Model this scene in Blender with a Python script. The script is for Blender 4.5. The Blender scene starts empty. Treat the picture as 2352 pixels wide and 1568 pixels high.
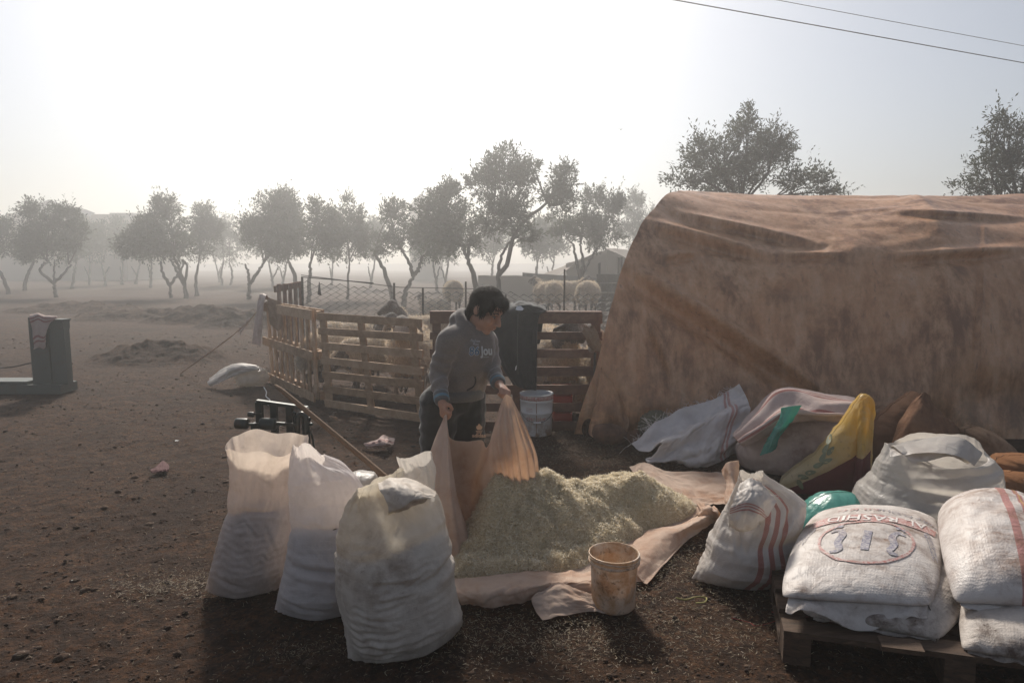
import bpy, bmesh, math, random, time
import numpy as np
from mathutils import Vector, Matrix, Quaternion
from mathutils.bvhtree import BVHTree
T0 = time.time()
R = math.radians
random.seed(7); RNG = np.random.default_rng(7)
SC = bpy.context.scene
COL = SC.collection

# ------------------------------------------------------------------ camera, sky, sun, exposure
EYE = 1.55
FPX = 1568.0                                   # focal length in reading pixels (picture read at 2352 x 1568)
PITCH = math.atan(184 / FPX)
cam = bpy.data.cameras.new('camera'); cam.lens = 24; cam.sensor_width = 36; cam.clip_end = 2000; cam.clip_start = .05
camo = bpy.data.objects.new('camera', cam); COL.objects.link(camo)
camo.location = (0, 0, EYE); camo.rotation_euler = (math.pi / 2 - PITCH, 0, 0)
SC.camera = camo

SUN_EL, SUN_AZ = R(39), R(-10)                  # azimuth from +Y, negative = to the left
world = bpy.data.worlds.new('World'); SC.world = world; world.use_nodes = True
wn = world.node_tree.nodes; wl = world.node_tree.links
bg = wn['Background']
sky = wn.new('ShaderNodeTexSky'); sky.sky_type = 'NISHITA'; sky.sun_disc = False
sky.sun_elevation = SUN_EL; sky.sun_rotation = SUN_AZ
sky.air_density = 1.0; sky.dust_density = 3.0; sky.ozone_density = 3; sky.altitude = 100
hs = wn.new('ShaderNodeHueSaturation'); hs.inputs['Saturation'].default_value = .60      # mist greys the sky
wl.new(sky.outputs[0], hs.inputs['Color']); wl.new(hs.outputs[0], bg.inputs[0]); bg.inputs[1].default_value = .074
sun = bpy.data.lights.new('sun', 'SUN'); sun.energy = 3.8; sun.angle = R(7); sun.color = (1, .93, .83)
suno = bpy.data.objects.new('sun', sun); COL.objects.link(suno)
sdir = Vector((math.sin(SUN_AZ) * math.cos(SUN_EL), math.cos(SUN_AZ) * math.cos(SUN_EL), math.sin(SUN_EL)))
suno.rotation_euler = sdir.to_track_quat('Z', 'Y').to_euler(); suno.location = (0, 0, 30)
SC.view_settings.view_transform = 'Standard'; SC.view_settings.look = 'None'
SC.view_settings.exposure = .30; SC.view_settings.gamma = 1
SC.render.engine = 'CYCLES'
SC.cycles.use_denoising = True
SC.cycles.max_bounces = 6; SC.cycles.diffuse_bounces = 3; SC.cycles.glossy_bounces = 2
SC.cycles.transmission_bounces = 4; SC.cycles.transparent_max_bounces = 6; SC.cycles.volume_bounces = 1
SC.cycles.sample_clamp_indirect = 4

# ------------------------------------------------------------------ pixels to places
_F = np.array((0, math.cos(PITCH), -math.sin(PITCH))); _U = np.array((0, math.sin(PITCH), math.cos(PITCH)))
_R = np.array((1., 0, 0)); CAMP = np.array((0, 0, EYE))
def ray(x, y): return (x - 1176) / FPX * _R + (784 - y) / FPX * _U + _F
def at(x, y, Y):
    r = ray(x, y); return CAMP + r * (Y / r[1])
def gp(x, y, z=0.0):
    r = ray(x, y); return CAMP + r * ((z - EYE) / r[2])
def V(p): return Vector((float(p[0]), float(p[1]), float(p[2])))
def nrm(v):
    v = np.asarray(v, float); return v / (np.linalg.norm(v, axis=-1, keepdims=True) + 1e-12)
def lerp(a, b, t): return a + (b - a) * t
def curve_pts(pts, n):
    """Catmull-Rom through control points, n samples."""
    P = np.asarray(pts, float)
    if len(P) == 2: return P[0] + (P[1] - P[0]) * np.linspace(0, 1, n)[:, None]
    Q = np.vstack([2 * P[0] - P[1], P, 2 * P[-1] - P[-2]])
    t = np.linspace(0, len(P) - 1 - 1e-6, n); i = t.astype(int); f = (t - i)[:, None]
    a, b, c, d = Q[i], Q[i + 1], Q[i + 2], Q[i + 3]
    return .5 * ((2 * b) + (-a + c) * f + (2 * a - 5 * b + 4 * c - d) * f * f + (-a + 3 * b - 3 * c + d) * f ** 3)
def interp(x, xs, ys): return np.interp(x, xs, ys)

# ------------------------------------------------------------------ noise
def _hash(ix, iy, iz, s):
    h = (ix * 374761393 + iy * 668265263 + iz * 2147483647 + s * 1274126177) & 0xffffffff
    h = ((h ^ (h >> 13)) * 1274126177) & 0xffffffff
    h = (h ^ (h >> 16)) & 0xffffffff
    return h / 4294967295.0
def vnoise(x, y, z=0., s=0):
    x, y, z = np.broadcast_arrays(np.asarray(x, float), np.asarray(y, float), np.asarray(z, float))
    ix, iy, iz = np.floor(x).astype(np.int64), np.floor(y).astype(np.int64), np.floor(z).astype(np.int64)
    fx, fy, fz = x - ix, y - iy, z - iz
    fx = fx * fx * (3 - 2 * fx); fy = fy * fy * (3 - 2 * fy); fz = fz * fz * (3 - 2 * fz)
    r = 0
    for dx in (0, 1):
        for dy in (0, 1):
            for dz in (0, 1):
                r = r + _hash(ix + dx, iy + dy, iz + dz, s) * (fx if dx else 1 - fx) * (fy if dy else 1 - fy) * (fz if dz else 1 - fz)
    return r * 2 - 1
def fbm(x, y, z=0., o=4, s=0):
    r, a, f = 0, .5, 1.
    for k in range(o):
        r = r + a * vnoise(np.asarray(x) * f + 7.3 * k, np.asarray(y) * f - 3.1 * k, np.asarray(z) * f, s + k); a *= .5; f *= 2.03
    return r

def ridged(x, y, z=0., o=3, s=0):
    # sharp creases between soft pillows, about -1..1
    r, a, f = 0, .6, 1.
    for k in range(o):
        n = vnoise(np.asarray(x) * f + 5.1 * k, np.asarray(y) * f + 1.7 * k, np.asarray(z) * f, s + 31 + k); r = r + a * (np.abs(n) * 2.4 - .7); a *= .5; f *= 2.1
    return r
# ------------------------------------------------------------------ objects
def obj(name, verts, faces, mat=None, parent=None, smooth=False, uv=None, uv2=None):
    me = bpy.data.meshes.new(name)
    verts = np.asarray(verts, np.float32).reshape(-1, 3)
    if isinstance(faces, np.ndarray) and faces.ndim == 2:
        k = faces.shape[1]; nf = len(faces)
        me.vertices.add(len(verts)); me.vertices.foreach_set('co', verts.ravel())
        me.loops.add(nf * k); me.loops.foreach_set('vertex_index', faces.astype(np.int32).ravel())
        me.polygons.add(nf); me.polygons.foreach_set('loop_start', np.arange(0, nf * k, k, dtype=np.int32))
        me.update(calc_edges=True); me.validate(verbose=False)
    else:
        me.from_pydata(verts.tolist(), [], [list(map(int, f)) for f in faces]); me.update()
    if uv is not None:
        l = me.uv_layers.new(name='UVMap'); idx = np.empty(len(me.loops), np.int32); me.loops.foreach_get('vertex_index', idx)
        l.data.foreach_set('uv', np.asarray(uv, np.float32)[idx].ravel())
    if smooth: me.polygons.foreach_set('use_smooth', np.ones(len(me.polygons), bool))
    if mat: me.materials.append(mat)
    o = bpy.data.objects.new(name, me); COL.objects.link(o)
    if parent: o.parent = parent
    return o
def bm_obj(name, bm, mat=None, parent=None, smooth=False):
    me = bpy.data.meshes.new(name); bm.to_mesh(me); bm.free()
    if smooth: me.polygons.foreach_set('use_smooth', np.ones(len(me.polygons), bool))
    if mat: me.materials.append(mat)
    o = bpy.data.objects.new(name, me); COL.objects.link(o)
    if parent: o.parent = parent
    return o
def empty(name, loc=(0, 0, 0), rz=0.):
    o = bpy.data.objects.new(name, None); COL.objects.link(o); o.location = V(loc); o.rotation_euler = (0, 0, rz)
    o.empty_display_size = .1; return o
def tag(o, label=None, cat=None, group=None, kind=None):
    if label: o['label'] = label
    if cat: o['category'] = cat
    if group: o['group'] = group
    if kind: o['kind'] = kind
    return o
def mod(o, typ, **kw):
    m = o.modifiers.new(typ.lower(), typ)
    for k, v in kw.items(): setattr(m, k, v)
    return m
def grid_faces(nu, nv, wrap=False, off=0):
    i = np.arange(nu if wrap else nu - 1); j = np.arange(nv - 1)
    I, J = np.meshgrid(i, j, indexing='ij'); I = I.ravel(); J = J.ravel(); I2 = (I + 1) % nu
    return np.stack([I * nv + J, I2 * nv + J, I2 * nv + J + 1, I * nv + J + 1], 1) + off
def bake(o):
    """replace an object's mesh by its modified one"""
    dg = bpy.context.evaluated_depsgraph_get(); e = o.evaluated_get(dg)
    me = bpy.data.meshes.new_from_object(e, depsgraph=dg); old = o.data
    o.modifiers.clear(); o.data = me; me.name = o.name; bpy.data.meshes.remove(old); return o

class MB:
    """collects simple shapes into one mesh"""
    def __init__(s): s.v = []; s.f = []; s.n = 0
    def add(s, v, f):
        s.v.append(np.asarray(v, float).reshape(-1, 3)); s.f += [[int(i) + s.n for i in q] for q in f]; s.n += len(s.v[-1]); return s
    def box(s, c, size, M=None, jit=0.):
        a = np.array([(x, y, z) for x in (-.5, .5) for y in (-.5, .5) for z in (-.5, .5)]) * np.asarray(size, float)
        if jit: a = a + RNG.normal(0, jit, a.shape)
        if M is not None: a = a @ np.asarray(M, float)[:3, :3].T
        return s.add(a + np.asarray(c, float), [(0, 1, 3, 2), (4, 6, 7, 5), (0, 4, 5, 1), (2, 3, 7, 6), (0, 2, 6, 4), (1, 5, 7, 3)])
    def bar(s, a, b, w, h, up=(0, 0, 1), jit=0.):
        """a beam from a to b; h measured along up"""
        a, b = np.asarray(a, float), np.asarray(b, float); d = b - a; L = np.linalg.norm(d); d = d / L
        up = np.asarray(up, float); side = nrm(np.cross(d, up)); up = np.cross(side, d)
        M = np.stack([d, side, up], 1); return s.box((a + b) / 2, (L, w, h), M, jit)
    def tube(s, pts, r, n=8, cap=True):
        P = np.asarray(pts, float); m = len(P); r = np.broadcast_to(np.asarray(r, float), (m,))
        t = nrm(np.gradient(P, axis=0)); ref = np.array((0, 0, 1.)) if abs(t[0][2]) < .9 else np.array((1., 0, 0))
        u = nrm(np.cross(t[0], ref)); V_ = []
        for i in range(m):
            u = nrm(u - t[i] * np.dot(u, t[i])); w = np.cross(t[i], u)
            a = np.linspace(0, 2 * np.pi, n, endpoint=False)[:, None]
            V_.append(P[i] + r[i] * (np.cos(a) * u + np.sin(a) * w))
        f = [(i * n + k, i * n + (k + 1) % n, (i + 1) * n + (k + 1) % n, (i + 1) * n + k) for i in range(m - 1) for k in range(n)]
        if cap: f += [tuple(range(n))[::-1], tuple((m - 1) * n + k for k in range(n))]
        return s.add(np.vstack(V_), f)
    def lathe(s, prof, c=(0, 0, 0), n=32, M=None):
        a = np.linspace(0, 2 * np.pi, n, endpoint=False); V_ = []
        for r, z in prof: V_.append(np.stack([r * np.cos(a), r * np.sin(a), np.full(n, z)], 1))
        V_ = np.vstack(V_); m = len(prof)
        if M is not None: V_ = V_ @ np.asarray(M, float)[:3, :3].T
        f = [(i * n + k, i * n + (k + 1) % n, (i + 1) * n + (k + 1) % n, (i + 1) * n + k) for i in range(m - 1) for k in range(n)]
        return s.add(V_ + np.asarray(c, float), f)
    def ell(s, c, r, M=None, nu=16, nv=10):
        c = np.asarray(c, float); r = np.broadcast_to(np.asarray(r, float), (3,)); V_ = [(0, 0, -1)]
        for i in range(1, nv):
            p = -math.pi / 2 + math.pi * i / nv
            for k in range(nu):
                a = 2 * math.pi * k / nu; V_.append((math.cos(p) * math.cos(a), math.cos(p) * math.sin(a), math.sin(p)))
        V_.append((0, 0, 1)); V_ = np.array(V_) * r
        if M is not None: V_ = V_ @ np.asarray(M, float)[:3, :3].T
        f = [(0, 1 + (k + 1) % nu, 1 + k) for k in range(nu)]
        for i in range(nv - 2):
            b = 1 + i * nu; f += [(b + k, b + (k + 1) % nu, b + nu + (k + 1) % nu, b + nu + k) for k in range(nu)]
        l = 1 + (nv - 1) * nu; b = l - nu; f += [(b + k, b + (k + 1) % nu, l) for k in range(nu)]
        return s.add(V_ + c, f)
    def cone(s, a, b, ra, rb, n=14, rings=6):
        """round-ended tapered limb"""
        a, b = np.asarray(a, float), np.asarray(b, float); d = b - a; L = np.linalg.norm(d) + 1e-9; d = d / L
        ts = []; rs = []
        for k in range(5):
            q = math.pi / 2 * (k / 5); ts.append(-ra * math.cos(q) / L); rs.append(ra * math.sin(q))
        for k in range(rings + 1): ts.append(k / rings); rs.append(lerp(ra, rb, k / rings))
        for k in range(1, 6):
            q = math.pi / 2 * (k / 5); ts.append(1 + rb * math.sin(q) / L); rs.append(rb * math.cos(q))
        rs = [max(r, .0004) for r in rs]
        return s.tube([a + d * L * t for t in ts], rs, n)
    def build(s, name, mat=None, parent=None, smooth=False):
        return obj(name, np.vstack(s.v), s.f, mat, parent, smooth)

# ------------------------------------------------------------------ materials
class NT:
    def __init__(s, name):
        s.m = bpy.data.materials.new(name); s.m.use_nodes = True; s.t = s.m.node_tree
        s.t.nodes.clear(); s.out = s.t.nodes.new('ShaderNodeOutputMaterial')
    def n(s, typ, ins=None, out=0, **props):
        nd = s.t.nodes.new('ShaderNode' + typ)
        for k, v in props.items(): setattr(nd, k, v)
        for k, v in (ins or {}).items():
            sock = nd.inputs[k]
            if isinstance(v, bpy.types.NodeSocket): s.t.links.new(v, sock)
            else: sock.default_value = v
        return nd.outputs[out] if out is not None else nd
    def co(s, w='Object'): return s.n('TexCoord', out=w)
    def map(s, vec, scale=(1, 1, 1), loc=(0, 0, 0), rot=(0, 0, 0)):
        return s.n('Mapping', {'Vector': vec, 'Scale': scale, 'Location': loc, 'Rotation': rot})
    def noise(s, vec, scale, detail=4, rough=.55, dist=0., out=0):
        return s.n('TexNoise', {'Vector': vec, 'Scale': scale, 'Detail': detail, 'Roughness': rough, 'Distortion': dist}, out=out)
    def ramp(s, fac, *stops, interp='LINEAR'):
        nd = s.n('ValToRGB', {'Fac': fac}, out=None); cr = nd.color_ramp; cr.interpolation = interp
        while len(cr.elements) < len(stops): cr.elements.new(.5)
        for e, (p, c) in zip(cr.elements, stops):
            e.position = p; e.color = (c, c, c, 1) if isinstance(c, (int, float)) else (*c, 1)
        return nd.outputs[0]
    def mix(s, f, a, b, mode='MIX'):
        nd = s.n('Mix', out=None, data_type='RGBA', blend_type=mode)
        for sock, v in ((nd.inputs[0], f), (nd.inputs[6], a), (nd.inputs[7], b)):
            if isinstance(v, bpy.types.NodeSocket): s.t.links.new(v, sock)
            else: sock.default_value = (*v, 1) if isinstance(v, (tuple, list)) and len(v) == 3 else v
        return nd.outputs[2]
    def math(s, op, a, b=0., c=0.): return s.n('Math', {0: a, 1: b, 2: c}, operation=op)
    def bump(s, h, strength=.5, dist=.01, normal=None):
        d = {'Height': h, 'Strength': strength, 'Distance': dist}
        if normal is not None: d['Normal'] = normal
        return s.n('Bump', d)
    def bsdf(s, col, rough=.8, normal=None, **kw):
        d = {'Base Color': col if isinstance(col, bpy.types.NodeSocket) else (*col, 1), 'Roughness': rough}
        if normal is not None: d['Normal'] = normal
        d.update(kw); return s.n('BsdfPrincipled', d)
    def end(s, sh): s.t.links.new(sh, s.out.inputs[0]); return s.m
    def thin(s, sh, col, amt, normal=None):
        d = {'Color': col if isinstance(col, bpy.types.NodeSocket) else (*col, 1)}
        if normal is not None: d['Normal'] = normal
        t = s.n('BsdfTranslucent', d); return s.n('MixShader', {0: amt, 1: sh, 2: t})
def plain(name, col, rough=.8, **kw):
    t = NT(name); return t.end(t.bsdf(col, rough, **kw))
# ================================================================== the setting
def ground_mat():
    t = NT('dirt'); P = t.co('Object')
    big = t.noise(P, .55, 5, .6); mid = t.noise(P, 4.5, 6, .65); fine = t.noise(P, 42, 6, .7)
    c = t.ramp(mid, (.3, (.046, .018, .0065)), (.5, (.104, .045, .018)), (.72, (.158, .075, .034)))
    c = t.mix(t.ramp(big, (.35, .0), (.7, .55)), c, (.110, .054, .026))
    c = t.mix(t.ramp(fine, (.42, .7), (.58, 0.)), c, (.028, .015, .009)); c = t.mix(t.ramp(t.noise(P, 16, 5, .7), (.40, .75), (.54, 0.)), c, (.03, .016, .010))
    damp = t.ramp(t.noise(P, .8, 7, .7, .6), (.50, 0.), (.60, .6)); c = t.mix(damp, c, (.030, .0125, .0055))
    chaff = t.ramp(t.noise(P, 170, 2, .5), (.72, 0.), (.76, .45))
    c = t.mix(t.math('MULTIPLY', chaff, t.ramp(mid, (.45, 0.), (.6, 1.))), c, (.32, .25, .17))
    h = t.math('ADD', t.math('MULTIPLY', t.noise(P, 9, 8, .72), 1.), t.math('MULTIPLY', t.noise(P, 55, 6, .7), .35))
    nb = t.bump(h, 1., .09)
    return t.end(t.bsdf(c, .93, nb, **{'Specular IOR Level': .25}))
DIRT = ground_mat()
def ground_h(x, y):
    r = np.hypot(x, y)
    h = .020 * fbm(x * 2.2, y * 2.2, 0, 4, 3) + .012 * fbm(x * 9, y * 9, 0, 3, 9)
    cl = np.clip(vnoise(x * 17 + .8 * vnoise(x * 9, y * 9, 0, 3), y * 17, 0, 12) - .15, 0, 1) * np.clip(fbm(x * 1.7, y * 1.7, 0, 2, 14) + .55, 0, 1); h = h + .030 * cl * np.clip(1.2 - r / 22, 0, 1) + .012 * np.clip(vnoise(x * 38, y * 38, 0, 15) - .1, 0, 1)
    far = np.clip((r - 10) / 25, 0, 1)
    return h - .020 + far * (.25 * fbm(x * .12, y * .12, 0, 3, 5)) * np.clip((y - 14) / 8, 0, 1)
def build_ground():
    ys = np.concatenate([np.linspace(-6, 1.7, 10), np.geomspace(1.72, 16, 300), np.geomspace(16.2, 60, 70), np.geomspace(62, 420, 24)])
    us = np.linspace(-1, 1, 431); us = us * (.42 + .58 * us ** 4)
    w = np.maximum(ys, 1.7) * 2.2 + 5
    X = us[None, :] * w[:, None]; Y = np.repeat(ys[:, None], len(us), 1)
    Z = ground_h(X, Y)
    v = np.stack([X, Y, Z], -1).reshape(-1, 3)
    o = obj('ground', v, grid_faces(len(ys), len(us)), DIRT, smooth=True)
    tag(o, 'bare reddish brown dirt ground of the farmyard', 'ground', kind='structure')
build_ground()

def mound(name, cx, cy, rx, ry, h, seed, label, rough=.35):
    n = 90; u = np.linspace(-1.25, 1.25, n); A, B = np.meshgrid(u, u, indexing='ij')
    r = np.sqrt(A ** 2 + B ** 2); env = np.clip(1 - r ** 2, 0, 1) ** 1.2
    X = cx + A * rx; Y = cy + B * ry
    nz = fbm(X * 2.2, Y * 2.2, 0, 5, seed)
    Z = h * env * (1 + rough * 1.8 * nz) + .09 * fbm(X * 6, Y * 6, 0, 4, seed + 4) * np.clip(env * 4, 0, 1) - .14 * np.clip(r - .97, 0, 1)
    o = obj(name, np.stack([X, Y, Z + ground_h(X, Y) * 0], -1).reshape(-1, 3), grid_faces(n, n), DIRT, smooth=True)
    tag(o, label, 'mound', kind='structure'); return o
m0 = gp(370, 822); mound('dirt_mound', m0[0], m0[1], 1.15, .8, .24, 21, 'low heap of dark earth in the middle of the yard')
for k, (x, y, rx, ry, h, lb) in enumerate([(455, 742, 1.8, 1.1, .62, 'rounded earth bank below the olive trees'), (300, 735, 2.3, 1.2, .34, 'long low earth bank beside the rounded bank'),
                                           (150, 720, 2.6, 1.4, .42, 'dark earth bank behind the green weighing column'), (560, 752, 1.4, .9, .5, 'earth bank beside the cloth hung on the pallet')]):
    g = gp(x, y); mound('earth_bank', g[0], g[1] + ry * .6, rx, ry, h * .62, 31 + k, lb)

# ------------------------------------------------------------------ olive trees
def leaf_mat():
    t = NT('olive_leaf'); P = t.co('Object')
    c = t.ramp(t.noise(P, 1.3, 3, .6), (.3, (.030, .037, .022)), (.7, (.062, .070, .046)))
    return t.end(t.thin(t.bsdf(c, .6), (.06, .075, .03), .25))
LEAF = leaf_mat()
def bark_mat():
    t = NT('olive_bark'); P = t.co('Object')
    c = t.ramp(t.noise(t.map(P, (6, 6, 1.5)), 2., 5, .7), (.35, (.028, .023, .019)), (.7, (.085, .068, .055)))
    return t.end(t.bsdf(c, .95, t.bump(t.noise(t.map(P, (8, 8, 2)), 3, 5, .7), .8, .05)))
BARK = bark_mat()
def leaf_cloud(blobs, nper, leaf, rng, up=.45):
    """sprays of narrow leaves in uneven clumps inside ellipsoid blobs: arrays of quads"""
    O, D, LL = [], [], []
    for c, r in blobs:
        n = max(14, int(nper * r[0] * r[2])); m = 9; cd = nrm(rng.normal(size=(m, 3)) + np.array((0, 0, .25))); cc = c + cd * r * rng.uniform(.3, .85, (m, 1)); cr = r * rng.uniform(.28, .52, (m, 1))
        k = rng.integers(0, m, n); d = nrm(rng.normal(size=(n, 3))); o = cc[k] + d * cr[k] * rng.random((n, 1)) ** .4
        core = rng.random(n) < .22; o[core] = c + d[core] * r * .6 * rng.random((core.sum(), 1)) ** .5
        t = nrm(nrm(o - c) * .9 + np.array((0, 0, up)) + rng.normal(0, .45, (n, 3))); L = rng.uniform(.2, .45, n) * (.6 + .4 * min(1, r[0]))
        sh = (rng.random(n) < .07) & (o[:, 2] > c[2]); t[sh] = nrm(np.array((0, 0, 1.)) + rng.normal(0, .35, (sh.sum(), 3))); L[sh] *= 1.9
        O.append(o); D.append(t); LL.append(L)
    o, t, L = np.concatenate(O), np.concatenate(D), np.concatenate(LL); n = len(o); VV = []
    for j in range(10):
        p = o + t * (L * (j + .5) / 10)[:, None] + rng.normal(0, .018, (n, 3)); a = nrm(t * .8 + rng.normal(0, .55, (n, 3))); sd = nrm(np.cross(a, rng.normal(size=(n, 3)))); ll = leaf * rng.uniform(.6, 1.3, n)[:, None]; w = ll * .17
        VV.append(np.stack([p, p + a * ll * .5 + sd * w, p + a * ll, p + a * ll * .5 - sd * w], 1))
    v = np.concatenate(VV).reshape(-1, 3)
    return v, np.arange(len(v)).reshape(-1, 4)
def tree(label, Y, trunks, blobs, nper=620, leaf=.12, seed=0, r0=.1, group='olive trees in the grove'):
    """trunks: polylines in pixels with start radius factor; blobs: ellipses in pixels; the crown gets its own depth"""
    rng = np.random.default_rng(100 + seed); s = Y / FPX
    base = at(*trunks[0][0][0], Y); base[2] = min(base[2], 0) if base[2] < .3 else 0
    root = empty('olive_tree', (base[0], Y, 0)); off = np.array((base[0], Y, 0))
    tag(root, label, 'tree', group)
    mb = MB(); 
    for k, (pl, rf) in enumerate(trunks):
        P = np.array([at(x, y, Y) for x, y in pl]); 
        if k == 0: P[0][2] = -.1
        dep = rng.uniform(-.5, .5) * (k > 0)
        P[:, 1] += np.linspace(0, 1, len(P)) * dep
        C = curve_pts(P, 14); C[1:-1] += rng.normal(0, .015, C[1:-1].shape)
        rr = r0 * rf * np.linspace(1, .5, 14)
        if k == 0: rr[0] *= 1.55; rr[1] *= 1.2
        mb.tube(C - off, rr, 7)
    B = []
    for cx, cy, rx, ry in blobs:
        c = at(cx, cy, Y); c[1] += rng.uniform(-.35, .35) * rx * s
        B.append((c, np.array((rx * s, (rx + ry) / 2 * s * .9, ry * s))))
    # limbs reaching into the crown
    top = np.array([at(*pl[-1], Y) for pl, _ in trunks])
    for c, r in B:
        a = top[np.argmin(np.linalg.norm(top - c, axis=1))]; b = c + np.array((0, 0, r[2] * .35))
        m = (a + b) / 2 + rng.normal(0, .12, 3); C = curve_pts([a, m, b], 9)
        mb.tube(C - off, r0 * np.linspace(.34, .08, 9), 5)
        for q in range(3):
            e = c + nrm(rng.normal(size=3) + (0, 0, .6)) * r * .8
            mb.tube(curve_pts([m, (m + e) / 2 + rng.normal(0, .1, 3), e], 6) - off, r0 * np.linspace(.2, .05, 6), 4)
    mb.build('trunk', BARK, root, True)
    v, f = leaf_cloud(B, nper, leaf, rng)
    obj('crown', v - off, f, LEAF, root)
    return root
T = tree
T('olive tree cut by the left edge, trunk leaning left', 31, [([(22, 668), (8, 640), (-8, 612)], 1.)], [(2, 560, 38, 46), (-10, 522, 30, 26)], seed=1)
T('bushy olive tree with a goblet shaped fork, second from the left edge', 29, [([(129, 676), (123, 650)], 1.), ([(123, 650), (98, 622), (112, 602)], .7), ([(123, 650), (140, 632), (158, 607)], .7), ([(124, 648), (116, 620), (108, 600)], .5)],
  [(120, 540, 66, 52), (95, 492, 34, 28), (150, 508, 34, 34), (66, 560, 28, 34), (112, 575, 58, 24), (172, 545, 24, 36)], seed=2)
T('slim olive tree leaning right behind the goblet shaped one', 34, [([(54, 666), (62, 635), (76, 605)], 1.)], [(78, 575, 32, 30), (52, 585, 28, 22)], seed=3)
T('olive tree with a tall bushy crown and three forked stems', 27.5, [([(428, 688), (424, 655)], 1.2), ([(424, 655), (400, 620), (380, 595)], .75), ([(424, 655), (412, 612), (402, 588)], .75), ([(425, 652), (436, 615), (430, 596)], .6)],
  [(378, 512, 44, 44), (330, 560, 52, 42), (302, 566, 32, 30), (402, 560, 48, 42), (382, 474, 28, 22), (345, 525, 34, 30)], seed=4)
T('thin forked olive trunk just left of the three stemmed tree', 29.5, [([(392, 676), (390, 655)], .9), ([(390, 655), (372, 628), (364, 600)], .8), ([(390, 655), (405, 630), (414, 604)], .7)], [(362, 580, 34, 24), (412, 582, 26, 22)], seed=5)
T('olive tree with a narrow upright crown beside the tall bushy one', 32, [([(452, 672), (450, 640), (456, 606)], .9)], [(468, 498, 28, 32), (470, 556, 42, 46), (480, 525, 30, 28)], seed=6)
T('pale olive tree seen through mist between two darker crowns', 43, [([(512, 655), (508, 630), (514, 600)], .9), ([(530, 655), (534, 630), (528, 602)], .8)], [(528, 520, 34, 30), (530, 565, 40, 42)], seed=7, nper=420)
T('dark round olive tree left of the wire fence, forked low', 27, [([(571, 688), (573, 655)], 1.1), ([(573, 655), (572, 630), (566, 606)], .7), ([(574, 652), (592, 625), (606, 604)], .8)],
  [(638, 478, 46, 44), (598, 540, 42, 56), (655, 552, 52, 52), (618, 500, 40, 40), (660, 500, 34, 40)], seed=8)
T('leaning olive tree at the corner of the wire fence', 28, [([(686, 664), (676, 632), (662, 600)], 1.1)], [(690, 556, 30, 44), (678, 520, 26, 34)], seed=9)
T('olive tree with a straight trunk behind the left end of the wire fence', 25, [([(709, 690), (711, 640), (714, 602)], .9)], [(738, 498, 36, 42), (728, 560, 38, 38), (760, 530, 36, 44)], seed=10)
T('wide olive crown behind the fence, right of the straight trunk', 27, [([(798, 690), (800, 640), (802, 600)], .6)], [(802, 508, 46, 46), (800, 566, 58, 34), (842, 548, 28, 40)], seed=11)
T('olive tree whose trunk leans left behind the fence post', 24, [([(908, 702), (893, 650), (878, 612), (860, 580)], 1.)], [(904, 508, 34, 40), (894, 560, 36, 28), (912, 480, 22, 20)], seed=12)
T('olive tree with a wide V of two curved limbs behind the fence', 23, [([(924, 706), (934, 665), (949, 634)], 1.), ([(949, 634), (942, 606), (924, 574)], .75), ([(949, 634), (964, 615), (972, 588)], .75)], [(986, 558, 44, 38), (950, 548, 30, 30)], seed=13)
T('olive tree leaning left just left of the boy', 21, [([(1100, 712), (1090, 640), (1072, 590)], 1.1), ([(1072, 592), (1060, 564), (1037, 553)], .6), ([(1073, 594), (1078, 560), (1080, 540)], .7)],
  [(1032, 470, 42, 40), (986, 488, 40, 38), (1050, 520, 48, 48), (1000, 524, 46, 38), (1020, 440, 24, 20), (1060, 560, 40, 26)], seed=14)
T('tallest olive tree of the row, standing above the boy', 20, [([(1150, 714), (1144, 630)], 1.1), ([(1144, 632), (1164, 606), (1181, 543), (1203, 512), (1256, 466)], .8), ([(1144, 632), (1150, 596), (1166, 560)], .6), ([(1181, 545), (1172, 500), (1160, 470)], .5)],
  [(1150, 405, 56, 40), (1165, 366, 38, 26), (1108, 430, 36, 36), (1204, 420, 34, 36), (1130, 500, 52, 50), (1172, 480, 44, 50), (1206, 544, 38, 24), (1222, 388, 20, 18),
   (1296, 420, 32, 30), (1288, 470, 36, 42), (1300, 396, 18, 16), (1262, 458, 24, 20)], seed=15)
T('olive tree with three stems in front of the canvas tent', 24, [([(1337, 690), (1333, 640)], 1.1), ([(1333, 642), (1324, 600), (1318, 562)], .7), ([(1334, 640), (1340, 600), (1334, 560)], .7), ([(1334, 640), (1352, 606), (1376, 568)], .7)],
  [(1392, 478, 36, 44), (1392, 530, 42, 40), (1340, 530, 46, 38), (1362, 462, 26, 26), (1300, 536, 36, 30)], seed=16)
T('bluish far olive tree beside the arched tent', 38, [([(1462, 660), (1460, 620), (1458, 580)], .9)], [(1460, 478, 32, 40), (1454, 540, 38, 40), (1484, 500, 22, 34)], seed=17, nper=480)
T('large olive tree rising behind the arched tent', 15.5, [([(1705, 740), (1700, 600), (1705, 470)], 1.2)],
  [(1712, 318, 44, 48), (1642, 380, 76, 52), (1760, 380, 78, 54), (1852, 424, 66, 34), (1566, 428, 42, 26), (1700, 420, 90, 46), (1780, 318, 26, 30), (1610, 345, 30, 24), (1718, 275, 14, 22), (1920, 446, 30, 14)], seed=18, nper=900, leaf=.085)
T('dark olive tree at the right edge behind the arched tent', 13, [([(2360, 760), (2350, 600), (2340, 470)], 1.2)],
  [(2312, 325, 40, 52), (2270, 398, 58, 42), (2222, 432, 38, 18), (2345, 395, 60, 60), (2298, 282, 22, 26), (2380, 330, 50, 50)], seed=19, nper=1000, leaf=.075)
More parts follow.
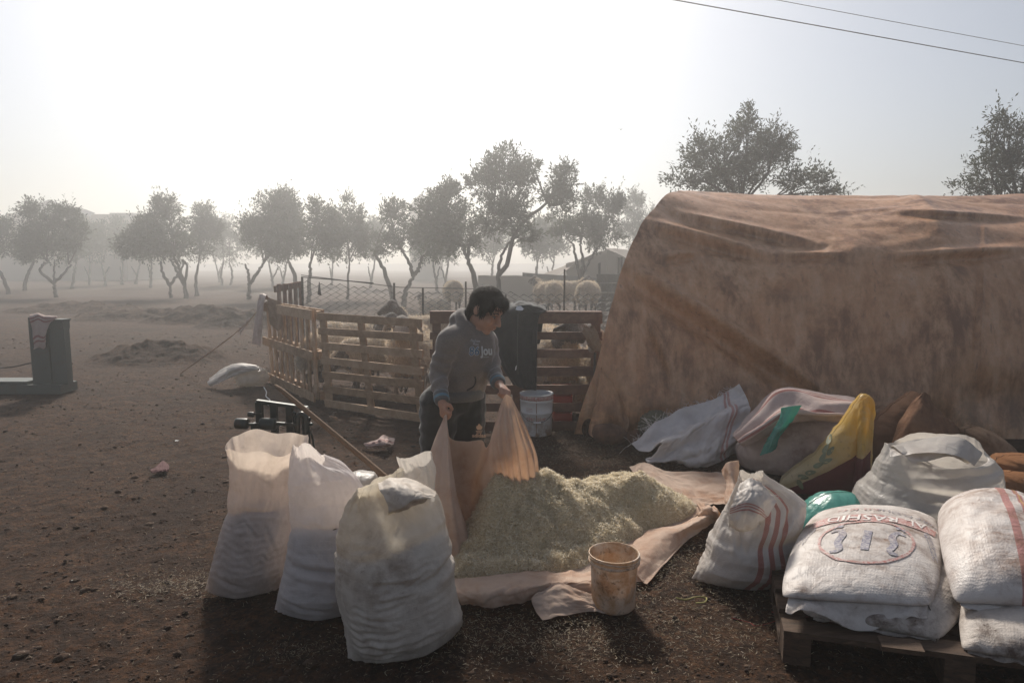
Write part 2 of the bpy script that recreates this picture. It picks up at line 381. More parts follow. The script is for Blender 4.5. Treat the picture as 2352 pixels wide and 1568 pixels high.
# the far rows: every trunk one can tell apart is a tree
FAR = [(165, 660, 40, 'r'), (205, 655, 46, 'm'), (243, 652, 44, 'l'), (280, 655, 48, 'm'), (312, 652, 50, 'r'), (346, 656, 42, 'm'), (505, 650, 52, 'l'), (628, 660, 40, 'l'), (648, 662, 42, 'r'), (762, 660, 44, 'm'),
       (850, 664, 40, 'r'), (1005, 668, 36, 'l'), (1020, 664, 38, 'r'), (1130, 662, 40, 'm'), (1232, 660, 36, 'm'), (1262, 656, 40, 'r')]
FL = ['faint olive tree in the mist, {} from the left in the far row', ]
ORD = 'first second third fourth fifth sixth seventh eighth ninth tenth eleventh twelfth thirteenth fourteenth fifteenth sixteenth'.split()
for k, (x, y, Y, ln) in enumerate(FAR):
    d = {'l': -10, 'r': 10, 'm': 2}[ln]; s = 44 / Y
    T(FL[0].format(ORD[k]), Y, [([(x, y), (x + d * .4, y - 24), (x + d, 606)], .9), ([(x + d * .3, y - 18), (x - d * .6, 612)], .6)],
      [(x + d, 555 - 3 * (k % 4), 34 * s, 38 * s), (x + d + 14 - 9 * (k % 4), 526 + 6 * (k % 3), 26 * s, 26 * s), (x + d - 12, 574, 30 * s, 24 * s)], seed=40 + k, nper=230, leaf=.17, group='far row of olive trees')

# ------------------------------------------------------------------ far house with solar panels
PLASTER = plain('pale_plaster', (.42, .36, .3)); PANEL = plain('panel_back', (.33, .30, .28), .5)
def house():
    Y = 56; s = Y / FPX
    r = empty('house', (at(160, 600, Y)[0], Y, 0)); off = np.array((r.location.x, Y, 0))
    tag(r, 'pale flat roofed house far off in the mist with tilted panels on top', 'house')
    def bx(name, x0, x1, y0, y1, d, m, dy=0.):
        a, b = at(x0, y1, Y), at(x1, y0, Y); a[2] = max(a[2], 0)
        MB().box(((a[0] + b[0]) / 2, Y + d / 2 + dy, (a[2] + b[2]) / 2) - off, (b[0] - a[0], d, b[2] - a[2])).build(name, m, r)
    bx('wall', -10, 286, 512, 680, 9, PLASTER); bx('parapet', -14, 290, 503, 513, 9.4, PLASTER, -.2)
    bx('stair_tower', -6, 34, 488, 503, 4, PLASTER, 1); bx('roof_room', 150, 232, 490, 503, 4, PLASTER, 1)
    for k, x in enumerate((30, 90, 150, 220)): bx('window', x, x + 22, 540, 580, .2, PANEL, -.1)
    for k, (x0, y0, x1, y1) in enumerate([(112, 458, 148, 471), (150, 468, 192, 483), (194, 480, 218, 489)]):
        a, b = at(x0, y0, Y), at(x1, y1, Y); dn = np.array((-.9, -2.1, -1.15))
        q = np.array([a, b, b + dn, a + dn]) - off; n = nrm(np.cross(q[1] - q[0], q[3] - q[0])) * .06
        obj('solar_panel', np.vstack([q, q + n]), [(0, 1, 2, 3), (7, 6, 5, 4), (0, 4, 5, 1), (1, 5, 6, 2), (2, 6, 7, 3), (3, 7, 4, 0)], PANEL, r)
        m = MB(); m.tube([(a + b) / 2 - off + (0, 0, -.05), np.array(((a[0] + b[0]) / 2, Y, at(0, 503, Y)[2])) - off], .06, 5); m.build('panel_strut', PANEL, r)
    bx('water_tank', 236, 291, 487, 503, 2.5, PANEL, 1)
house()
def gable():
    Y = 58; r = empty('gable_roof', (at(968, 600, Y)[0], Y, 0)); off = np.array((r.location.x, Y, 0))
    tag(r, 'faint gable roof peak in the mist left of the tallest olive tree', 'house')
    a, b, c = at(934, 482, Y), at(965, 448, Y), at(1000, 482, Y)
    q = np.array([a, b, c]); k = np.array((0, 8, 0)); v = np.vstack([q, q + k]) - off
    obj('roof', v + (0, 0, .1), [(0, 1, 4, 3), (1, 2, 5, 4), (0, 2, 1), (3, 4, 5), (0, 3, 5, 2)], PANEL, r)
    MB().box(((a[0] + c[0]) / 2 - off[0], 4, a[2] / 2), (c[0] - a[0] - .4, 7.6, a[2])).build('wall', PLASTER, r)
gable()
# ------------------------------------------------------------------ canvas tent far behind the fence
CANVAS = NT('grey_canvas'); CANVAS = CANVAS.end(CANVAS.thin(CANVAS.bsdf((.30, .25, .21), .9), (.3, .25, .2), .2))
DARKC = plain('dark_canvas', (.06, .06, .055), .9)
def far_tent():
    Y = 29; r = empty('canvas_tent', (at(1360, 600, Y)[0], Y, 0)); off = np.array((r.location.x, Y, 0)); A = lambda x, y, dy=0.: at(x, y, Y + dy) - off
    tag(r, 'grey canvas tent with sloping awning seen between the olive trunks', 'tent')
    n = 24
    def sheet(name, a, b, c, d, m, sag=.12, seed=0):
        U = np.linspace(0, 1, n)[:, None, None]; W = np.linspace(0, 1, n)[None, :, None]
        P = (np.asarray(a) * (1 - U) + np.asarray(b) * U) * (1 - W) + (np.asarray(d) * (1 - U) + np.asarray(c) * U) * W
        P[..., 2] -= sag * (np.sin(np.pi * U) * np.sin(np.pi * W))[..., 0] + .03 * fbm(U[..., 0] * 5, W[..., 0] * 5 + seed, 0, 3, seed)
        o = obj(name, P.reshape(-1, 3), grid_faces(n, n), m, r, True); mod(o, 'SOLIDIFY', thickness=.015); return o
    sheet('awning', A(1238, 634), A(1392, 572), A(1330, 598, -1.6), A(1278, 640, -1.6), CANVAS, .08, 1)
    sheet('roof', A(1390, 570), A(1440, 574, 3.), A(1480, 612, 1.5), A(1452, 600, -1.5), CANVAS, .05, 2)
    sheet('front_wall', A(1300, 606, -.4), A(1394, 573, .05), A(1394, 690, 0), A(1300, 690, -.4), CANVAS, 0, 3)
    sheet('side_wall', A(1394, 573, .08), A(1470, 605, 0), A(1470, 690, 0), A(1394, 690, .08), CANVAS, 0, 4)
    sheet('low_wall', A(1098, 632, -2), A(1290, 634, -2.2), A(1290, 690, -2.2), A(1098, 690, -2), CANVAS, 0, 5)
    sheet('dark_valance', A(1200, 626, -2.2), A(1400, 640, -2.4), A(1400, 660, -2.4), A(1200, 634, -2.2), DARKC, .1, 6)
    m = MB(); m.tube([A(1392, 570, .2), A(1392, 690, .2)], .03, 6); m.build('tent_pole', BARK, r)
far_tent()

# ------------------------------------------------------------------ power lines
WIREM = plain('wire', (.05, .05, .05), .5)
for k, (a, b, lb) in enumerate([((1530, -3, 11.6), (2352, 145, 15.3), 'lower dark power line crossing the upper right sky'), ((1765, -3, 13.1), (2352, 106, 16.0), 'upper thin power line crossing the upper right sky')]):
    A, B = at(*a), at(*b); d = B - A; P = np.array([A + d * t for t in np.linspace(-1.5, 5, 40)]); P[:, 2] += .004 * (np.linspace(-1.5, 5, 40) - .5) ** 2
    o = MB().tube(P, .010 if k == 0 else .0065, 5).build('power_line', WIREM); tag(o, lb, 'wire')
# ------------------------------------------------------------------ bird
def bird():
    c = at(1426, 298, 22); r = empty('bird', c); tag(r, 'tiny bird gliding in the sky right of the tallest olive tree', 'bird')
    MB().ell((0, 0, 0), (.16, .05, .05)).build('body', WIREM, r, True)
    for s in (-1, 1):
        obj('wing', [(-.05, 0, .02), (.06, 0, .02), (.02 , s * .12, .10), (-.06, s * .12, .10), (-.08, s * .42, .03), (-.12, s * .4, .03), (0, 0, .035), (-.03, s * .15, .115)], [(0, 1, 2, 3), (3, 2, 4, 5), (0, 6, 1), (6, 7, 2, 1), (6, 0, 3, 7), (7, 3, 5), (7, 4, 2), (7, 5, 4)], WIREM, r)
    r.rotation_euler = (0, 0, 1.1); r.scale = (.3, .3, .3)
bird()
# ------------------------------------------------------------------ haze
def haze():
    t = NT('haze'); t.m.node_tree.nodes.remove(t.out); out = t.t.nodes.new('ShaderNodeOutputMaterial')
    v = t.n('VolumePrincipled', {'Color': (.98, .98, .97, 1), 'Density': HAZE_D, "Anisotropy": .72, 'Density Attribute': ''})
    t.t.links.new(v, out.inputs['Volume'])
    o = MB().box((0, 55, 3.1), (280, 150, 9.0)).build('haze', t.m); tag(o, 'morning mist filling the whole grove', 'haze', kind='stuff')
HAZE_D = .0098
haze()
# ================================================================== cloth: a small position based solver
def grid_groups(nu, nv, wrap=False, off=0):
    """constraint groups on a nu x nv grid, each free of shared vertices"""
    idx = np.arange(nu * nv).reshape(nu, nv) + off; G = []
    roll = (lambda k: np.roll(idx, -k, 0)) if wrap else None
    def add(A, B, par, kind):
        for p in np.unique(par): m = par == p; G.append((A[m], B[m], kind))
    I, J = np.meshgrid(np.arange(nu), np.arange(nv), indexing='ij')
    if wrap: add(idx.ravel(), roll(1).ravel(), (I % 2).ravel(), 's')
    else: add(idx[:-1].ravel(), idx[1:].ravel(), (I[:-1] % 2).ravel(), 's')
    add(idx[:, :-1].ravel(), idx[:, 1:].ravel(), (J[:, :-1] % 2).ravel(), 's')
    if wrap:
        add(idx[:, :-1].ravel(), roll(1)[:, 1:].ravel(), (I[:, :-1] % 2).ravel(), 'd'); add(idx[:, 1:].ravel(), roll(1)[:, :-1].ravel(), (I[:, 1:] % 2).ravel(), 'd')
        add(idx.ravel(), roll(2).ravel(), ((I // 2) % 2).ravel(), 'b')
    else:
        add(idx[:-1, :-1].ravel(), idx[1:, 1:].ravel(), (I[:-1, :-1] % 2).ravel(), 'd'); add(idx[:-1, 1:].ravel(), idx[1:, :-1].ravel(), (I[:-1, 1:] % 2).ravel(), 'd')
        add(idx[:-2].ravel(), idx[2:].ravel(), ((I[:-2] // 2) % 2).ravel(), 'b')
    add(idx[:, :-2].ravel(), idx[:, 2:].ravel(), ((J[:, :-2] // 2) % 2).ravel(), 'b')
    return G
def solve(P, groups, rest, steps=120, iters=8, dt=1 / 50, g=-9.8, damp=.97, pins=None, collide=None, force=None, bend=.12, diag=.5, move=None):
    """rest: array of rest positions (same indexing) from which lengths are read, or list of lengths"""
    P = P.copy(); X0 = P.copy(); vel = np.zeros_like(P)
    w = np.ones(len(P))
    if pins is not None: w[pins[0]] = 0; P[pins[0]] = pins[1]
    gr = []
    for k, (A, B, kind) in enumerate(groups):
        L = np.linalg.norm(rest[A] - rest[B], axis=1) if isinstance(rest, np.ndarray) else rest[k]
        ww = w[A] + w[B]; ok = ww > 0; A, B, L = A[ok], B[ok], L[ok]; ww = ww[ok]
        st = {'s': 1., 'd': diag, 'b': bend}[kind]
        gr.append((A, B, L, (w[A] / ww * st)[:, None], (w[B] / ww * st)[:, None], kind))
    for s in range(steps):
        acc = np.zeros_like(P); acc[:, 2] = g
        if force is not None: acc += force(P, s)
        vel += acc * dt; Q = P + vel * dt * w[:, None]
        if move is not None: Q = move(Q, s)
        for it in range(iters):
            for A, B, L, wa, wb, kind in gr:
                d = Q[A] - Q[B]; l = np.sqrt((d * d).sum(1)) + 1e-9
                e = (l - L) / l
                if kind == 'b': e = np.minimum(e, 0)
                c = d * e[:, None]; Q[A] -= c * wa; Q[B] += c * wb
            if collide is not None and it % 2 == 1: Q = collide(Q, P)
        vel = (Q - P) / dt * damp; P = Q
    return P
def ground_hit(z0=0.004, mu=.6):
    def f(Q, P):
        m = Q[:, 2] < z0; Q[m, 2] = z0
        Q[m, :2] -= (Q[m, :2] - P[m, :2]) * mu; return Q
    return f
def cloth_obj(name, P, nu, nv, mat, parent=None, wrap=False, sub=1, thick=0., uvs=None):
    U, W = np.meshgrid(np.linspace(0, 1, nu), np.linspace(0, 1, nv), indexing='ij')
    uv = np.stack([U.ravel(), W.ravel()], 1) if uvs is None else uvs
    if wrap:   # close with a duplicated column so the uv does not run backwards
        Pg = P.reshape(nu, nv, 3); Pg = np.concatenate([Pg, Pg[:1]], 0)
        U, W = np.meshgrid(np.linspace(0, 1, nu + 1), np.linspace(0, 1, nv), indexing='ij'); uv = np.stack([U.ravel(), W.ravel()], 1)
        o = obj(name, Pg.reshape(-1, 3), grid_faces(nu + 1, nv), mat, parent, True, uv)
    else: o = obj(name, P, grid_faces(nu, nv), mat, parent, True, uv)
    if thick: mod(o, 'SOLIDIFY', thickness=thick, offset=0)
    if sub: mod(o, 'SUBSURF', levels=sub, render_levels=sub)
    return o
def loft(rows, nu, nv):
    """smooth surface through rows of control points (each row resampled along its length)"""
    R_ = np.stack([curve_pts(r, nv) for r in rows]); return np.stack([curve_pts(R_[:, j], nu) for j in range(nv)], 1)
def lpx(rows, nu, nv): return loft([[at(*p) for p in r] for r in rows], nu, nv)
def normals(Pg):
    a = np.gradient(Pg, axis=0); b = np.gradient(Pg, axis=1); return nrm(np.cross(a, b))
def wrinkle(Pg, amp, fu, fv, seed=0, o=4):
    nu, nv = Pg.shape[:2]; U, W = np.meshgrid(np.linspace(0, 1, nu), np.linspace(0, 1, nv), indexing='ij')
    h = .75 * fbm(U * fu, W * fv, seed * 3.7, o, seed) + .38 * ridged(U * fu * .8 + .3 * W, W * fv * .8, seed * 1.3, 3, seed)
    return Pg + normals(Pg) * (h * amp)[..., None]

# ------------------------------------------------------------------ cloth materials
def sack_mat(name, col, dirt=(.20, .105, .055), amt=.5, trans=.35, tcol=None, rough=.55, weave=420, stripes=None, scol=(.42, .06, .05), low=.0, seed=0., spec=.4, crinkle=.5, sheen=None):
    t = NT(name); P = t.map(t.co('Object'), loc=(seed * 3.1, seed * 1.7, seed * .9)); uv = t.n('UVMap')
    n1 = t.noise(P, 3.2, 6, .65, .4); n2 = t.noise(P, 14, 6, .7, .3); n3 = t.noise(P, 60, 4, .6)
    m = t.math('MULTIPLY', t.ramp(n1, (.42, .06), (.64, 1.)), t.ramp(n2, (.38, .2), (.6, 1.)))
    sp = t.math('MULTIPLY', t.ramp(n3, (.62, 0.), (.72, .6)), t.ramp(n1, (.45, 0.), (.6, 1.)))
    m = t.math('MULTIPLY', t.math('ADD', m, sp), amt)
    c = t.mix(t.ramp(n2, (.3, 0.), (.8, .35)), col, tuple(v * .78 for v in col))
    if low:
        z = t.n('SeparateXYZ', {0: t.co('Object')}, out=2)
        lm = t.math('MULTIPLY', t.n('MapRange', {0: z, 1: 0., 2: .35, 3: low, 4: 0.}), t.ramp(n2, (.35, .2), (.6, 1.)))
        m = t.math('MAXIMUM', m, lm)
    if stripes:
        u = t.n('SeparateXYZ', {0: uv}, out=stripes[0]); s = None
        for c0, w in stripes[1]:
            q = t.math('COMPARE', u, c0, w); s = q if s is None else t.math('MAXIMUM', s, q)
        ck = t.n('TexChecker', {'Vector': t.map(uv, (1, 1, 1)), 'Scale': 260.}, out=1)
        s = t.math('MULTIPLY', s, t.math('ADD', t.math('MULTIPLY', ck, .35), .6)); c = t.mix(s, c, scol)
    c = t.mix(m, c, dirt)
    rd = t.math('ABSOLUTE', t.math('SUBTRACT', t.noise(P, 13, 4, .55, .5), .5)); h = t.math('ADD', t.math('ADD', t.math('MULTIPLY', t.noise(P, 22, 5, .6, .8), crinkle * .6), t.math('MULTIPLY', rd, crinkle * 2.2)), t.math('MULTIPLY', n3, .14))
    if weave:
        wv = t.math('MULTIPLY', t.n('TexWave', {'Vector': uv, 'Scale': weave / 20.}, out=1, bands_direction='X'), t.n('TexWave', {'Vector': uv, 'Scale': weave / 20.}, out=1, bands_direction='Y'))
        h = t.math('ADD', h, t.math('MULTIPLY', wv, .05))
    nb = t.bump(h, .6, .014)
    sh = t.bsdf(c, rough, nb, **{'Specular IOR Level': spec})
    return t.end(t.thin(sh, t.mix(.55, c, tcol or tuple(min(1, v * 1.1) for v in col)), trans))
GRAIN = plain('feed_fill', (.16, .12, .07), .95)

# ------------------------------------------------------------------ an upright sack over its fill
def seg_dist(U, W, a, b):
    a, b = np.array(a, float), np.array(b, float); d = b - a; t = np.clip(((U - a[0]) * d[0] + (W - a[1]) * d[1]) / (d @ d), 0, 1)
    return np.hypot(U - a[0] - d[0] * t, W - a[1] - d[1] * t), t
def upright_sack(name, label, left, right, YL, YR, mat, depth=.8, lip=None, fill=.62, nu=150, nv=130, p_base=1.35, p=2.3, seed=0, ear=.14, ring=.0012, wl=.034, lump=.012, creases=(), cat='sack', group=None, fillmat=None, top=.0, ring_mask=None):
    """left / right: traced edges in pixels; the cross-section is a rounded lens between them"""
    L = np.array([at(x, y, YL) for x, y in left]); Rr = np.array([at(x, y, YR) for x, y in right])
    L = L[np.argsort(L[:, 2])]; Rr = Rr[np.argsort(Rr[:, 2])]
    zt = .5 * (L[-1, 2] + Rr[-1, 2]); z0 = top
    zs = np.linspace(0, zt, 200)
    def sm(P, k):
        q = np.interp(zs, P[:, 2], P[:, k]); ker = np.hanning(19); ker /= ker.sum(); return np.convolve(np.pad(q, 9, 'edge'), ker, 'valid')
    Lx = np.stack([sm(L, 0), sm(L, 1)], 1); Rx = np.stack([sm(Rr, 0), sm(Rr, 1)], 1)
    C = (Lx + Rx) / 2; A = np.linalg.norm(Rx - Lx, axis=1) / 2; ax = (Rx - Lx) / (2 * A[:, None])
    dd = depth if hasattr(depth, '__len__') else [depth, depth]
    dr = np.interp(zs / zt, np.linspace(0, 1, len(dd)), dd); Bd = A * dr; Pw = np.interp(zs / zt, [0, ear, 1], [p_base, p, p])
    def core(z):
        f = lambda q: np.interp(z, zs, q); return f(C[:, 0]), f(C[:, 1]), f(ax[:, 0]), f(ax[:, 1]), f(A), f(Bd), f(Pw)
    arc = np.concatenate([[0], np.cumsum(np.hypot(np.diff(zs), np.diff(A)))]); zr = np.interp(np.linspace(0, arc[-1], nv), arc, zs)
    th = np.linspace(0, 2 * np.pi, nu, endpoint=False) + np.pi / 2; TH, Z = np.meshgrid(th, zr, indexing='ij')
    def place(TH, Z, k=1.):
        cx, cy, ux, uy, a, b, pw = core(Z); c, s = np.cos(TH), np.sin(TH)
        q = (np.abs(c) ** pw + np.abs(s) ** pw) ** (-1 / pw); X_, Y_ = a * c * q * k, b * s * q * k
        return np.stack([cx + ux * X_ - uy * Y_, cy + uy * X_ + ux * Y_, Z], -1)
    P0 = place(TH, Z); ct, st = np.cos(TH), np.sin(TH); W = Z / zt
    zf = zt * fill * (1 + .05 * ct + .04 * vnoise(ct * 1.5, st * 1.5, 3., seed))
    full = np.clip((zf - Z) / .05, 0, 1)
    warp = fbm(ct * 1.3, st * 1.3, Z * 4, 3, seed) * .9 + fbm(ct * 4, st * 4, Z * 9, 2, seed + 5) * .6
    ph = Z / wl + warp; rid = 1 - np.abs(((ph % 1) - .5) * 2); rid = rid * rid * (3 - 2 * rid)
    msk = np.clip(.35 + 1.3 * fbm(ct * 1.4 + 3, st * 1.4, Z * 5, 3, seed + 9), 0, 1) * (.25 + .75 * full)
    if ring_mask is not None: msk = msk * ring_mask(TH, W)
    h = ring * 2 * (rid - .5) * msk * 1.6 + lump * fbm(ct * 1.6, st * 1.6, Z * 4.5, 4, seed + 2) * np.clip(W * 8, 0, 1)
    # loose cloth above the fill hangs in upright folds, and hangs inward at the fill line
    loose = np.clip((Z - zf) / .07, 0, 1)
    h += (.0035 + .004 * loose) * ridged(ct * 2.3 + Z * 1.5, st * 2.3, Z * 7, 3, seed + 4) * np.clip(W * 10, 0, 1)
    h += loose * (.012 * fbm(ct * 3.2, st * 3.2, Z * 2.2, 4, seed + 3)) - .008 * np.exp(-((Z - zf - .01) / .022) ** 2)
    # pleats gathered at the bottom corners
    for sgn in (0., math.pi):
        d = np.abs((TH - sgn + np.pi) % (2 * np.pi) - np.pi); h += .005 * np.cos(d * 26 + fbm(ct * 2, st * 2, Z * 6, 2, seed) * 3) * np.exp(-(d / .55) ** 2) * np.exp(-W / .10)
    rgc = np.random.default_rng(seed + 500); rnd = [((x, z), (x + rgc.uniform(-.7, .7), z + rgc.uniform(-.07, .07)), rgc.uniform(.002, .006), rgc.uniform(.005, .010)) for x, z in zip(rgc.uniform(-1.4, 1.4, 16), rgc.uniform(.03, zt * .95, 16))]
    for (a, b, dep, wid) in list(creases) + rnd:
        u = ((TH - np.pi * 1.5 + np.pi) % (2 * np.pi)) - np.pi      # 0 faces the camera, positive to the right
        q, t = seg_dist(u * .24, Z, (a[0] * .24, a[1]), (b[0] * .24, b[1])); q = q + .008 * fbm(ct * 5, st * 5, Z * 14, 2, seed)
        h += -dep * np.exp(-(q / wid) ** 2) * np.sin(np.pi * np.clip(t, .06, .94)) + dep * .6 * np.exp(-((q - wid * 2.0) / (wid * 1.4)) ** 2) * np.sin(np.pi * np.clip(t, .06, .94))
    N = normals(np.concatenate([P0[-1:], P0, P0[:1]], 0))[1:-1]
    if np.mean((N * (P0 - np.stack([core(Z)[0], core(Z)[1], Z], -1))).sum(-1)) < 0: N = -N
    Pf = P0 + N * h[..., None]
    Pf[..., 2] = np.maximum(Pf[..., 2], .003)
    if lip is not None:
        k = np.clip((W - .86) / .14, 0, 1) ** 1.5; Pf[..., 2] += lip(TH) * k
    base = np.array((core(0)[0], core(0)[1], z0))
    root = empty(name, base); tag(root, label, cat, group); off = base - np.array((0, 0, z0))
    cloth_obj('bag', (Pf - off).reshape(-1, 3), nu, nv, mat, root, wrap=True, sub=0)
    kf = 48; nz = 16; T2 = np.linspace(0, 2 * np.pi, kf, endpoint=False); fr = np.linspace(0, 1, nz)
    zf2 = zt * fill * (1 + .05 * np.cos(T2) + .04 * vnoise(np.cos(T2) * 1.5, np.sin(T2) * 1.5, 3., seed)); Z2 = .004 + fr[None, :] * zf2[:, None]
    F = place(T2[:, None] + 0 * Z2, Z2, .86); v = list((F - off).reshape(-1, 3)); f = [list(q) for q in grid_faces(kf, nz, True)]
    zc = zt * fill; v.append(np.array((core(zc)[0], core(zc)[1], zc + .05)) - off); f += [[k * nz + nz - 1, ((k + 1) % kf) * nz + nz - 1, len(v) - 1] for k in range(kf)]
    obj('feed', v, f, fillmat or GRAIN, root, True)
    return root, Pf - off, base
# ================================================================== the three standing sacks in front
SACK_A = sack_mat('sack_pinkish_white', (.80, .71, .67), amt=.42, trans=.42, low=.35, seed=1, tcol=(.9, .72, .52))
SACK_B = sack_mat('sack_clean_white', (.87, .82, .82), amt=.22, trans=.45, low=.2, seed=2, tcol=(.85, .74, .62))
SACK_C = sack_mat('sack_grey_white', (.82, .75, .67), amt=.6, trans=.34, low=.45, seed=3, tcol=(.85, .75, .55))
g = 'filled feed sacks standing in front'
s1 = upright_sack('feed_sack', 'leftmost standing feed sack, pinkish white with its mouth open', [(520, 1012), (527, 1040), (530, 1073), (531, 1130), (521, 1186), (499, 1258), (478, 1339), (464, 1380), (466, 1392)], [(708, 1018), (698, 1045), (678, 1080), (670, 1132), (672, 1186), (662, 1258), (646, 1339), (632, 1380), (626, 1392)], 3.08, 3.10, SACK_A,
    depth=[.55, .72, .72, .62, .56, .5, .62], fill=.56, lip=lambda t: .025 * np.sin(t) + .012 * np.sin(3 * t + 1) + .006 * np.sin(7 * t), seed=11, creases=[((-.6, .42), (.9, .40), .008, .01), ((-.9, .12), (.2, .05), .007, .012), ((.3, .36), (.9, .2), .005, .01), ((-.5,.40),(.2,.30),.004,.006)], group=g)
s2 = upright_sack('feed_sack', 'clean white middle sack of the three standing feed sacks', [(679, 1040), (668, 1062), (664, 1100), (664, 1132), (668, 1195), (661, 1267), (643, 1352), (632, 1405), (634, 1425)], [(742, 1040), (788, 1066), (816, 1096), (832, 1132), (836, 1195), (840, 1267), (846, 1352), (842, 1405), (836, 1425)], 2.9, 2.92, SACK_B,
    depth=[.55, .8, .8, .75, .66, .55, .6, .5], fill=.55, lip=lambda t: .02 * np.sin(t) - .03 * np.cos(t) + .012 * np.sin(4 * t + 1), seed=12, creases=[((-1., .26), (1.2, .20), .016, .014), ((-.8, .42), (.9, .40), .008, .012), ((-1.1, .1), (.4, .04), .006, .012)], group=g)
s3 = upright_sack('feed_sack', 'largest grey white sack in front with its top folded over', [(850, 1101), (834, 1116), (800, 1158), (786, 1204), (777, 1294), (783, 1380), (800, 1455), (800, 1500), (796, 1528)], [(925, 1101), (958, 1106), (996, 1126), (1014, 1177), (1018, 1258), (1033, 1352), (1056, 1415), (1068, 1445), (1062, 1462)], 2.52, 2.80, SACK_C,
    depth=[.6, .82, .86, .84, .76, .6, .36, .14], fill=.64, seed=13, ring=.0085, wl=.030, creases=[((.1, .30), (1.5, .37), .02, .016), ((-.9, .34), (.3, .30), .010, .014), ((-.2, .62), (.25, .5), .010, .012), ((-1.2, .10), (.0, .02), .006, .012)], ring_mask=lambda T_, W_: np.clip(1.2 - .75 * (np.cos(T_) + 1) - .9 * np.clip((W_ - .5) / .3, 0, 1), .12, 1), p_base=1.45, ear=.12, lip=lambda t: .006 * np.sin(5 * t), group=g)
# the folded mouth of the largest sack: a lip turned over a dark gap
S = lpx([[(868, 1110, 2.62), (905, 1098, 2.62), (955, 1104, 2.66), (1002, 1128, 2.72)], [(872, 1126, 2.54), (910, 1112, 2.52), (955, 1118, 2.56), (1000, 1138, 2.64)], [(886, 1148, 2.50), (920, 1136, 2.47), (960, 1132, 2.50), (996, 1142, 2.58)], [(893, 1172, 2.49), (925, 1164, 2.45), (955, 1148, 2.47), (985, 1146, 2.54)], [(890, 1182, 2.52), (918, 1176, 2.50), (948, 1160, 2.52), (978, 1152, 2.57)]], 44, 44)
S = wrinkle(S, .010, 5, 5, 3); cloth_obj('folded_mouth', (S - s3[2]).reshape(-1, 3), 44, 44, SACK_C, s3[0], sub=1, thick=.001)
# ================================================================== the arched tent
def tent_mat():
    t = NT('tent_tarpaulin'); P = t.co('Object'); uv = t.n('UVMap')
    n1 = t.noise(P, 1.3, 7, .68, .3); n2 = t.noise(t.map(P, (2.2, 2.2, .5)), 3.4, 9, .72, .15); n3 = t.noise(P, 26, 6, .7); z = t.n('SeparateXYZ', {0: P}, out=2)
    c = t.ramp(n2, (.36, (.48, .225, .105)), (.48, (.63, .33, .17)), (.58, (.70, .40, .225)), (.70, (.76, .49, .32)))
    c = t.mix(t.ramp(n3, (.45, .18), (.62, 0.)), c, (.30, .15, .07))
    st = t.math('MULTIPLY', t.ramp(n1, (.47, 0.), (.60, 1.)), t.ramp(n2, (.42, 1.), (.58, .15)))
    c = t.mix(t.math('MULTIPLY', st, .8), c, (.20, .085, .038))
    # splashed mud along the foot of the cover, darker streaks to the right
    low = t.math('MULTIPLY', t.n('MapRange', {0: z, 1: .05, 2: .75, 3: 1., 4: 0.}), t.ramp(t.noise(P, 5, 6, .7, .5), (.40, 0.), (.62, 1.)))
    c = t.mix(t.math('MULTIPLY', low, .7), c, (.10, .055, .03))
    x = t.n('SeparateXYZ', {0: P}, out=0)
    rr = t.math('MULTIPLY', t.n('MapRange', {0: x, 1: 1.6, 2: 4.6, 3: 0., 4: .95}), t.ramp(t.noise(t.map(P, (1.3, 1.3, .45)), 1.6, 6, .65), (.32, 0.), (.52, 1.)))
    rr = t.math('MULTIPLY', rr, t.n('MapRange', {0: z, 1: 1.3, 2: 1.9, 3: 1., 4: .45}))
    c = t.mix(rr, c, (.15, .070, .034))
    dark_foot = t.math('MULTIPLY', t.n('MapRange', {0: z, 1: .2, 2: .75, 3: .95, 4: 0.}), t.n('MapRange', {0: x, 1: 1.6, 2: 3.2, 3: 0., 4: 1.}))  # smoothly darker towards the foot on the right
    c = t.mix(dark_foot, c, (.05, .032, .02))
    drip = t.math('MULTIPLY', t.ramp(t.noise(t.map(P, (9, 9, .7)), 2.2, 4, .6), (.60, 0.), (.68, .55)), t.ramp(n1, (.4, 1.), (.6, 0.)))
    c = t.mix(drip, c, (.20, .085, .06))
    h = t.math('ADD', t.math('MULTIPLY', n3, .35), t.math('MULTIPLY', t.noise(P, 9, 5, .6, .7), .8))
    sh = t.bsdf(c, .38, t.bump(h, .2, .02), **{'Specular IOR Level': .6})
    return t.end(t.thin(sh, c, .10))
TENTM = tent_mat()
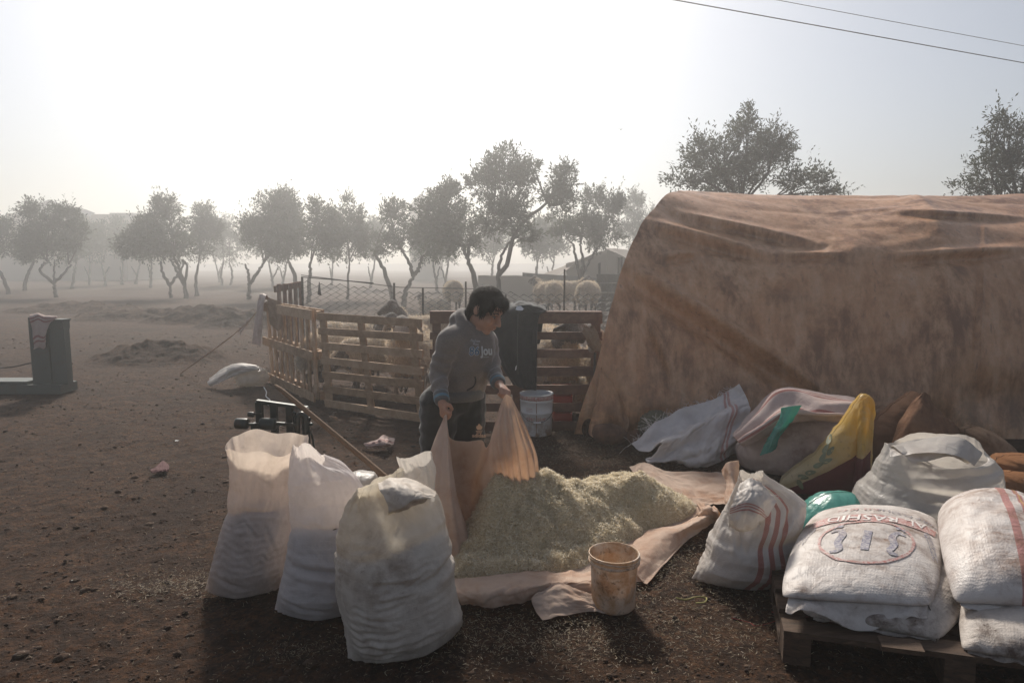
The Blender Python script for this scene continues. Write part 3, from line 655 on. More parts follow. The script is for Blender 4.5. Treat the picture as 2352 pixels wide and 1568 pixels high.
def hoop_tent():
    nu, nv = 120, 84
    ph = np.linspace(0, np.pi, nv); n = 2.35; a = 1.8; YR = 7.86
    yy = -np.sign(np.cos(ph)) * np.abs(np.cos(ph)) ** (2 / n); zz = np.sin(ph) ** (2 / n)
    u = np.linspace(0, 1, nu)
    yb = lerp(6.02, 5.72, u)
    Y = np.where(yy[None] < 0, YR + yy[None] * (YR - yb[:, None]), YR + yy[None] * a)
    H = 2.34 + 0 * u; H = np.interp(u, [0, .5, 1], [2.32, 2.27, 2.36])
    Z = zz[None] * H[:, None]
    XL = np.interp(YR + yy * (YR - 6.02), [6.02, 6.08, 6.2, 6.8, 7.86, 8.6, 9.7], [.70, .80, .92, 1.36, 2.05, 2.2, 2.2])
    XL = np.where(zz < .25, XL - .14 * (1 - zz / .25) * (yy < 0), XL)
    X = XL[None] + u[:, None] * (7.2 - XL[None])
    P = np.stack([X, Y, Z], -1)
    rest = P.copy(); P0 = P.copy()
    P0[..., 2] += .015 * fbm(X * 2, Z * 2, Y, 3, 2) * (Z > .1); P0[..., 1] += .03 * fbm(X * 2.3, Z * 2.3, Y, 3, 6)
    G = grid_groups(nu, nv); idx = np.arange(nu * nv).reshape(nu, nv); rl = []
    R0 = rest.reshape(-1, 3)
    for A, B, k in G: rl.append(np.linalg.norm(R0[A] - R0[B], axis=1) * 1.008)
    im = int(.47 * nu); jr = nv // 2; jp = int(np.argmin(np.abs(zz[:jr] * 2.3 - 1.66)))
    near = np.arange(0, nv)
    pins = set(idx[0]) | set(idx[im, ::2]) | set(idx[-1]) | set(idx[:, 0]) | set(idx[:, -1]) | set(idx[::2, jr])
    jq = (jp + jr) // 2 - 2; pins |= set(idx[::40, jp])
    pins = np.array(sorted(pins)); pp = R0[pins]
    Q = solve(P0.reshape(-1, 3), G, rl, steps=110, iters=9, pins=(pins, pp), collide=ground_hit(.006), bend=.10, diag=.35, damp=.96)
    base = np.array((2.6, 7.0, 0)); root = empty('arched_tent', base)
    tag(root, 'big arched shelter under a stained tan tarpaulin at right', 'tent')
    S = Q.reshape(nu, nv, 3) * .25 + rest * .75
    mu_, mv_ = 290, 190
    S = np.stack([curve_pts(S[:, q], mu_) for q in range(nv)], 1); S = np.stack([curve_pts(S[q], mv_) for q in range(mu_)], 0); nu, nv = mu_, mv_; jr = nv // 2
    hang = np.clip((1.62 - S[..., 2]) / .3, 0, 1) * np.clip(S[..., 2] / .1, 0, 1) * (np.arange(nv) < jr)[None]; top_ = np.clip((S[..., 2] - 1.6) / .2, 0, 1) * (np.arange(nv) < jr)[None]
    S[..., 1] -= hang * (.030 * ridged(S[..., 0] * 1.9 + .35 * S[..., 2], S[..., 2] * .35, 2., 3, 5) + .02 * ridged(S[..., 0] * .9 - .9 * S[..., 2], S[..., 2] * .9, 7., 3, 9))
    S[..., 2] += top_ * .022 * ridged(S[..., 0] * .8, S[..., 1] * 2.6 + .4 * S[..., 0], 1., 3, 11)
    # the long diagonal fold and the shoulder wrinkles
    N = normals(S); N = np.where((N[..., 1] > 0)[..., None] & (np.arange(nv) < jr)[None, :, None], -N, N)
    def fold(p, q, amp, wid, S):
        amp *= 1.5; wid *= .62
        a_, b_ = np.array(p), np.array(q); near_ = (np.arange(nv) < jr + 2)[None, :]
        pr = S - CAMP; px_ = 1176 + FPX * pr[..., 0] / (pr @ _F); py_ = 784 - FPX * (pr @ _U) / (pr @ _F)
        d, t = seg_dist(px_, py_, a_, b_); s = np.sign((px_ - a_[0]) * (b_ - a_)[1] - (py_ - a_[1]) * (b_ - a_)[0])
        e = np.sin(np.pi * np.clip(t, .03, .97)) ** .6
        h = amp * e * (np.exp(-(d / wid) ** 2) - .8 * np.exp(-((s * d + wid * 1.5) / (wid * 1.1)) ** 2)) * near_ * 1.7
        return S + np.array((0, -1, .25)) * h[..., None]
    for f in [((1440, 610), (1900, 905), .055, 26), ((1470, 690), (1560, 900), .018, 14), ((1490, 510), (1775, 590), .04, 18), ((1560, 490), (1880, 560), .03, 14), ((1520, 590), (1600, 580), .03, 12), ((1600, 590), (1620, 630), .02, 9), ((1780, 585), (1960, 585), .02, 12), ((2020, 480), (2352, 500), .02, 10), ((2040, 590), (2352, 570), .03, 16), ((2260, 500), (2240, 960), .012, 6)]: S = fold(*f, S)
    S[..., 2] = np.maximum(S[..., 2], .004)
    cloth_obj('cover', (S - base).reshape(-1, 3), nu, nv, TENTM, root, sub=0)
    # end panel closing the left arch, set back a little
    m = 26; e = S[0] - base; k = np.linspace(0, 1, 16); c = np.stack([np.full(nv, e[:, 0].mean() + .25), e[:, 1], np.zeros(nv)], 1)
    E = e[:, None] * (1 - k[None, :, None]) + c[:, None] * k[None, :, None]; E[..., 0] += .04 * fbm(E[..., 1] * 3, E[..., 2] * 2, 0, 3, 8) * (k > 0) + .03 * (k > 0)
    obj('end_panel', E.reshape(-1, 3), grid_faces(nv, 16), TENTM, root, True)
    for i in (4, int(.47 * nu), nu - 4):
        A = S[i, ::6] - base; A = A + np.array((.03, 0, -.035)); A[:, 1] += np.where(A[:, 1] < .86, .05, -.05); MB().tube(A, .018, 6).build('hoop', BARK, root, True)
    # loose corner of the cover pulled out at the foot
    F = lpx([[(1385, 840, 6.08), (1378, 900, 6.05), (1372, 950, 6.02)], [(1380, 850, 5.98), (1366, 925, 5.9), (1352, 985, 5.85)], [(1388, 860, 5.95), (1382, 930, 5.82), (1362, 1004, 5.78)], [(1410, 880, 6.0), (1412, 945, 5.86), (1400, 1008, 5.80)], [(1440, 900, 6.05), (1446, 960, 5.95), (1440, 1000, 5.88)]], 24, 24)
    F = wrinkle(F, .02, 6, 3, 4); F[..., 2] = np.maximum(F[..., 2], .006)
    cloth_obj('loose_corner', (F - base).reshape(-1, 3), 24, 24, TENTM, root, sub=1)
    return S
TENT_S = hoop_tent()

# ================================================================== the heap of chopped feed on its sheet
HEAP_POLY = np.array([gp(x, y)[:2] for x, y in [(1028, 1340), (1130, 1342), (1250, 1332), (1340, 1308), (1430, 1262), (1484, 1226), (1560, 1204), (1612, 1176)]] + [(1.2, 4.22), (.95, 4.4), (.5, 4.42), (.2, 4.06), (-.02, 3.92), (-.24, 3.84), (-.33, 3.6), (-.34, 3.4)])
def poly_sd(x, y, poly):
    """signed distance to a polygon, positive inside"""
    d = np.full(np.shape(x), 1e9); ins = np.zeros(np.shape(x), bool); n = len(poly)
    for k in range(n):
        a, b = poly[k], poly[(k + 1) % n]; e = b - a; t = np.clip(((x - a[0]) * e[0] + (y - a[1]) * e[1]) / (e @ e), 0, 1)
        d = np.minimum(d, np.hypot(x - a[0] - e[0] * t, y - a[1] - e[1] * t))
        c = ((a[1] > y) != (b[1] > y)) & (x < (b[0] - a[0]) * (y - a[1]) / (b[1] - a[1] + 1e-12) + a[0]); ins ^= c
    return np.where(ins, d, -d)
def heap_h(x, y):
    g = lambda cx, cy, rx, ry, h: h * np.exp(-(((x - cx) / rx) ** 2 + ((y - cy) / ry) ** 2))
    sd = poly_sd(x, y, HEAP_POLY) + .03 * fbm(x * 6, y * 6, 0, 2, 8); e = np.clip(sd / .22, 0, 1)
    h = g(.13, 3.70, .28, .24, .27) + g(-.12, 3.62, .16, .2, .20) + g(.52, 4.02, .38, .27, .18) + g(.88, 4.0, .26, .22, .10) + g(.28, 3.5, .42, .3, .04)
    h = h * e ** .8 + .05 * np.clip(sd / .07, 0, 1)
    return np.where(sd > 0, h * (1 + .26 * fbm(x * 5, y * 5, 0, 4, 17)) + .028 * fbm(x * 14, y * 14, 0, 3, 4) * np.clip(h * 30, 0, 1), -.02)
def straw_mat(name, a, b, c_):
    t = NT(name); isl = t.n('NewGeometry', out='Random Per Island')
    c = t.ramp(isl, (0., a), (.5, b), (1., c_)); return t.end(t.thin(t.bsdf(c, .55), c, .42))
STRAW = straw_mat('chopped_straw', (.64, .54, .36), (.90, .80, .61), (.98, .94, .83))
def straw_blades(pts, nrmz, n_len, rng, wid=(.0008, .0017)):
    n = len(pts); d = nrm(rng.normal(size=(n, 3)) * (1, 1, .45) + np.array((0, 0, .1))); s = nrm(np.cross(d, rng.normal(size=(n, 3)) * .5 + np.array((0, 0, 1))))
    L = rng.uniform(*n_len, n)[:, None]; w = rng.uniform(*wid, n)[:, None]
    p = pts + np.array((0, 0, 1)) * (rng.random((n, 1)) * .012)
    q = np.stack([p - d * L / 2 - s * w, p + d * L / 2 - s * w, p + d * L / 2 + s * w, p - d * L / 2 + s * w], 1)
    q[:, :, 2] = np.maximum(q[:, :, 2], .004)
    v = q.reshape(-1, 3); return v, np.arange(len(v)).reshape(-1, 4)
def feed_heap():
    n = 190; xs = np.linspace(-.5, 1.25, n); ys = np.linspace(2.95, 4.5, n); X, Y = np.meshgrid(xs, ys, indexing='ij'); Hh = heap_h(X, Y)
    t = NT('feed_heap_body'); P = t.co('Object'); nn = t.noise(P, 90, 5, .7)
    c = t.ramp(nn, (.3, (.42, .33, .19)), (.5, (.76, .65, .44)), (.72, (.92, .84, .65)))
    m = t.end(t.bsdf(c, .9, t.bump(nn, 1., .02)))
    base = np.array((.3, 3.7, 0)); root = empty('feed_heap', base); tag(root, 'heap of chopped greenish straw feed spread on the cloth', 'feed heap')
    o = obj('heap', np.stack([X, Y, np.where(Hh > .004, Hh, -.2)], -1).reshape(-1, 3) - base, grid_faces(n, n), m, root, True)
    rng = np.random.default_rng(5); k = 190000; x = rng.uniform(-.5, 1.25, k); y = rng.uniform(2.95, 4.5, k); h = heap_h(x, y); ok = h > .02
    x, y, h = x[ok][:95000], y[ok][:95000], h[ok][:95000]
    v, f = straw_blades(np.stack([x, y, h], 1), None, (.010, .034), rng); s = obj('straw', v - base, f, STRAW, root); s['kind'] = 'stuff'
feed_heap()
CLOTH = sack_mat('feed_cloth', (.76, .62, .52), dirt=(.50, .28, .17), amt=.8, trans=.45, tcol=(.98, .76, .54), rough=.85, weave=700, seed=7, spec=.15, crinkle=.7)
def lgz(rows, nu, nv): return loft([[gp(*p) for p in r] for r in rows], nu, nv)
def feed_cloth():
    base = np.array((.1, 3.5, 0)); root = empty('feed_cloth', base); tag(root, 'tan cloth under the feed heap, its back edge held up by the boy', 'cloth')
    def piece(name, S, w=None, sub=1, thick=.0016, zmin=.012):
        nu, nv = S.shape[:2]
        if w: S = wrinkle(S, *w)
        S[..., 2] = np.maximum(S[..., 2], zmin); cloth_obj(name, (S - base).reshape(-1, 3), nu, nv, CLOTH, root, sub=sub, thick=thick)
    cols = [[(1025, 953, 3.65), (1046, 1110, 3.55), (1070, 1200, 3.5), (1088, 1270, 3.46)], [(1025, 951, 3.65), (1032, 1110, 3.47), (1044, 1200, 3.42), (1056, 1284, 3.38)],
            [(1024, 951, 3.655), (1008, 1110, 3.49), (1004, 1200, 3.44), (1016, 1298, 3.38)], [(1022, 954, 3.665), (988, 1045, 3.60), (984, 1150, 3.58), (990, 1262, 3.52)],
            [(1025, 962, 3.68), (1001, 1055, 3.74), (1000, 1150, 3.72), (1010, 1240, 3.70)], [(1033, 1004, 3.71), (1035, 1080, 3.75), (1040, 1150, 3.74), (1045, 1225, 3.70)],
            [(1068, 1013, 3.73), (1066, 1080, 3.77), (1070, 1150, 3.75), (1075, 1205, 3.7)], [(1106, 1010, 3.73), (1096, 1080, 3.75), (1088, 1150, 3.74), (1086, 1195, 3.7)],
            [(1121, 1024, 3.70), (1108, 1080, 3.66), (1110, 1140, 3.66), (1112, 1175, 3.64)], [(1149, 932, 3.63), (1130, 1020, 3.59), (1136, 1090, 3.59), (1140, 1150, 3.6)],
            [(1160, 908, 3.61), (1150, 1000, 3.56), (1160, 1080, 3.57), (1166, 1140, 3.6)], [(1166, 906, 3.61), (1178, 990, 3.57), (1190, 1070, 3.58), (1196, 1130, 3.62)],
            [(1172, 911, 3.63), (1199, 985, 3.64), (1216, 1040, 3.66), (1224, 1105, 3.68)], [(1177, 914, 3.66), (1210, 990, 3.72), (1231, 1046, 3.78), (1238, 1095, 3.8)]]
    S = lpx(cols, 150, 70); U, W = np.meshgrid(np.linspace(0, 1, 150), np.linspace(0, 1, 70), indexing='ij')
    N = normals(S)
    pl = np.sin(2 * np.pi * (U * 22 + .6 * fbm(U * 9, W * 1.2, 0, 2, 3))) * .010 * np.clip(W * 3, 0, 1) * np.clip((U - .60) * 6, 0, 1)
    pl += np.sin(2 * np.pi * (U * 17 + .5 * fbm(U * 9, W, 0, 2, 5))) * .006 * np.clip(W * 3, 0, 1) * np.clip((.34 - U) * 6, 0, 1)
    S = S + N * (pl + .007 * fbm(U * 14, W * 4, 0, 4, 6))[..., None]
    piece('held_edge', S, None, 1, .0016)
    piece('ground_sheet', wrinkle(lgz([[(1040, 1352, .014), (1180, 1345, .014), (1330, 1340, .014), (1480, 1335, .014)], [(1060, 1250, .014), (1220, 1235, .014), (1400, 1222, .014), (1570, 1212, .014)], [(1095, 1150, .014), (1260, 1130, .014), (1450, 1110, .014), (1640, 1150, .014)]], 40, 60), .004, 5, 6, 3))
    # rolled front hem
    piece('front_hem', lgz([[(1036, 1326, .03), (1130, 1322, .03), (1250, 1312, .03), (1340, 1312, .03), (1400, 1305, .03)], [(1046, 1350, .075), (1130, 1342, .085), (1240, 1334, .08), (1330, 1334, .075), (1400, 1330, .06)], [(1052, 1370, .06), (1125, 1366, .075), (1200, 1358, .085), (1270, 1344, .075), (1400, 1360, .05)], [(1062, 1386, .01), (1118, 1394, .012), (1192, 1386, .012), (1262, 1372, .02), (1400, 1388, .012)]], 36, 90), (.022, 4, 12, 7))
    piece('front_corner', lgz([[(1250, 1352, .07), (1284, 1336, .09), (1330, 1352, .07), (1385, 1370, .05)], [(1222, 1372, .05), (1275, 1362, .07), (1335, 1376, .05), (1385, 1384, .03)], [(1228, 1398, .02), (1282, 1392, .04), (1340, 1392, .03), (1385, 1396, .015)], [(1246, 1424, .012), (1296, 1414, .012), (1350, 1404, .012), (1390, 1408, .012)]], 36, 44), (.022, 5, 5, 9))
    # right hem running back to the sacks
    piece('right_hem', lgz([[(1440, 1268, .03), (1482, 1222, .03), (1550, 1206, .03), (1600, 1184, .03), (1640, 1160, .05)], [(1452, 1300, .06), (1505, 1240, .07), (1566, 1214, .08), (1612, 1190, .09), (1648, 1168, .11)], [(1478, 1338, .012), (1536, 1272, .02), (1574, 1232, .03), (1618, 1205, .04), (1652, 1176, .06)], [(1486, 1342, .012), (1552, 1268, .012), (1582, 1238, .012), (1624, 1210, .012), (1658, 1182, .012)]], 36, 70), (.018, 4, 10, 11))
    piece('right_corner', lgz([[(1598, 1150, .03), (1622, 1160, .08), (1646, 1168, .12)], [(1606, 1172, .06), (1628, 1166, .14), (1650, 1180, .10)], [(1600, 1192, .02), (1626, 1192, .06), (1648, 1192, .03)]], 22, 22), (.025, 4, 4, 13))
    piece('back_fold', lgz([[(1445, 1074, .04), (1480, 1062, .07), (1540, 1082, .05), (1640, 1082, .05), (1700, 1086, .06)], [(1470, 1096, .03), (1500, 1086, .05), (1560, 1104, .04), (1640, 1106, .04), (1705, 1110, .05)], [(1540, 1128, .02), (1560, 1130, .03), (1600, 1138, .03), (1650, 1136, .03), (1712, 1140, .04)], [(1560, 1152, .014), (1580, 1156, .03), (1620, 1158, .025), (1660, 1156, .03), (1712, 1170, .02)]], 40, 70), (.026, 8, 8, 15))
feed_cloth()

# ================================================================== buckets
def bucket_mat():
    t = NT('dirty_plastic'); P = t.co('Object'); z = t.n('SeparateXYZ', {0: P}, out=2)
    n1 = t.noise(P, 9, 6, .7, .4); n2 = t.noise(P, 40, 5, .7)
    c = t.ramp(n1, (.3, (.46, .24, .11)), (.46, (.68, .49, .32)), (.58, (.82, .71, .59)))
    c = t.mix(t.n('MapRange', {0: z, 1: .0, 2: .3, 3: .35, 4: 0.}), c, (.42, .20, .07))
    c = t.mix(t.ramp(n2, (.55, 0.), (.72, .75)), c, (.12, .055, .025))
    return t.end(t.thin(t.bsdf(c, .45, t.bump(n2, .15, .004)), c, .3))
def plastic_bucket():
    b = gp(1417, 1420); b[1] += .11; r = empty('plastic_bucket', b); tag(r, 'dirty cream plastic bucket at the front of the feed heap', 'bucket')
    m = bucket_mat(); k = .92
    prof = [(0, .004), (.098, .004), (.104, .010), (.106, .03), (.113, .20), (.116, .235), (.116, .237), (.119, .238), (.120, .268), (.124, .268), (.125, .276), (.119, .277), (.117, .268), (.113, .235), (.104, .03), (.10, .012), (0, .012)]
    MB().lathe([(x * k, z * k) for x, z in prof], n=56).build('body', m, r, True)
    MB().lathe([(.1215 * k, .232 * k), (.1255 * k, .235 * k), (.1255 * k, .243 * k), (.1205 * k, .246 * k)], n=56).build('rim_collar', m, r, True)
    a = np.linspace(.15, np.pi - .15, 26) + np.pi; P = np.stack([.1235 * k * np.cos(a), .1235 * k * np.sin(a) * 1.0, np.full(26, .262 * k)], 1); P[:, 1] -= .004; P[:, 2] += .004 * np.sin((a - np.pi) * 2)
    MB().tube(P, .0032, 6).build('handle', m, r, True)
plastic_bucket()
# ================================================================== the sacks heaped at right
def puff(outline, Y, thick, nr=26, nth=96, k=2.2, wr=.006, fu=7, fv=4, seed=0, flat=0., tilt=0., wz=.0):
    """a closed bag filling a traced outline: front and back swell by thick; returns verts, faces, uv (front grid first)"""
    O = np.array(outline, float); cpx = O.mean(0); O2 = np.vstack([O, O[:1]])
    L = np.concatenate([[0], np.cumsum(np.linalg.norm(np.diff(O2, axis=0), axis=1))]); s = np.linspace(0, L[-1], nth, endpoint=False)
    ext = np.vstack([O[-2:], O, O[:3]]); Le = np.concatenate([[0], np.cumsum(np.linalg.norm(np.diff(ext, axis=0), axis=1))]); Le = Le - Le[2]
    ring = np.stack([np.interp(s, Le, ext[:, 0]), np.interp(s, Le, ext[:, 1])], 1)
    ker = np.array((1, 2, 3, 2, 1)) / 9.; ring = np.stack([np.convolve(np.pad(ring[:, q], 2, 'wrap'), ker, 'valid') for q in (0, 1)], 1)
    rr = np.sin(np.linspace(0, 1, nr) * np.pi / 2); V_ = []; UV = []
    th = np.linspace(0, 2 * np.pi, nth, endpoint=False)
    for side in (-1, 1):
        pts = cpx[None, None] + (ring[None] - cpx) * rr[:, None, None]; W = np.array([[at(x, y, Y) for x, y in r] for r in pts])
        h = thick * (1 - rr[:, None] ** k) ** .5 * (1 + .12 * fbm(pts[..., 0] * .02, pts[..., 1] * .02, 0, 3, seed + side))
        u = (pts[..., 0] - cpx[0]) / 100; v = (pts[..., 1] - cpx[1]) / 100
        wrk = wr * (1.6 * fbm(u * fu + 3, v * fv, seed, 4, seed) + .9 * ridged(u * fu * .7 + v, v * fv * .8, seed, 3, seed)) * (.4 + .6 * rr[:, None])
        pk = wr * .9 * np.sin(th * 23 + 4 * fbm(np.cos(th) * 2, np.sin(th) * 2, 0, 2, seed))[None] * np.clip((rr[:, None] - .6) / .4, 0, 1) ** 1.5
        W[..., 1] += side * np.maximum(h + wrk * np.clip(h / .05, 0, 1), .0015) + pk + tilt * (W[..., 2] - W[..., 2].min()); W[..., 2] += wz * h
        V_.append(W); UV.append(np.stack([u, v], -1))
    n = nr * nth; f = []
    for q in (0, 1):
        for i in range(nr - 1):
            for j in range(nth):
                a, b, c, d = q * n + i * nth + j, q * n + i * nth + (j + 1) % nth, q * n + (i + 1) * nth + (j + 1) % nth, q * n + (i + 1) * nth + j
                f.append((a, b, c, d) if q else (d, c, b, a))
    for j in range(nth): f.append((n - nth + j, n - nth + (j + 1) % nth, 2 * n - nth + (j + 1) % nth, 2 * n - nth + j))
    return np.concatenate(V_).reshape(-1, 3), np.array(f), np.concatenate(UV).reshape(-1, 2)
def puff_sack(name, label, outline, Y, thick, mat, cat='sack', group=None, part='bag', **kw):
    v, f, uv = puff(outline, Y, thick, **kw); v[:, 2] = np.maximum(v[:, 2], .004)
    base = np.array(((v[:, 0].min() + v[:, 0].max()) / 2, Y, 0)); r = empty(name, base); tag(r, label, cat, group)
    o = obj(part, v - base, f, mat, r, True, uv); mod(o, 'WELD', merge_threshold=.0005)
    return r, base, (v, f)
GRP = 'sacks heaped against the arched tent'
PINK = sack_mat('sack_pink_grey', (.60, .49, .44), dirt=(.25, .12, .08), amt=.55, trans=.12, seed=4, low=.4)
BURL = sack_mat('burlap_brown', (.25, .135, .08), dirt=(.11, .052, .03), amt=.8, trans=.12, seed=5, rough=.9, spec=.1, weave=900)
TANB = sack_mat('burlap_tan', (.36, .24, .16), dirt=(.15, .08, .045), amt=.8, trans=.08, seed=6, rough=.9, spec=.1)
ORNG = sack_mat('burlap_orange', (.30, .14, .065), dirt=(.13, .055, .025), amt=.7, trans=.12, seed=8, rough=.9, spec=.1)
TEAL = sack_mat('teal_plastic', (.13, .42, .36), dirt=(.05, .2, .16), amt=.3, trans=.4, tcol=(.16, .60, .50), rough=.25, weave=0, seed=9, spec=.55, crinkle=.5)
WSTR = sack_mat('white_striped_sack', (.76, .71, .66), amt=.22, trans=.28, seed=10, rough=.4, stripes=(0, [(.474, .009), (.512, .009), (.55, .009)]), low=.3, tcol=(.9, .8, .66))
CLEARW = sack_mat('thin_white_sack', (.72, .68, .64), amt=.20, trans=.42, seed=12, rough=.35, low=.25, tcol=(.85, .78, .68), spec=.5)
FRAY = sack_mat('frayed_white_sack', (.82, .78, .77), amt=.2, trans=.35, seed=13, rough=.5, stripes=(1, [(.80, .012), (.84, .012)]), scol=(.55, .25, .22), tcol=(.85, .75, .66))
PINKS = sack_mat('pinkish_striped_cloth', (.62, .50, .46), dirt=(.32, .17, .12), amt=.4, trans=.15, seed=14, stripes=(0, [(.30, .014), (.36, .014), (.62, .016), (.69, .016)]), scol=(.33, .09, .08), rough=.85, spec=.1)
def cloth_thing(name, label, S, mat, cat='sack', group=GRP, w=None, part='sheet', sub=1, thick=.004, zmin=.006, root=None):
    nu, nv = S.shape[:2]
    if w: S = wrinkle(S, *w)
    S[..., 2] = np.maximum(S[..., 2], zmin)
    if root is None:
        base = np.array((S[..., 0].mean(), S[..., 1].mean(), 0)); r = empty(name, base); tag(r, label, cat, group)
    else: r, base = root
    cloth_obj(part, (S - base).reshape(-1, 3), nu, nv, mat, r, sub=sub, thick=thick); return r, base, S
# frayed empty sack
S = lpx([[(1450, 1022, 5.25), (1535, 957, 5.5), (1636, 917, 5.6), (1699, 884, 5.6)], [(1476, 1036, 5.18), (1560, 990, 5.32), (1640, 960, 5.42), (1712, 905, 5.5)], [(1520, 1018, 5.05), (1580, 990, 5.12), (1655, 948, 5.28), (1722, 930, 5.4)],
         [(1486, 1054, 5.08), (1560, 1030, 5.08), (1640, 1000, 5.16), (1716, 968, 5.3)], [(1486, 1060, 5.02), (1560, 1056, 5.0), (1625, 1050, 5.04), (1704, 1002, 5.2)], [(1490, 1058, 5.1), (1560, 1063, 5.06), (1626, 1066, 5.06), (1690, 1040, 5.2)]], 70, 80)
fr, fb, S = cloth_thing('frayed_sack', 'empty white sack with a frayed edge lying by the foot of the tent', S, FRAY, w=(.06, 7, 6, 3))
mb = MB(); rng = np.random.default_rng(3)
for k in range(150):
    t = rng.random() * .95; i = int(t * 79); p = S[0, i]; q = S[1, i]; d = nrm(p - q + rng.normal(0, .02, 3)); L = rng.uniform(.02, .06) * (2.0 if t < .35 else 1)
    e = p + d * L + np.array((-.01, 0, -.015)); e[2] = max(e[2], .006); m_ = (p + e) / 2 + rng.normal(0, .006, 3); m_[2] = max(m_[2], .006); mb.tube([p - fb, m_ - fb, e - fb], .0013, 3, False)
mb.build('fringe', FRAY, fr.children[0])
# big pinkish sack and the striped cloth over it
puff_sack('large_sack', 'bulging pinkish grey sack under a striped cloth', [(1694, 1045), (1700, 1022), (1727, 1004), (1791, 962), (1855, 942), (1945, 950), (1960, 985), (1940, 1050), (1900, 1105), (1840, 1120), (1786, 1114), (1740, 1096), (1704, 1072)], 5.0, .26, PINK, group=GRP, seed=4, wr=.010, tilt=.15)
S = lpx([[(1690, 1000, 5.0), (1735, 945, 5.22), (1790, 900, 5.35), (1870, 905, 5.35), (1962, 924, 5.3)], [(1686, 1004, 4.84), (1738, 952, 4.95), (1790, 894, 5.08), (1870, 896, 5.08), (1964, 916, 5.06)], [(1692, 1012, 4.76), (1750, 962, 4.78), (1800, 925, 4.88), (1870, 928, 4.86), (1958, 938, 4.88)], [(1700, 1020, 4.70), (1765, 982, 4.70), (1815, 956, 4.70), (1870, 950, 4.70), (1948, 958, 4.74)], [(1706, 1026, 4.8), (1768, 990, 4.8), (1818, 966, 4.8), (1870, 960, 4.8), (1944, 968, 4.8)]], 60, 70)
U, W = np.meshgrid(np.linspace(0, 1, 60), np.linspace(0, 1, 70), indexing='ij'); S = S + normals(S) * (.022 * np.sin(2 * np.pi * (U * 3.2 + .8 * fbm(U * 2, W * 2.5, 0, 2, 7))) )[..., None]
cloth_thing('striped_cloth', 'pinkish cloth with dark red stripes draped over the bulging sack', S, PINKS, cat='cloth', w=(.012, 7, 7, 8))
# teal strip
S = lpx([[(1842, 930, 4.66), (1824, 962, 4.66), (1803, 990, 4.68), (1790, 1008, 4.68), (1782, 1032, 4.68)], [(1818, 932, 4.62), (1806, 965, 4.62), (1788, 992, 4.63), (1775, 1012, 4.64), (1764, 1040, 4.65)], [(1795, 936, 4.66), (1788, 965, 4.66), (1774, 990, 4.67), (1760, 1014, 4.68), (1744, 1046, 4.68)]], 22, 44)
cloth_thing('teal_strip', 'torn strip of teal plastic lying over the pinkish sack', S, TEAL, cat='plastic strip', w=(.022, 4, 9, 5), thick=.001)
# yellow sack
def yellow_mat():
    t = NT('yellow_sack'); P = t.co('Object'); X = t.n('SeparateXYZ', {0: P}, out=0); Z = t.n('SeparateXYZ', {0: P}, out=2); n2 = t.noise(P, 9, 6, .65, .4)
    hgt = t.n('MapRange', {0: Z, 1: .12, 2: .48, 3: 0., 4: 1.})
    c = t.mix(hgt, (.55, .45, .28), (.70, .44, .05)); c = t.mix(t.ramp(n2, (.4, 0.), (.7, .6)), c, (.70, .58, .36))
    ln = t.math('SUBTRACT', t.math('MULTIPLY', X, .62), t.math('ADD', Z, -.195))        # below this line the sack is maroon
    mar = t.math('MULTIPLY', t.ramp(ln, (.49, 0.), (.51, 1.)), 0.) ; mar = t.math('GREATER_THAN', ln, 0.)
    rim = t.math('GREATER_THAN', X, .215)
    mar = t.math('MULTIPLY', mar, t.math('SUBTRACT', 1., rim))
    c = t.mix(mar, c, (.17, .045, .05)); c = t.mix(t.ramp(t.noise(P, 30, 4, .6), (.6, 0.), (.75, .5)), c, (.2, .12, .06))
    return t.end(t.thin(t.bsdf(c, .4, t.bump(t.noise(P, 18, 4, .6, .6), .5, .012)), c, .42))
YEL = yellow_mat()
yr, yb, (yv, yf) = puff_sack('yellow_sack', 'yellow and maroon printed sack with its twisted mouth pointing up', [(1980, 899), (2000, 908), (2010, 924), (2004, 960), (2001, 1000), (2000, 1058), (1994, 1122), (1970, 1150), (1900, 1178), (1854, 1190), (1800, 1150), (1786, 1108), (1818, 1079), (1867, 1046), (1908, 1000), (1939, 962), (1960, 930)], 4.5, .13, YEL, group=GRP, seed=6, wr=.008, fu=3, fv=9, k=1.7)
bv = BVHTree.FromPolygons([Vector(p) for p in yv.tolist()], yf.tolist())
def stick(bvh, x, y, off=.003):
    r = ray(x, y); h = bvh.ray_cast(Vector(CAMP.tolist()), Vector((r / np.linalg.norm(r)).tolist()))
    return None if h[0] is None else np.array(h[0]) + np.array(h[1]) * (off if np.dot(h[1], -r) > 0 else -off)
OLIVEINK = plain('grey_green_ink', (.16, .17, .10), .6)
for k, (x, y, a) in enumerate([(1905, 1008, -70), (1897, 1030, -60), (1908, 1035, -50), (1890, 1050, -60), (1900, 1058, -20), (1880, 1068, -20), (1862, 1085, -10), (1845, 1095, 10), (1838, 1112, 60)]):
    a = R(a); q = []
    for t in np.linspace(0, 2 * np.pi, 10, endpoint=False): lx, ly = 13 * math.cos(t), 5.5 * math.sin(t) * (1 - .3 * math.cos(t)); q.append(stick(bv, x + lx * math.cos(a) - ly * math.sin(a), y + lx * math.sin(a) + ly * math.cos(a)))
    if all(p is not None for p in q): obj('printed_leaf', np.array(q) - yb, [list(range(10))], OLIVEINK, yr.children[0])
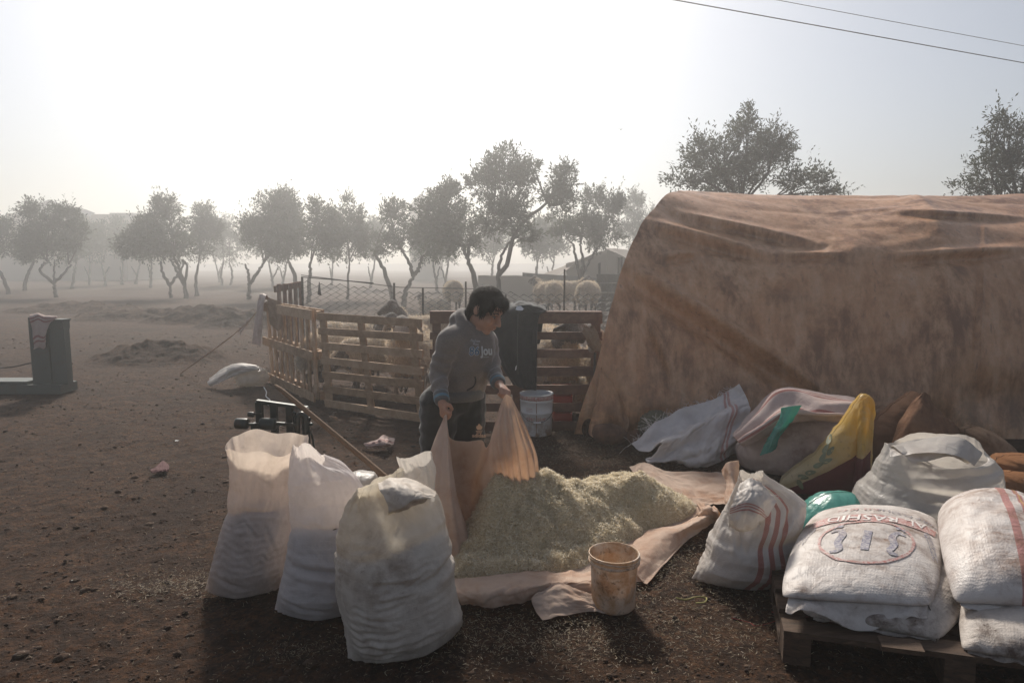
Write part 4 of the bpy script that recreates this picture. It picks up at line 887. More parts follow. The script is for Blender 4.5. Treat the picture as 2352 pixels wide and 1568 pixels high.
S = lpx([[(1996, 908, 4.42), (2006, 960, 4.4), (2002, 1040, 4.36), (1998, 1110, 4.34)], [(1984, 915, 4.36), (1990, 965, 4.33), (1984, 1040, 4.30), (1976, 1112, 4.30)], [(1974, 925, 4.40), (1970, 980, 4.38), (1966, 1040, 4.36), (1958, 1110, 4.36)]], 20, 50)
cloth_thing('', '', S, YEL, w=(.014, 4, 6, 4), part='twisted_fold', root=(yr, yb))
# brown burlap and its neighbours
puff_sack('burlap_sack', 'small tan burlap sack behind the yellow sack', [(2004, 985), (2006, 945), (2024, 930), (2050, 934), (2068, 952), (2066, 1000), (2030, 1040)], 5.35, .18, TANB, group=GRP, seed=21)
br, bb, _ = puff_sack('burlap_sack', 'dark brown burlap sack with a peaked open mouth', [(2000, 1000), (2026, 968), (2062, 938), (2098, 916), (2121, 901), (2135, 912), (2140, 940), (2190, 964), (2220, 992), (2225, 1050), (2150, 1085), (2060, 1085), (2003, 1058)], 5.05, .2, BURL, group=GRP, seed=22, wr=.012, fu=4, fv=4, k=1.6, tilt=.2)
S = lpx([[(2112, 904, 4.98), (2090, 930, 4.92), (2062, 975, 4.86), (2040, 1040, 4.80)], [(2126, 900, 5.02), (2112, 940, 4.84), (2092, 985, 4.76), (2078, 1050, 4.72)], [(2137, 912, 5.05), (2142, 950, 4.90), (2150, 1000, 4.80), (2160, 1055, 4.76)], [(2138, 922, 5.12), (2170, 955, 5.02), (2200, 1000, 4.94), (2215, 1050, 4.9)]], 40, 44)
cloth_thing('', '', S, BURL, w=(.016, 5, 5, 6), part='mouth_flap', root=(br, bb), thick=.006)
puff_sack('burlap_sack', 'tan burlap sack against the tent at the far right', [(2214, 985), (2240, 976), (2280, 992), (2315, 1018), (2333, 1046), (2330, 1090), (2270, 1110), (2225, 1080)], 4.95, .2, TANB, group=GRP, seed=23, wr=.012)
puff_sack('burlap_sack', 'orange brown burlap sack on top at the right edge', [(2276, 1062), (2300, 1046), (2352, 1044), (2420, 1048), (2430, 1080), (2352, 1086), (2285, 1084)], 4.5, .16, ORNG, group=GRP, seed=24, wr=.012)
puff_sack('burlap_sack', 'orange brown burlap sack at the bottom of the right edge pair', [(2262, 1100), (2290, 1084), (2352, 1080), (2430, 1082), (2440, 1130), (2352, 1180), (2270, 1172)], 4.36, .17, ORNG, group=GRP, seed=25, wr=.012)
puff_sack('teal_bag', 'filled teal plastic bag between two white sacks', [(1800, 1238), (1812, 1204), (1838, 1174), (1870, 1148), (1906, 1130), (1962, 1130), (1976, 1172), (1956, 1236), (1890, 1300), (1832, 1298), (1804, 1266)], 3.60, .17, TEAL, cat='bag', seed=26, wr=.007)
# thin white sack with a loose mouth
tr = upright_sack('thin_sack', 'thin white half full sack with a wide loose mouth', [(2046, 1032), (2030, 1062), (2024, 1100), (2000, 1128), (1980, 1160), (1978, 1192), (1984, 1214)], [(2250, 1032), (2278, 1062), (2279, 1105), (2272, 1150), (2262, 1190), (2252, 1214)], 3.98, 4.02, CLEARW, depth=[.8, .9, .95, .9, .8, .7, .62], fill=.45, lip=lambda t: .055 * np.sin(t) + .028 * np.sin(2 * t + .6) + .012 * np.sin(5 * t), seed=31, ring=.003, wl=.028, lump=.02, group=GRP, creases=[((-1.2, .26), (.9, .22), .014, .014), ((-.8, .32), (1.2, .36), .016, .016)])
S = lpx([[(2044, 1050, 3.72), (2110, 1040, 3.66), (2190, 1046, 3.68), (2240, 1070, 3.78)], [(2046, 1024, 3.80), (2110, 1008, 3.9), (2200, 1004, 3.9), (2256, 1040, 3.86)], [(2070, 1040, 3.7), (2130, 1036, 3.74), (2190, 1026, 3.8), (2240, 1050, 3.86)], [(2096, 1062, 3.66), (2130, 1058, 3.66), (2180, 1048, 3.72), (2225, 1066, 3.8)]], 44, 50)
cloth_thing('', '', S, CLEARW, w=(.016, 4, 5, 9), part='folded_mouth', root=(tr[0], tr[2]), thick=.001)
# white striped sack with the crumpled mouth
sr = upright_sack('striped_sack', 'white sack with three red stripes and a crumpled frayed mouth', [(1703, 1086), (1692, 1117), (1674, 1157), (1655, 1198), (1632, 1238), (1626, 1276), (1608, 1303), (1592, 1325), (1590, 1340)], [(1752, 1098), (1784, 1112), (1826, 1133), (1853, 1154), (1847, 1181), (1832, 1224), (1838, 1262), (1842, 1290), (1826, 1340)], 3.2, 3.2, WSTR, depth=[.5, .75, .85, .8, .7, .55, .4, .25], fill=.42, seed=32, ring=.0028, wl=.026, lump=.02, creases=[((-.9, .34), (-.45, .18), .02, .014), ((.5, .5), (.25, .25), .016, .014), ((-.2, .42), (-.4, .2), .02, .016), ((.9, .5), (.4, .34), .016, .016), ((-.7, .5), (.1, .4), .014, .012)], lip=lambda t: .012 * np.sin(3 * t) + .02 * np.sin(t))
S = lpx([[(1700, 1110, 3.10), (1725, 1100, 3.08), (1760, 1120, 3.08), (1785, 1150, 3.08)], [(1688, 1140, 3.04), (1722, 1128, 3.00), (1752, 1140, 3.00), (1774, 1168, 3.03)], [(1678, 1172, 3.02), (1715, 1160, 2.97), (1748, 1172, 2.97), (1764, 1190, 3.0)], [(1674, 1200, 3.02), (1700, 1212, 2.98), (1730, 1205, 2.98), (1750, 1200, 3.01)], [(1680, 1214, 3.04), (1704, 1222, 3.02), (1732, 1214, 3.02), (1750, 1206, 3.03)]], 50, 50)
_, _, S = cloth_thing('', '', S, WSTR, w=(.02, 5, 5, 12), part='crumpled_mouth', root=(sr[0], sr[2]), thick=.002)
mb = MB()
for k in range(90):
    side = rng.random() < .5; i = rng.integers(0, 49); p = S[i, 0] if side else S[49 if rng.random() < .4 else 0, i]; e = p + rng.normal(0, 1, 3) * (.016, .008, .016); mb.tube([p - sr[2], (p + e) / 2 - sr[2] + rng.normal(0, .004, 3), e - sr[2]], .001, 3, False)
mb.build('frayed_threads', WSTR, [c for c in sr[0].children if c.name.startswith('crumpled')][0])
# twisted brown cloth beside it
S = lpx([[(1655, 1080, 4.3), (1668, 1110, 4.2), (1664, 1150, 4.0), (1676, 1190, 3.8)], [(1672, 1062, 4.24), (1684, 1110, 4.1), (1682, 1150, 3.9), (1690, 1190, 3.72)], [(1698, 1056, 4.3), (1700, 1110, 4.2), (1702, 1150, 4.0), (1706, 1190, 3.8)]], 24, 44)
cloth_thing('rag', 'twisted dirty brown rag between the feed cloth and the striped sack', S, CLOTH, cat='rag', group=None, w=(.02, 4, 6, 15))

# ------------------------------------------------------------------ the loading pallet and the closed sacks on it
WOODD = NT('shadow_darkened_wood'); _p = WOODD.co('Object'); _g = WOODD.noise(WOODD.map(_p, (2, 14, 14)), 3, 6, .7, .6)  # the shadow over the pallet is included in these dark wood tones
WOODD = WOODD.end(WOODD.bsdf(WOODD.ramp(_g, (.3, (.025, .013, .007)), (.55, (.075, .042, .023)), (.75, (.14, .085, .048))), .8, WOODD.bump(_g, .5, .01)))
PA = gp(1797, 1522); PAL_T = .135
PB = gp(2352, 1606); dX = nrm((PB - PA) * (1, 1, 0)); dY = np.array((-dX[1], dX[0], 0))
def low_pallet():
    r = empty('loading_pallet', PA); tag(r, 'dark wooden pallet carrying the closed feed sacks at lower right', 'pallet')
    W_, D_ = 1.2, 1.0; z = np.array((0, 0, 1.))
    for k in range(6):
        c = dX * W_ / 2 + dY * (.05 + k * (D_ - .1) / 5); MB().bar(c - dX * W_ / 2 + z * (PAL_T - .011), c + dX * W_ / 2 + z * (PAL_T - .011), .10, .02, jit=.001).build('deck_board', WOODD, r)
    for k in range(3):
        c = dX * (.05 + k * (W_ - .1) / 2); MB().bar(c + z * (PAL_T - .0325), c + dY * D_ + z * (PAL_T - .0325), .1, .021, jit=.001).build('stringer_board', WOODD, r)
        MB().bar(c + z * .011, c + dY * D_ + z * .011, .1, .02, jit=.001).build('bottom_board', WOODD, r)
        for q in range(3):
            b = c + dY * (.06 + q * (D_ - .12) / 2); MB().box(b + z * (PAL_T - .043 + .021) / 2, (.10, .12, PAL_T - .043 - .021), np.stack([dX, dY, z], 1), .001).build('block', WOODD, r)
    b = dX * .33 - dY * .01; MB().bar(b + z * (PAL_T + .008), b + dX * .14 + z * (PAL_T + .010), .08, .018).build('loose_board', WOODD, r)
low_pallet()
def pillow(Wd, Ln, seed=0, n=46, m=64, thick=.2, steps=80, press=32):
    """closed bag blown up between two sewn sheets: (n x m) top grid and bottom grid"""
    u = np.linspace(-Wd / 2, Wd / 2, n); w = np.linspace(0, Ln, m); A, B = np.meshgrid(u, w, indexing='ij')
    rng = np.random.default_rng(seed); bow = np.minimum(np.minimum(A + Wd / 2, Wd / 2 - A), np.minimum(B, Ln - B))
    top = np.stack([A, B, .01 + .3 * bow + .004 * fbm(A * 12, B * 12, 0, 3, seed)], -1).reshape(-1, 3); flat = np.stack([A, B, 0 * A], -1).reshape(-1, 3)
    idx = np.arange(n * m).reshape(n, m); mp = np.arange(n * m).reshape(n, m).copy(); inner = np.zeros((n, m), bool); inner[1:-1, 1:-1] = True
    mp[inner] = n * m + np.arange(inner.sum()); bot = top[inner.ravel()].copy(); bot[:, 2] = .01 - .05 * bow[inner]
    P = np.vstack([top, bot]); restp = np.vstack([flat, flat[inner.ravel()]]); mpf = mp.ravel()
    G = grid_groups(n, m); G = G + [(mpf[a], mpf[b], k) for a, b, k in G]
    f1 = grid_faces(n, m); f2 = mpf[f1][:, ::-1]; F = np.vstack([f1, f2]); nv_ = len(P)
    def force(Q, s):
        a, b, c, d = (Q[F[:, k]] for k in range(4)); nn = np.cross(c - a, d - b) * .5; out = np.empty((nv_, 3))
        for k in range(3): out[:, k] = np.bincount(F.ravel(), np.repeat(nn[:, k] / 4, 4), nv_)
        return nrm(out) * press
    Q = solve(P, G, restp, steps=steps, iters=7, collide=ground_hit(.0, .2), force=force, bend=.03, diag=.3, damp=.93)
    zt = np.percentile(Q[:n * m, 2], 92); Q[:, 2] = Q[:, 2] / zt * thick
    edge = np.clip(np.concatenate([bow.ravel(), bow[inner]]) / .06, 0, 1); Q[:, 2] += np.where(np.arange(nv_) < n * m, 1, -1) * edge * (.006 * ridged(Q[:, 0] * 7, Q[:, 1] * 7, 0, 3, seed) + .008 * fbm(Q[:, 0] * 5, Q[:, 1] * 5, 0, 3, seed + 3))
    return Q, F, n, m
def rot_place(Q, o, ux, uy, uz=(0, 0, 1)): return o + Q[:, :1] * ux + Q[:, 1:2] * uy + Q[:, 2:3] * np.asarray(uz, float)
def plane_uv(n, m, Q):
    U, W = np.meshgrid(np.linspace(0, 1, n), np.linspace(0, 1, m), indexing='ij'); uv = np.stack([U.ravel(), W.ravel()], 1); inner = np.zeros((n, m), bool); inner[1:-1, 1:-1] = True
    return np.vstack([uv, uv[inner.ravel()]])
PRNT = sack_mat('printed_white_sack', (.66, .61, .57), dirt=(.17, .09, .05), amt=.95, trans=.06, seed=15, rough=.5)
DIRTY = sack_mat('muddy_white_sack', (.56, .50, .45), dirt=(.07, .038, .022), amt=1.15, trans=.04, seed=16, rough=.6)
RSTR = sack_mat('red_striped_white_sack', (.66, .61, .575), dirt=(.2, .1, .055), amt=.8, trans=.06, seed=17, rough=.5, stripes=(0, [(.50, .020), (.575, .016), (.65, .020)]), scol=(.42, .12, .11))
p1, pf, n_, m_ = pillow(.60, .80, 1, thick=.165); p2 = pillow(.60, .80, 2, thick=.165)[0]
GP2 = 'closed feed sacks stacked on the pallet'
def closed_sack(label, Q, a, b, zz, mat, depth_scale=1., zs=1., stitch=True, lift=0., skew=0.):
    """front corners a, b in pixels at height zz; the sack runs back from them"""
    A, B = gp(*a, zz), gp(*b, zz); ux = nrm((B - A) * (1, 1, 0)); uy = nrm(np.array((-ux[1], ux[0], 0)) + ux * skew); w = np.linalg.norm((B - A)[:2])
    q = Q.copy(); s = w / (q[:, 0].max() - q[:, 0].min()); q[:, 0] *= s; q[:, 1] = (q[:, 1] - q[:, 1].min()) * depth_scale; q[:, 2] *= zs
    q[:, 2] = q[:, 2] + lift * q[:, 1]
    o = (A + B) / 2; o[2] = zz - np.percentile(q[:46 * 64:46, 2], 50) * .0 - .5 * (q[:, 2].max()) * .0
    base = np.array((o[0], o[1], o[2])); r = empty('closed_sack', base); tag(r, label, 'sack', GP2)
    W = rot_place(q, np.zeros(3), ux, uy); bag = obj('bag', W, pf, mat, r, True, plane_uv(n_, m_, q))
    G = W[:n_ * m_].reshape(n_, m_, 3); F = G[:, 0]; nF = len(F)
    return bag, base, G, ux, uy
def seam_flap(r, G, uy, depth, drop, amp, seed, mat, name='seam_flap', freq=3.):
    E = G[1:-1, 0]; k = np.linspace(0, 1, 8); t = np.linspace(0, 1, len(E)); wv = amp * np.sin(2 * np.pi * (t * freq + .3 * fbm(t * 4, 0 * t, 0, 2, seed))) * np.sin(np.pi * t)
    S = E[:, None] - uy * (depth * k)[None, :, None] * (1 + .5 * fbm(t * 5, 0 * t, 1, 2, seed))[:, None, None] + np.array((0, 0, 1.)) * ((wv[:, None] - drop) * k[None])[..., None] + .006 * np.stack([0 * S_ for S_ in range(0)] or [0.])[..., None] * 0
    S[..., 2] += .022 * fbm(t[:, None] * 9, k[None] * 3, 0, 3, seed + 1) * k[None]
    cloth_obj(name, S.reshape(-1, 3), len(E), 8, mat, r, sub=1, thick=.002)
def stitches(r, G, mat):
    E = G[2:-2, 0] + np.array((0, 0, .003)); mb = MB(); 
    for k in range(0, len(E) - 1): mb.tube([E[k] + (0, 0, .002), lerp(E[k], E[k + 1], .6) + (0, 0, .002)], .0016, 4, False)
    mb.build('stitching', mat, r)
STITCH = plain('thread', (.10, .085, .07), .9)
lo1 = closed_sack('muddy closed sack lying under the printed sack on the pallet', p2, (1826, 1418), (2172, 1482), PAL_T + .004, DIRTY, .8, .72, skew=.45)
up1 = closed_sack('white closed sack printed with a blue emblem and red circle', p1, (1766, 1380), (2164, 1404), PAL_T + .095, PRNT, .98, .66, skew=.46)
lo2 = closed_sack('muddy closed sack under the red striped one, cut by the right edge', p1, (2186, 1500), (2560, 1560), PAL_T + .004, DIRTY, .9, .82, skew=.3)
up2 = closed_sack('white closed sack with red and ochre stripes at the right edge', p2, (2172, 1392), (2540, 1420), PAL_T + .11, RSTR, .95, 1.25, lift=.02, skew=.36)
seam_flap(up1[0], up1[2], up1[4], .06, .035, .055, 3, PRNT, freq=1.3); seam_flap(up2[0], up2[2], up2[4], .02, .008, .006, 4, RSTR, freq=5); seam_flap(lo2[0], lo2[2], lo2[4], .02, .012, .006, 5, DIRTY, freq=6); seam_flap(lo1[0], lo1[2], lo1[4], .015, .004, .004, 6, DIRTY, freq=4)
for q in (up1, up2, lo1): stitches(q[0], q[2], STITCH)
for q in (lo1, lo2, up1):
    e = q[2][-2, 0]; P = curve_pts([e, e + (.01, -.012, -.03), e + (.004, -.012, -.055), e + (.012, -.012, -.075)], 10); MB().tube(P, .0026, 5).build('loose_thread', STITCH, q[0])
MB().ell(lo1[2][1, 1] + (.0, .02, .012), (.035, .03, .022)).build('tied_corner', DIRTY, lo1[0], True)
# ---- print on the emblem sack
def ink(name, col):
    t = NT(name); P = t.co('Object'); c = t.mix(t.ramp(t.noise(P, 70, 5, .75), (.40, .12), (.60, .8)), col, (.6, .56, .52)); return t.end(t.bsdf(t.mix(t.ramp(t.noise(P, 9, 4, .6), (.5, 0.), (.7, .35)), c, (.2, .12, .08)), .6))
RED = ink('faded_red_ink', (.36, .075, .06)); BLUE = ink('faded_blue_ink', (.10, .095, .18)); WHITEI = plain('bare_weave', (.72, .68, .64), .6)
def wrap_on(G, s, t, off=.003):
    """point of the top grid at (s across, t back), lifted along the normal"""
    n, m = G.shape[:2]; N = normals(G); 
    x = np.clip(s, 0, 1) * (n - 1); y = np.clip(t, 0, 1) * (m - 1); i = np.minimum(x.astype(int), n - 2); j = np.minimum(y.astype(int), m - 2); fx = (x - i)[:, None]; fy = (y - j)[:, None]
    b = lambda Q: (Q[i, j] * (1 - fx) + Q[i + 1, j] * fx) * (1 - fy) + (Q[i, j + 1] * (1 - fx) + Q[i + 1, j + 1] * fx) * fy
    nn = nrm(b(N)); nn = np.where(nn[:, 2:] < 0, -nn, nn); return b(G) + nn * off
def text_mesh(body, size=1., bold=0., shear=0.):
    cu = bpy.data.curves.new('text', 'FONT'); cu.body = body; cu.size = size; cu.offset = bold; cu.shear = shear; cu.align_x = 'CENTER'; cu.align_y = 'CENTER'; cu.resolution_u = 3
    o = bpy.data.objects.new('text', cu); COL.objects.link(o); bpy.context.view_layer.update()
    me = bpy.data.meshes.new_from_object(o.evaluated_get(bpy.context.evaluated_depsgraph_get())); bpy.data.objects.remove(o)
    bm = bmesh.new(); bm.from_mesh(me); bpy.data.meshes.remove(me); bmesh.ops.triangulate(bm, faces=bm.faces); 
    for _ in range(2):
        bmesh.ops.subdivide_edges(bm, edges=[e for e in bm.edges if e.calc_length() > .22 * size], cuts=1); bmesh.ops.triangulate(bm, faces=bm.faces)
    v = np.array([p.co[:] for p in bm.verts]); f = [[p.index for p in q.verts] for q in bm.faces]; bm.free(); return v, f
def print_text(G, parent, body, cx, cy, h, ang, mat, asp, name='lettering', off=.004, wide=1., bold=0., shear=0., curve=0.):
    v, f = text_mesh(body, 1., bold, shear); x, y = v[:, 0] * h * wide, v[:, 1] * h - curve * (v[:, 0] * h * wide) ** 2; c, s = math.cos(ang), math.sin(ang)
    obj(name, wrap_on(G, cx + (x * c - y * s) / asp, cy + (x * s + y * c), off), f, mat, parent)
def strip(G, parent, pts, w, mat, asp, name='printed_line', off=.0035):
    P = np.array(pts, float); T_ = nrm(np.gradient(P, axis=0)); Nn = np.stack([-T_[:, 1], T_[:, 0]], 1); w = np.broadcast_to(w, (len(P),))[:, None]
    A = P + Nn * w; B = P - Nn * w; v = np.vstack([wrap_on(G, A[:, 0] / asp, A[:, 1], off), wrap_on(G, B[:, 0] / asp, B[:, 1], off)]); k = len(P)
    obj(name, v, [(i, i + 1, k + i + 1, k + i) for i in range(k - 1)], mat, parent)
G1, U1 = up1[2], up1[0]; AS = .62 / .85        # across / along in units of length
PI = math.pi
a = np.linspace(0, 2 * PI, 60); strip(G1, U1, np.stack([.5 * AS + .155 * np.cos(a), .41 + .14 * np.sin(a)], 1), .006, RED, AS, 'printed_circle')
strip(G1, U1, [(.5 * AS + x, .565 + .02 * (1 - (x / .22) ** 2)) for x in np.linspace(-.215, .25, 26)], .030, RED, AS, 'printed_banner')
print_text(G1, U1, 'AL RASHID', .5 + .02 / AS, .583, .07, PI, WHITEI, AS, off=.006, wide=1.05, bold=.01)
print_text(G1, U1, 'BAKERY FLOUR', .5 + .16 / AS, .65, .036, PI - .22, BLUE, AS, off=.004, wide=1.3)
print_text(G1, U1, '50 KG', .42, .68, .04, PI, RED, AS, off=.004, wide=1.5)
for sg in (-1, 1):
    c0 = .5 * AS + .075 * sg
    strip(G1, U1, [(c0 + sg * q[0], .41 + q[1]) for q in curve_pts([(.03, -.085), (.004, -.07), (.012, -.02), (.004, .03), (.018, .065), (.048, .05)], 24)], np.concatenate([np.linspace(.004, .014, 8), np.full(8, .013), np.linspace(.013, .004, 8)]), BLUE, AS, 'emblem_stroke')
    strip(G1, U1, [(c0 + sg * q[0], .41 + q[1]) for q in curve_pts([(.045, .082), (.03, .098), (.012, .092)], 8)], .009, BLUE, AS, 'emblem_stroke')
strip(G1, U1, [(.5 * AS + .004 * math.sin(k), .41 + k) for k in np.linspace(-.065, .055, 10)], .012, BLUE, AS, 'emblem_stroke')
for k in range(9):
    x0, y0 = .5 * AS + .20 + .006 * k, .53 - .02 * k
    for sg in (-1, 1): strip(G1, U1, [(x0, y0), (x0 + sg * .012 + .006, y0 - .012), (x0 + sg * .012 + .008, y0 - .036)], .0022, BLUE, AS, 'wheat_ear')
    x0 = .5 * AS - .20 - .006 * k
    if k < 6:
        for sg in (-1, 1): strip(G1, U1, [(x0, y0), (x0 - sg * .012 - .006, y0 - .012), (x0 - sg * .012 - .008, y0 - .034)], .0018, BLUE, AS, 'wheat_ear')
# ochre core of the middle stripe on the right sack
OCHRE = plain('ochre_ink', (.45, .30, .09), .6); strip(up2[2], up2[0], [(.575, t) for t in np.linspace(.03, .97, 40)], .0035, OCHRE, 1., 'ochre_stripe')
# ================================================================== the pen: pallets, gates, wire fence
def wood_mat(name, a, b, c, seed=0.):
    t = NT(name); P = t.map(t.co('Object'), loc=(seed, seed * 2, 0)); isl = t.n('ObjectInfo', out='Random')
    g = t.noise(t.map(P, (3, 3, 3)), 2.2, 6, .7, 1.2); f = t.noise(P, 30, 5, .7)
    col = t.ramp(t.math('ADD', t.math('MULTIPLY', g, .8), t.math('MULTIPLY', isl, .22)), (.3, a), (.52, b), (.75, c)); col = t.mix(t.ramp(f, (.58, 0.), (.75, .5)), col, tuple(v * .4 for v in a))
    return t.end(t.bsdf(col, .85, t.bump(f, .3, .006)))
WOODL = wood_mat('pale_pallet_wood', (.23, .135, .07), (.40, .26, .155), (.56, .39, .26)); WOODB = wood_mat('red_brown_wood', (.085, .038, .024), (.15, .075, .048), (.24, .135, .088), 3.)
ZZ = np.array((0, 0, 1.))
def boards(root, name, segs, w, h, mat, up, off, jit=.0015):
    for a, b in segs: MB().bar(np.asarray(a) - off, np.asarray(b) - off, w, h, up, jit).build(name, mat, root)
def left_pallet():
    A, B = gp(622, 872), gp(735, 924); H = 1.03; d = nrm(B - A); L = np.linalg.norm(B - A); nrm_ = np.array((d[1], -d[0], 0))   # towards the camera
    if nrm_[1] > 0: nrm_ = -nrm_
    off = A.copy(); r = empty('upright_pallet', A); tag(r, 'upright wooden pallet with vertical slats at the left of the pen', 'pallet')
    lean = -d * .10
    pt = lambda s, z, k=0.: A + d * L * s + lean * z * (1 - s) + ZZ * z + nrm_ * k
    for z, h in ((.06, .10), (.52, .10), (.97, .11)):
        MB().bar(pt(0, z, .06) - off, pt(1, z, .06) - off, .022, h, ZZ, .0015).build('rail', WOODL, r)
        MB().bar(pt(0, z, -.07) - off, pt(1, z, -.07) - off, .022, h, ZZ, .0015).build('rail', WOODL, r)
    for k in range(9):
        s = (k + .5) / 9; MB().bar(pt(s, .02) - off, pt(s, H) - off, .085, .02, nrm_, .002).build('slat', WOODL, r)
    for s in (.03, .5, .97):
        for z in (.07, .52, .965): MB().box(pt(s, z, -.033) - off, (.09, .05, .09), np.stack([d, nrm_, ZZ], 1), .001).build('block', WOODL, r)
    return A, B, d, L, nrm_
LP = left_pallet()
def back_pallet():
    A, B = at(632, 700, 10.6), at(694, 690, 11.2); A[2] = B[2] = 0; off = A; r = empty('upright_pallet', A); tag(r, 'pallet standing further back behind the left pallet', 'pallet'); d = nrm(B - A); L = np.linalg.norm(B - A); n = np.array((d[1], -d[0], 0))
    for z in (.1, .6, 1.12): MB().bar(A + ZZ * z - off, B + ZZ * (z + .06) - off, .03, .1, ZZ).build('rail', WOODB, r)
    for k in range(5): p = A + d * L * (k + .5) / 5; MB().bar(p - off + n * .03, p + ZZ * 1.2 - off + n * .03, .07, .02, n).build('slat', WOODB, r)
back_pallet()
def front_gate():
    A, B = gp(750, 934), gp(978, 968); off = A; d = nrm(B - A); L = np.linalg.norm(B - A); n = np.array((d[1], -d[0], 0)); n = n if n[1] < 0 else -n
    r = empty('pallet_gate', A); tag(r, 'pale wooden gate of seven horizontal boards left of the boy', 'gate')
    tl = -d * .07
    for k in range(7):
        z = .045 + k * (.925 / 6); s0 = A + tl * (z) + ZZ * z; MB().bar(s0 - off + n * .018, A + d * L + tl * z * .2 + ZZ * (z + .012 * (k % 3 - 1)) - off + n * .018, .02, .078, ZZ, .003).build('rail', WOODL, r)
    for s in (.04, .48, .96): p = A + d * L * s; q = p + tl * (1 - s) + ZZ * .99 - d * .09 * (s > .3); MB().bar(p + ZZ * .01 - off, q - off, .018, .085, d, .002).build('batten', WOODL, r)
front_gate()
def right_gate():
    A, B = gp(992, 988), gp(1380, 1000); A = at(992, 986, 6.25); B = at(1378, 990, 6.25); A[2] = B[2] = 0; off = A; d = nrm(B - A); L = np.linalg.norm(B - A); n = np.array((0, -1., 0))
    r = empty('pallet_gate', A); tag(r, 'dark red brown wooden gate behind the boy with a coat on it', 'gate')
    for k, (y0, y1) in enumerate([(720, 742), (761, 779), (801, 820), (841, 862), (882, 903), (924, 943), (966, 988)]):
        za, zb = at(1200, y1, 6.25)[2], at(1200, y0, 6.25)[2]; z = (za + zb) / 2; h = zb - za; MB().bar(A + ZZ * z - off + n * .03, B + ZZ * z - off + n * .03, .022, h, ZZ, .002).build('rail', WOODB, r)
    for s, w in ((.035, .075), (.5, .07), (.965, .085)):
        p = A + d * L * s; MB().bar(p + ZZ * .0 - off, p + ZZ * 1.07 - off, .034, w, d, .002).build('post', WOODB, r)
    MB().bar(A + ZZ * 1.085 - off - n * .02, B + ZZ * 1.085 - off - n * .02, .12, .018, ZZ, .002).build('top_board', WOODB, r)
    p = A + d * L * .96 + n * .062; MB().tube([p + ZZ * .0 - off, p + ZZ * .72 - off], .013, 6).build('stake', WIREM, r)
    return A, B
right_gate()
S = lpx([[(1335, 762, 6.16), (1350, 752, 6.14), (1364, 747, 6.14)], [(1345, 775, 6.10), (1362, 765, 6.08), (1374, 768, 6.1)], [(1348, 790, 6.12), (1366, 785, 6.08), (1382, 792, 6.1)], [(1355, 800, 6.14), (1372, 806, 6.1), (1384, 815, 6.12)]], 22, 22)
cloth_thing('brown_rag', 'small brown rag tied to the right post of the dark gate', S, TANB, cat='rag', group=None, w=(.03, 3, 3, 4))
# wire fence
GALV = plain('galvanised_wire', (.04, .04, .038), .6)
def wire_fence():
    A, B = at(694, 700, 11.0), at(1425, 700, 11.4); A[2] = B[2] = 0; off = A; r = empty('wire_fence', A); tag(r, 'chain link wire fence at the back of the sheep pen', 'fence'); d = nrm(B - A); L = np.linalg.norm(B - A)
    dd = .075; hh = .045; mb = MB(); n = int(L / dd)
    top = lambda x: np.interp(x / L, [0, .2, .3, .5, .8, 1], [1.27, 1.18, 1.10, 1.10, 1.06, 1.02])
    for k in range(n):
        x0 = k * dd; m = int(top(x0) / hh); zz_ = .02 + np.arange(m) * hh; xx = x0 + np.where((np.arange(m) + k) % 2 == 0, 0, dd) ; P = A + d * xx[:, None] + ZZ * zz_[:, None]; P[:, 1] += .02 * np.sin(xx * 2); P[:, 0] += .012 * np.sin(zz_ * 6 + x0 * 3)
        mb.tube(P - off, .006, 3, False)
    o = mb.build('wire_mesh', GALV, r); o['kind'] = 'stuff'
    for x, h in ((700, 1.3), (905, 1.2), (970, 1.12), (1068, 1.22), (1297, 1.42), (1160, 1.0)):
        s = (at(x, 700, 11.15)[0] - A[0]) / (B - A)[0]; p = A + (B - A) * s; MB().bar(p - off + (0, .03, 0), p + ZZ * h - off + (0.01, .03, 0), .03, .03, (0, 1, 0)).build('post', BARK, r)
    MB().tube([A + ZZ * 1.33 - off, A + d * L * .3 + ZZ * 1.13 - off, A + d * L * .55 + ZZ * 1.10 - off], .006, 4).build('top_wire', GALV, r); MB().tube([A + ZZ * 1.30 - off, A + d * L * .22 + ZZ * 1.2 - off], .008, 4).build('top_wire', GALV, r)
    p = A + d * L * .055 + ZZ * 1.02 - off - np.array((0, .03, 0)); MB().add([p + (0, 0, .2), p + (-.03, 0, 0), p + (.035, 0, -.02), p + (.02, -.02, .05), p + (.012, 0, .2)], [(0, 1, 3), (1, 2, 3), (0, 3, 4), (3, 2, 4), (0, 4, 2, 1)]).build('hanging_tag', WIREM, r)
wire_fence()
# crate boards standing far behind the fence
c = at(1400, 690, 20); c[2] = 0; cr = empty('board_stack', c); tag(cr, 'weathered boards and posts standing before the far canvas tent', 'boards')
for k in range(4): MB().box((0, 0, .22 + .28 * k), (.75, .08, .24), None, .01).build('board', BARK, cr)
for x in (-.3, .25, .34): MB().box((x, .06, .75), (.06, .05, 1.5 + .3 * (x > 0)), None, .01).build('post', BARK, cr)

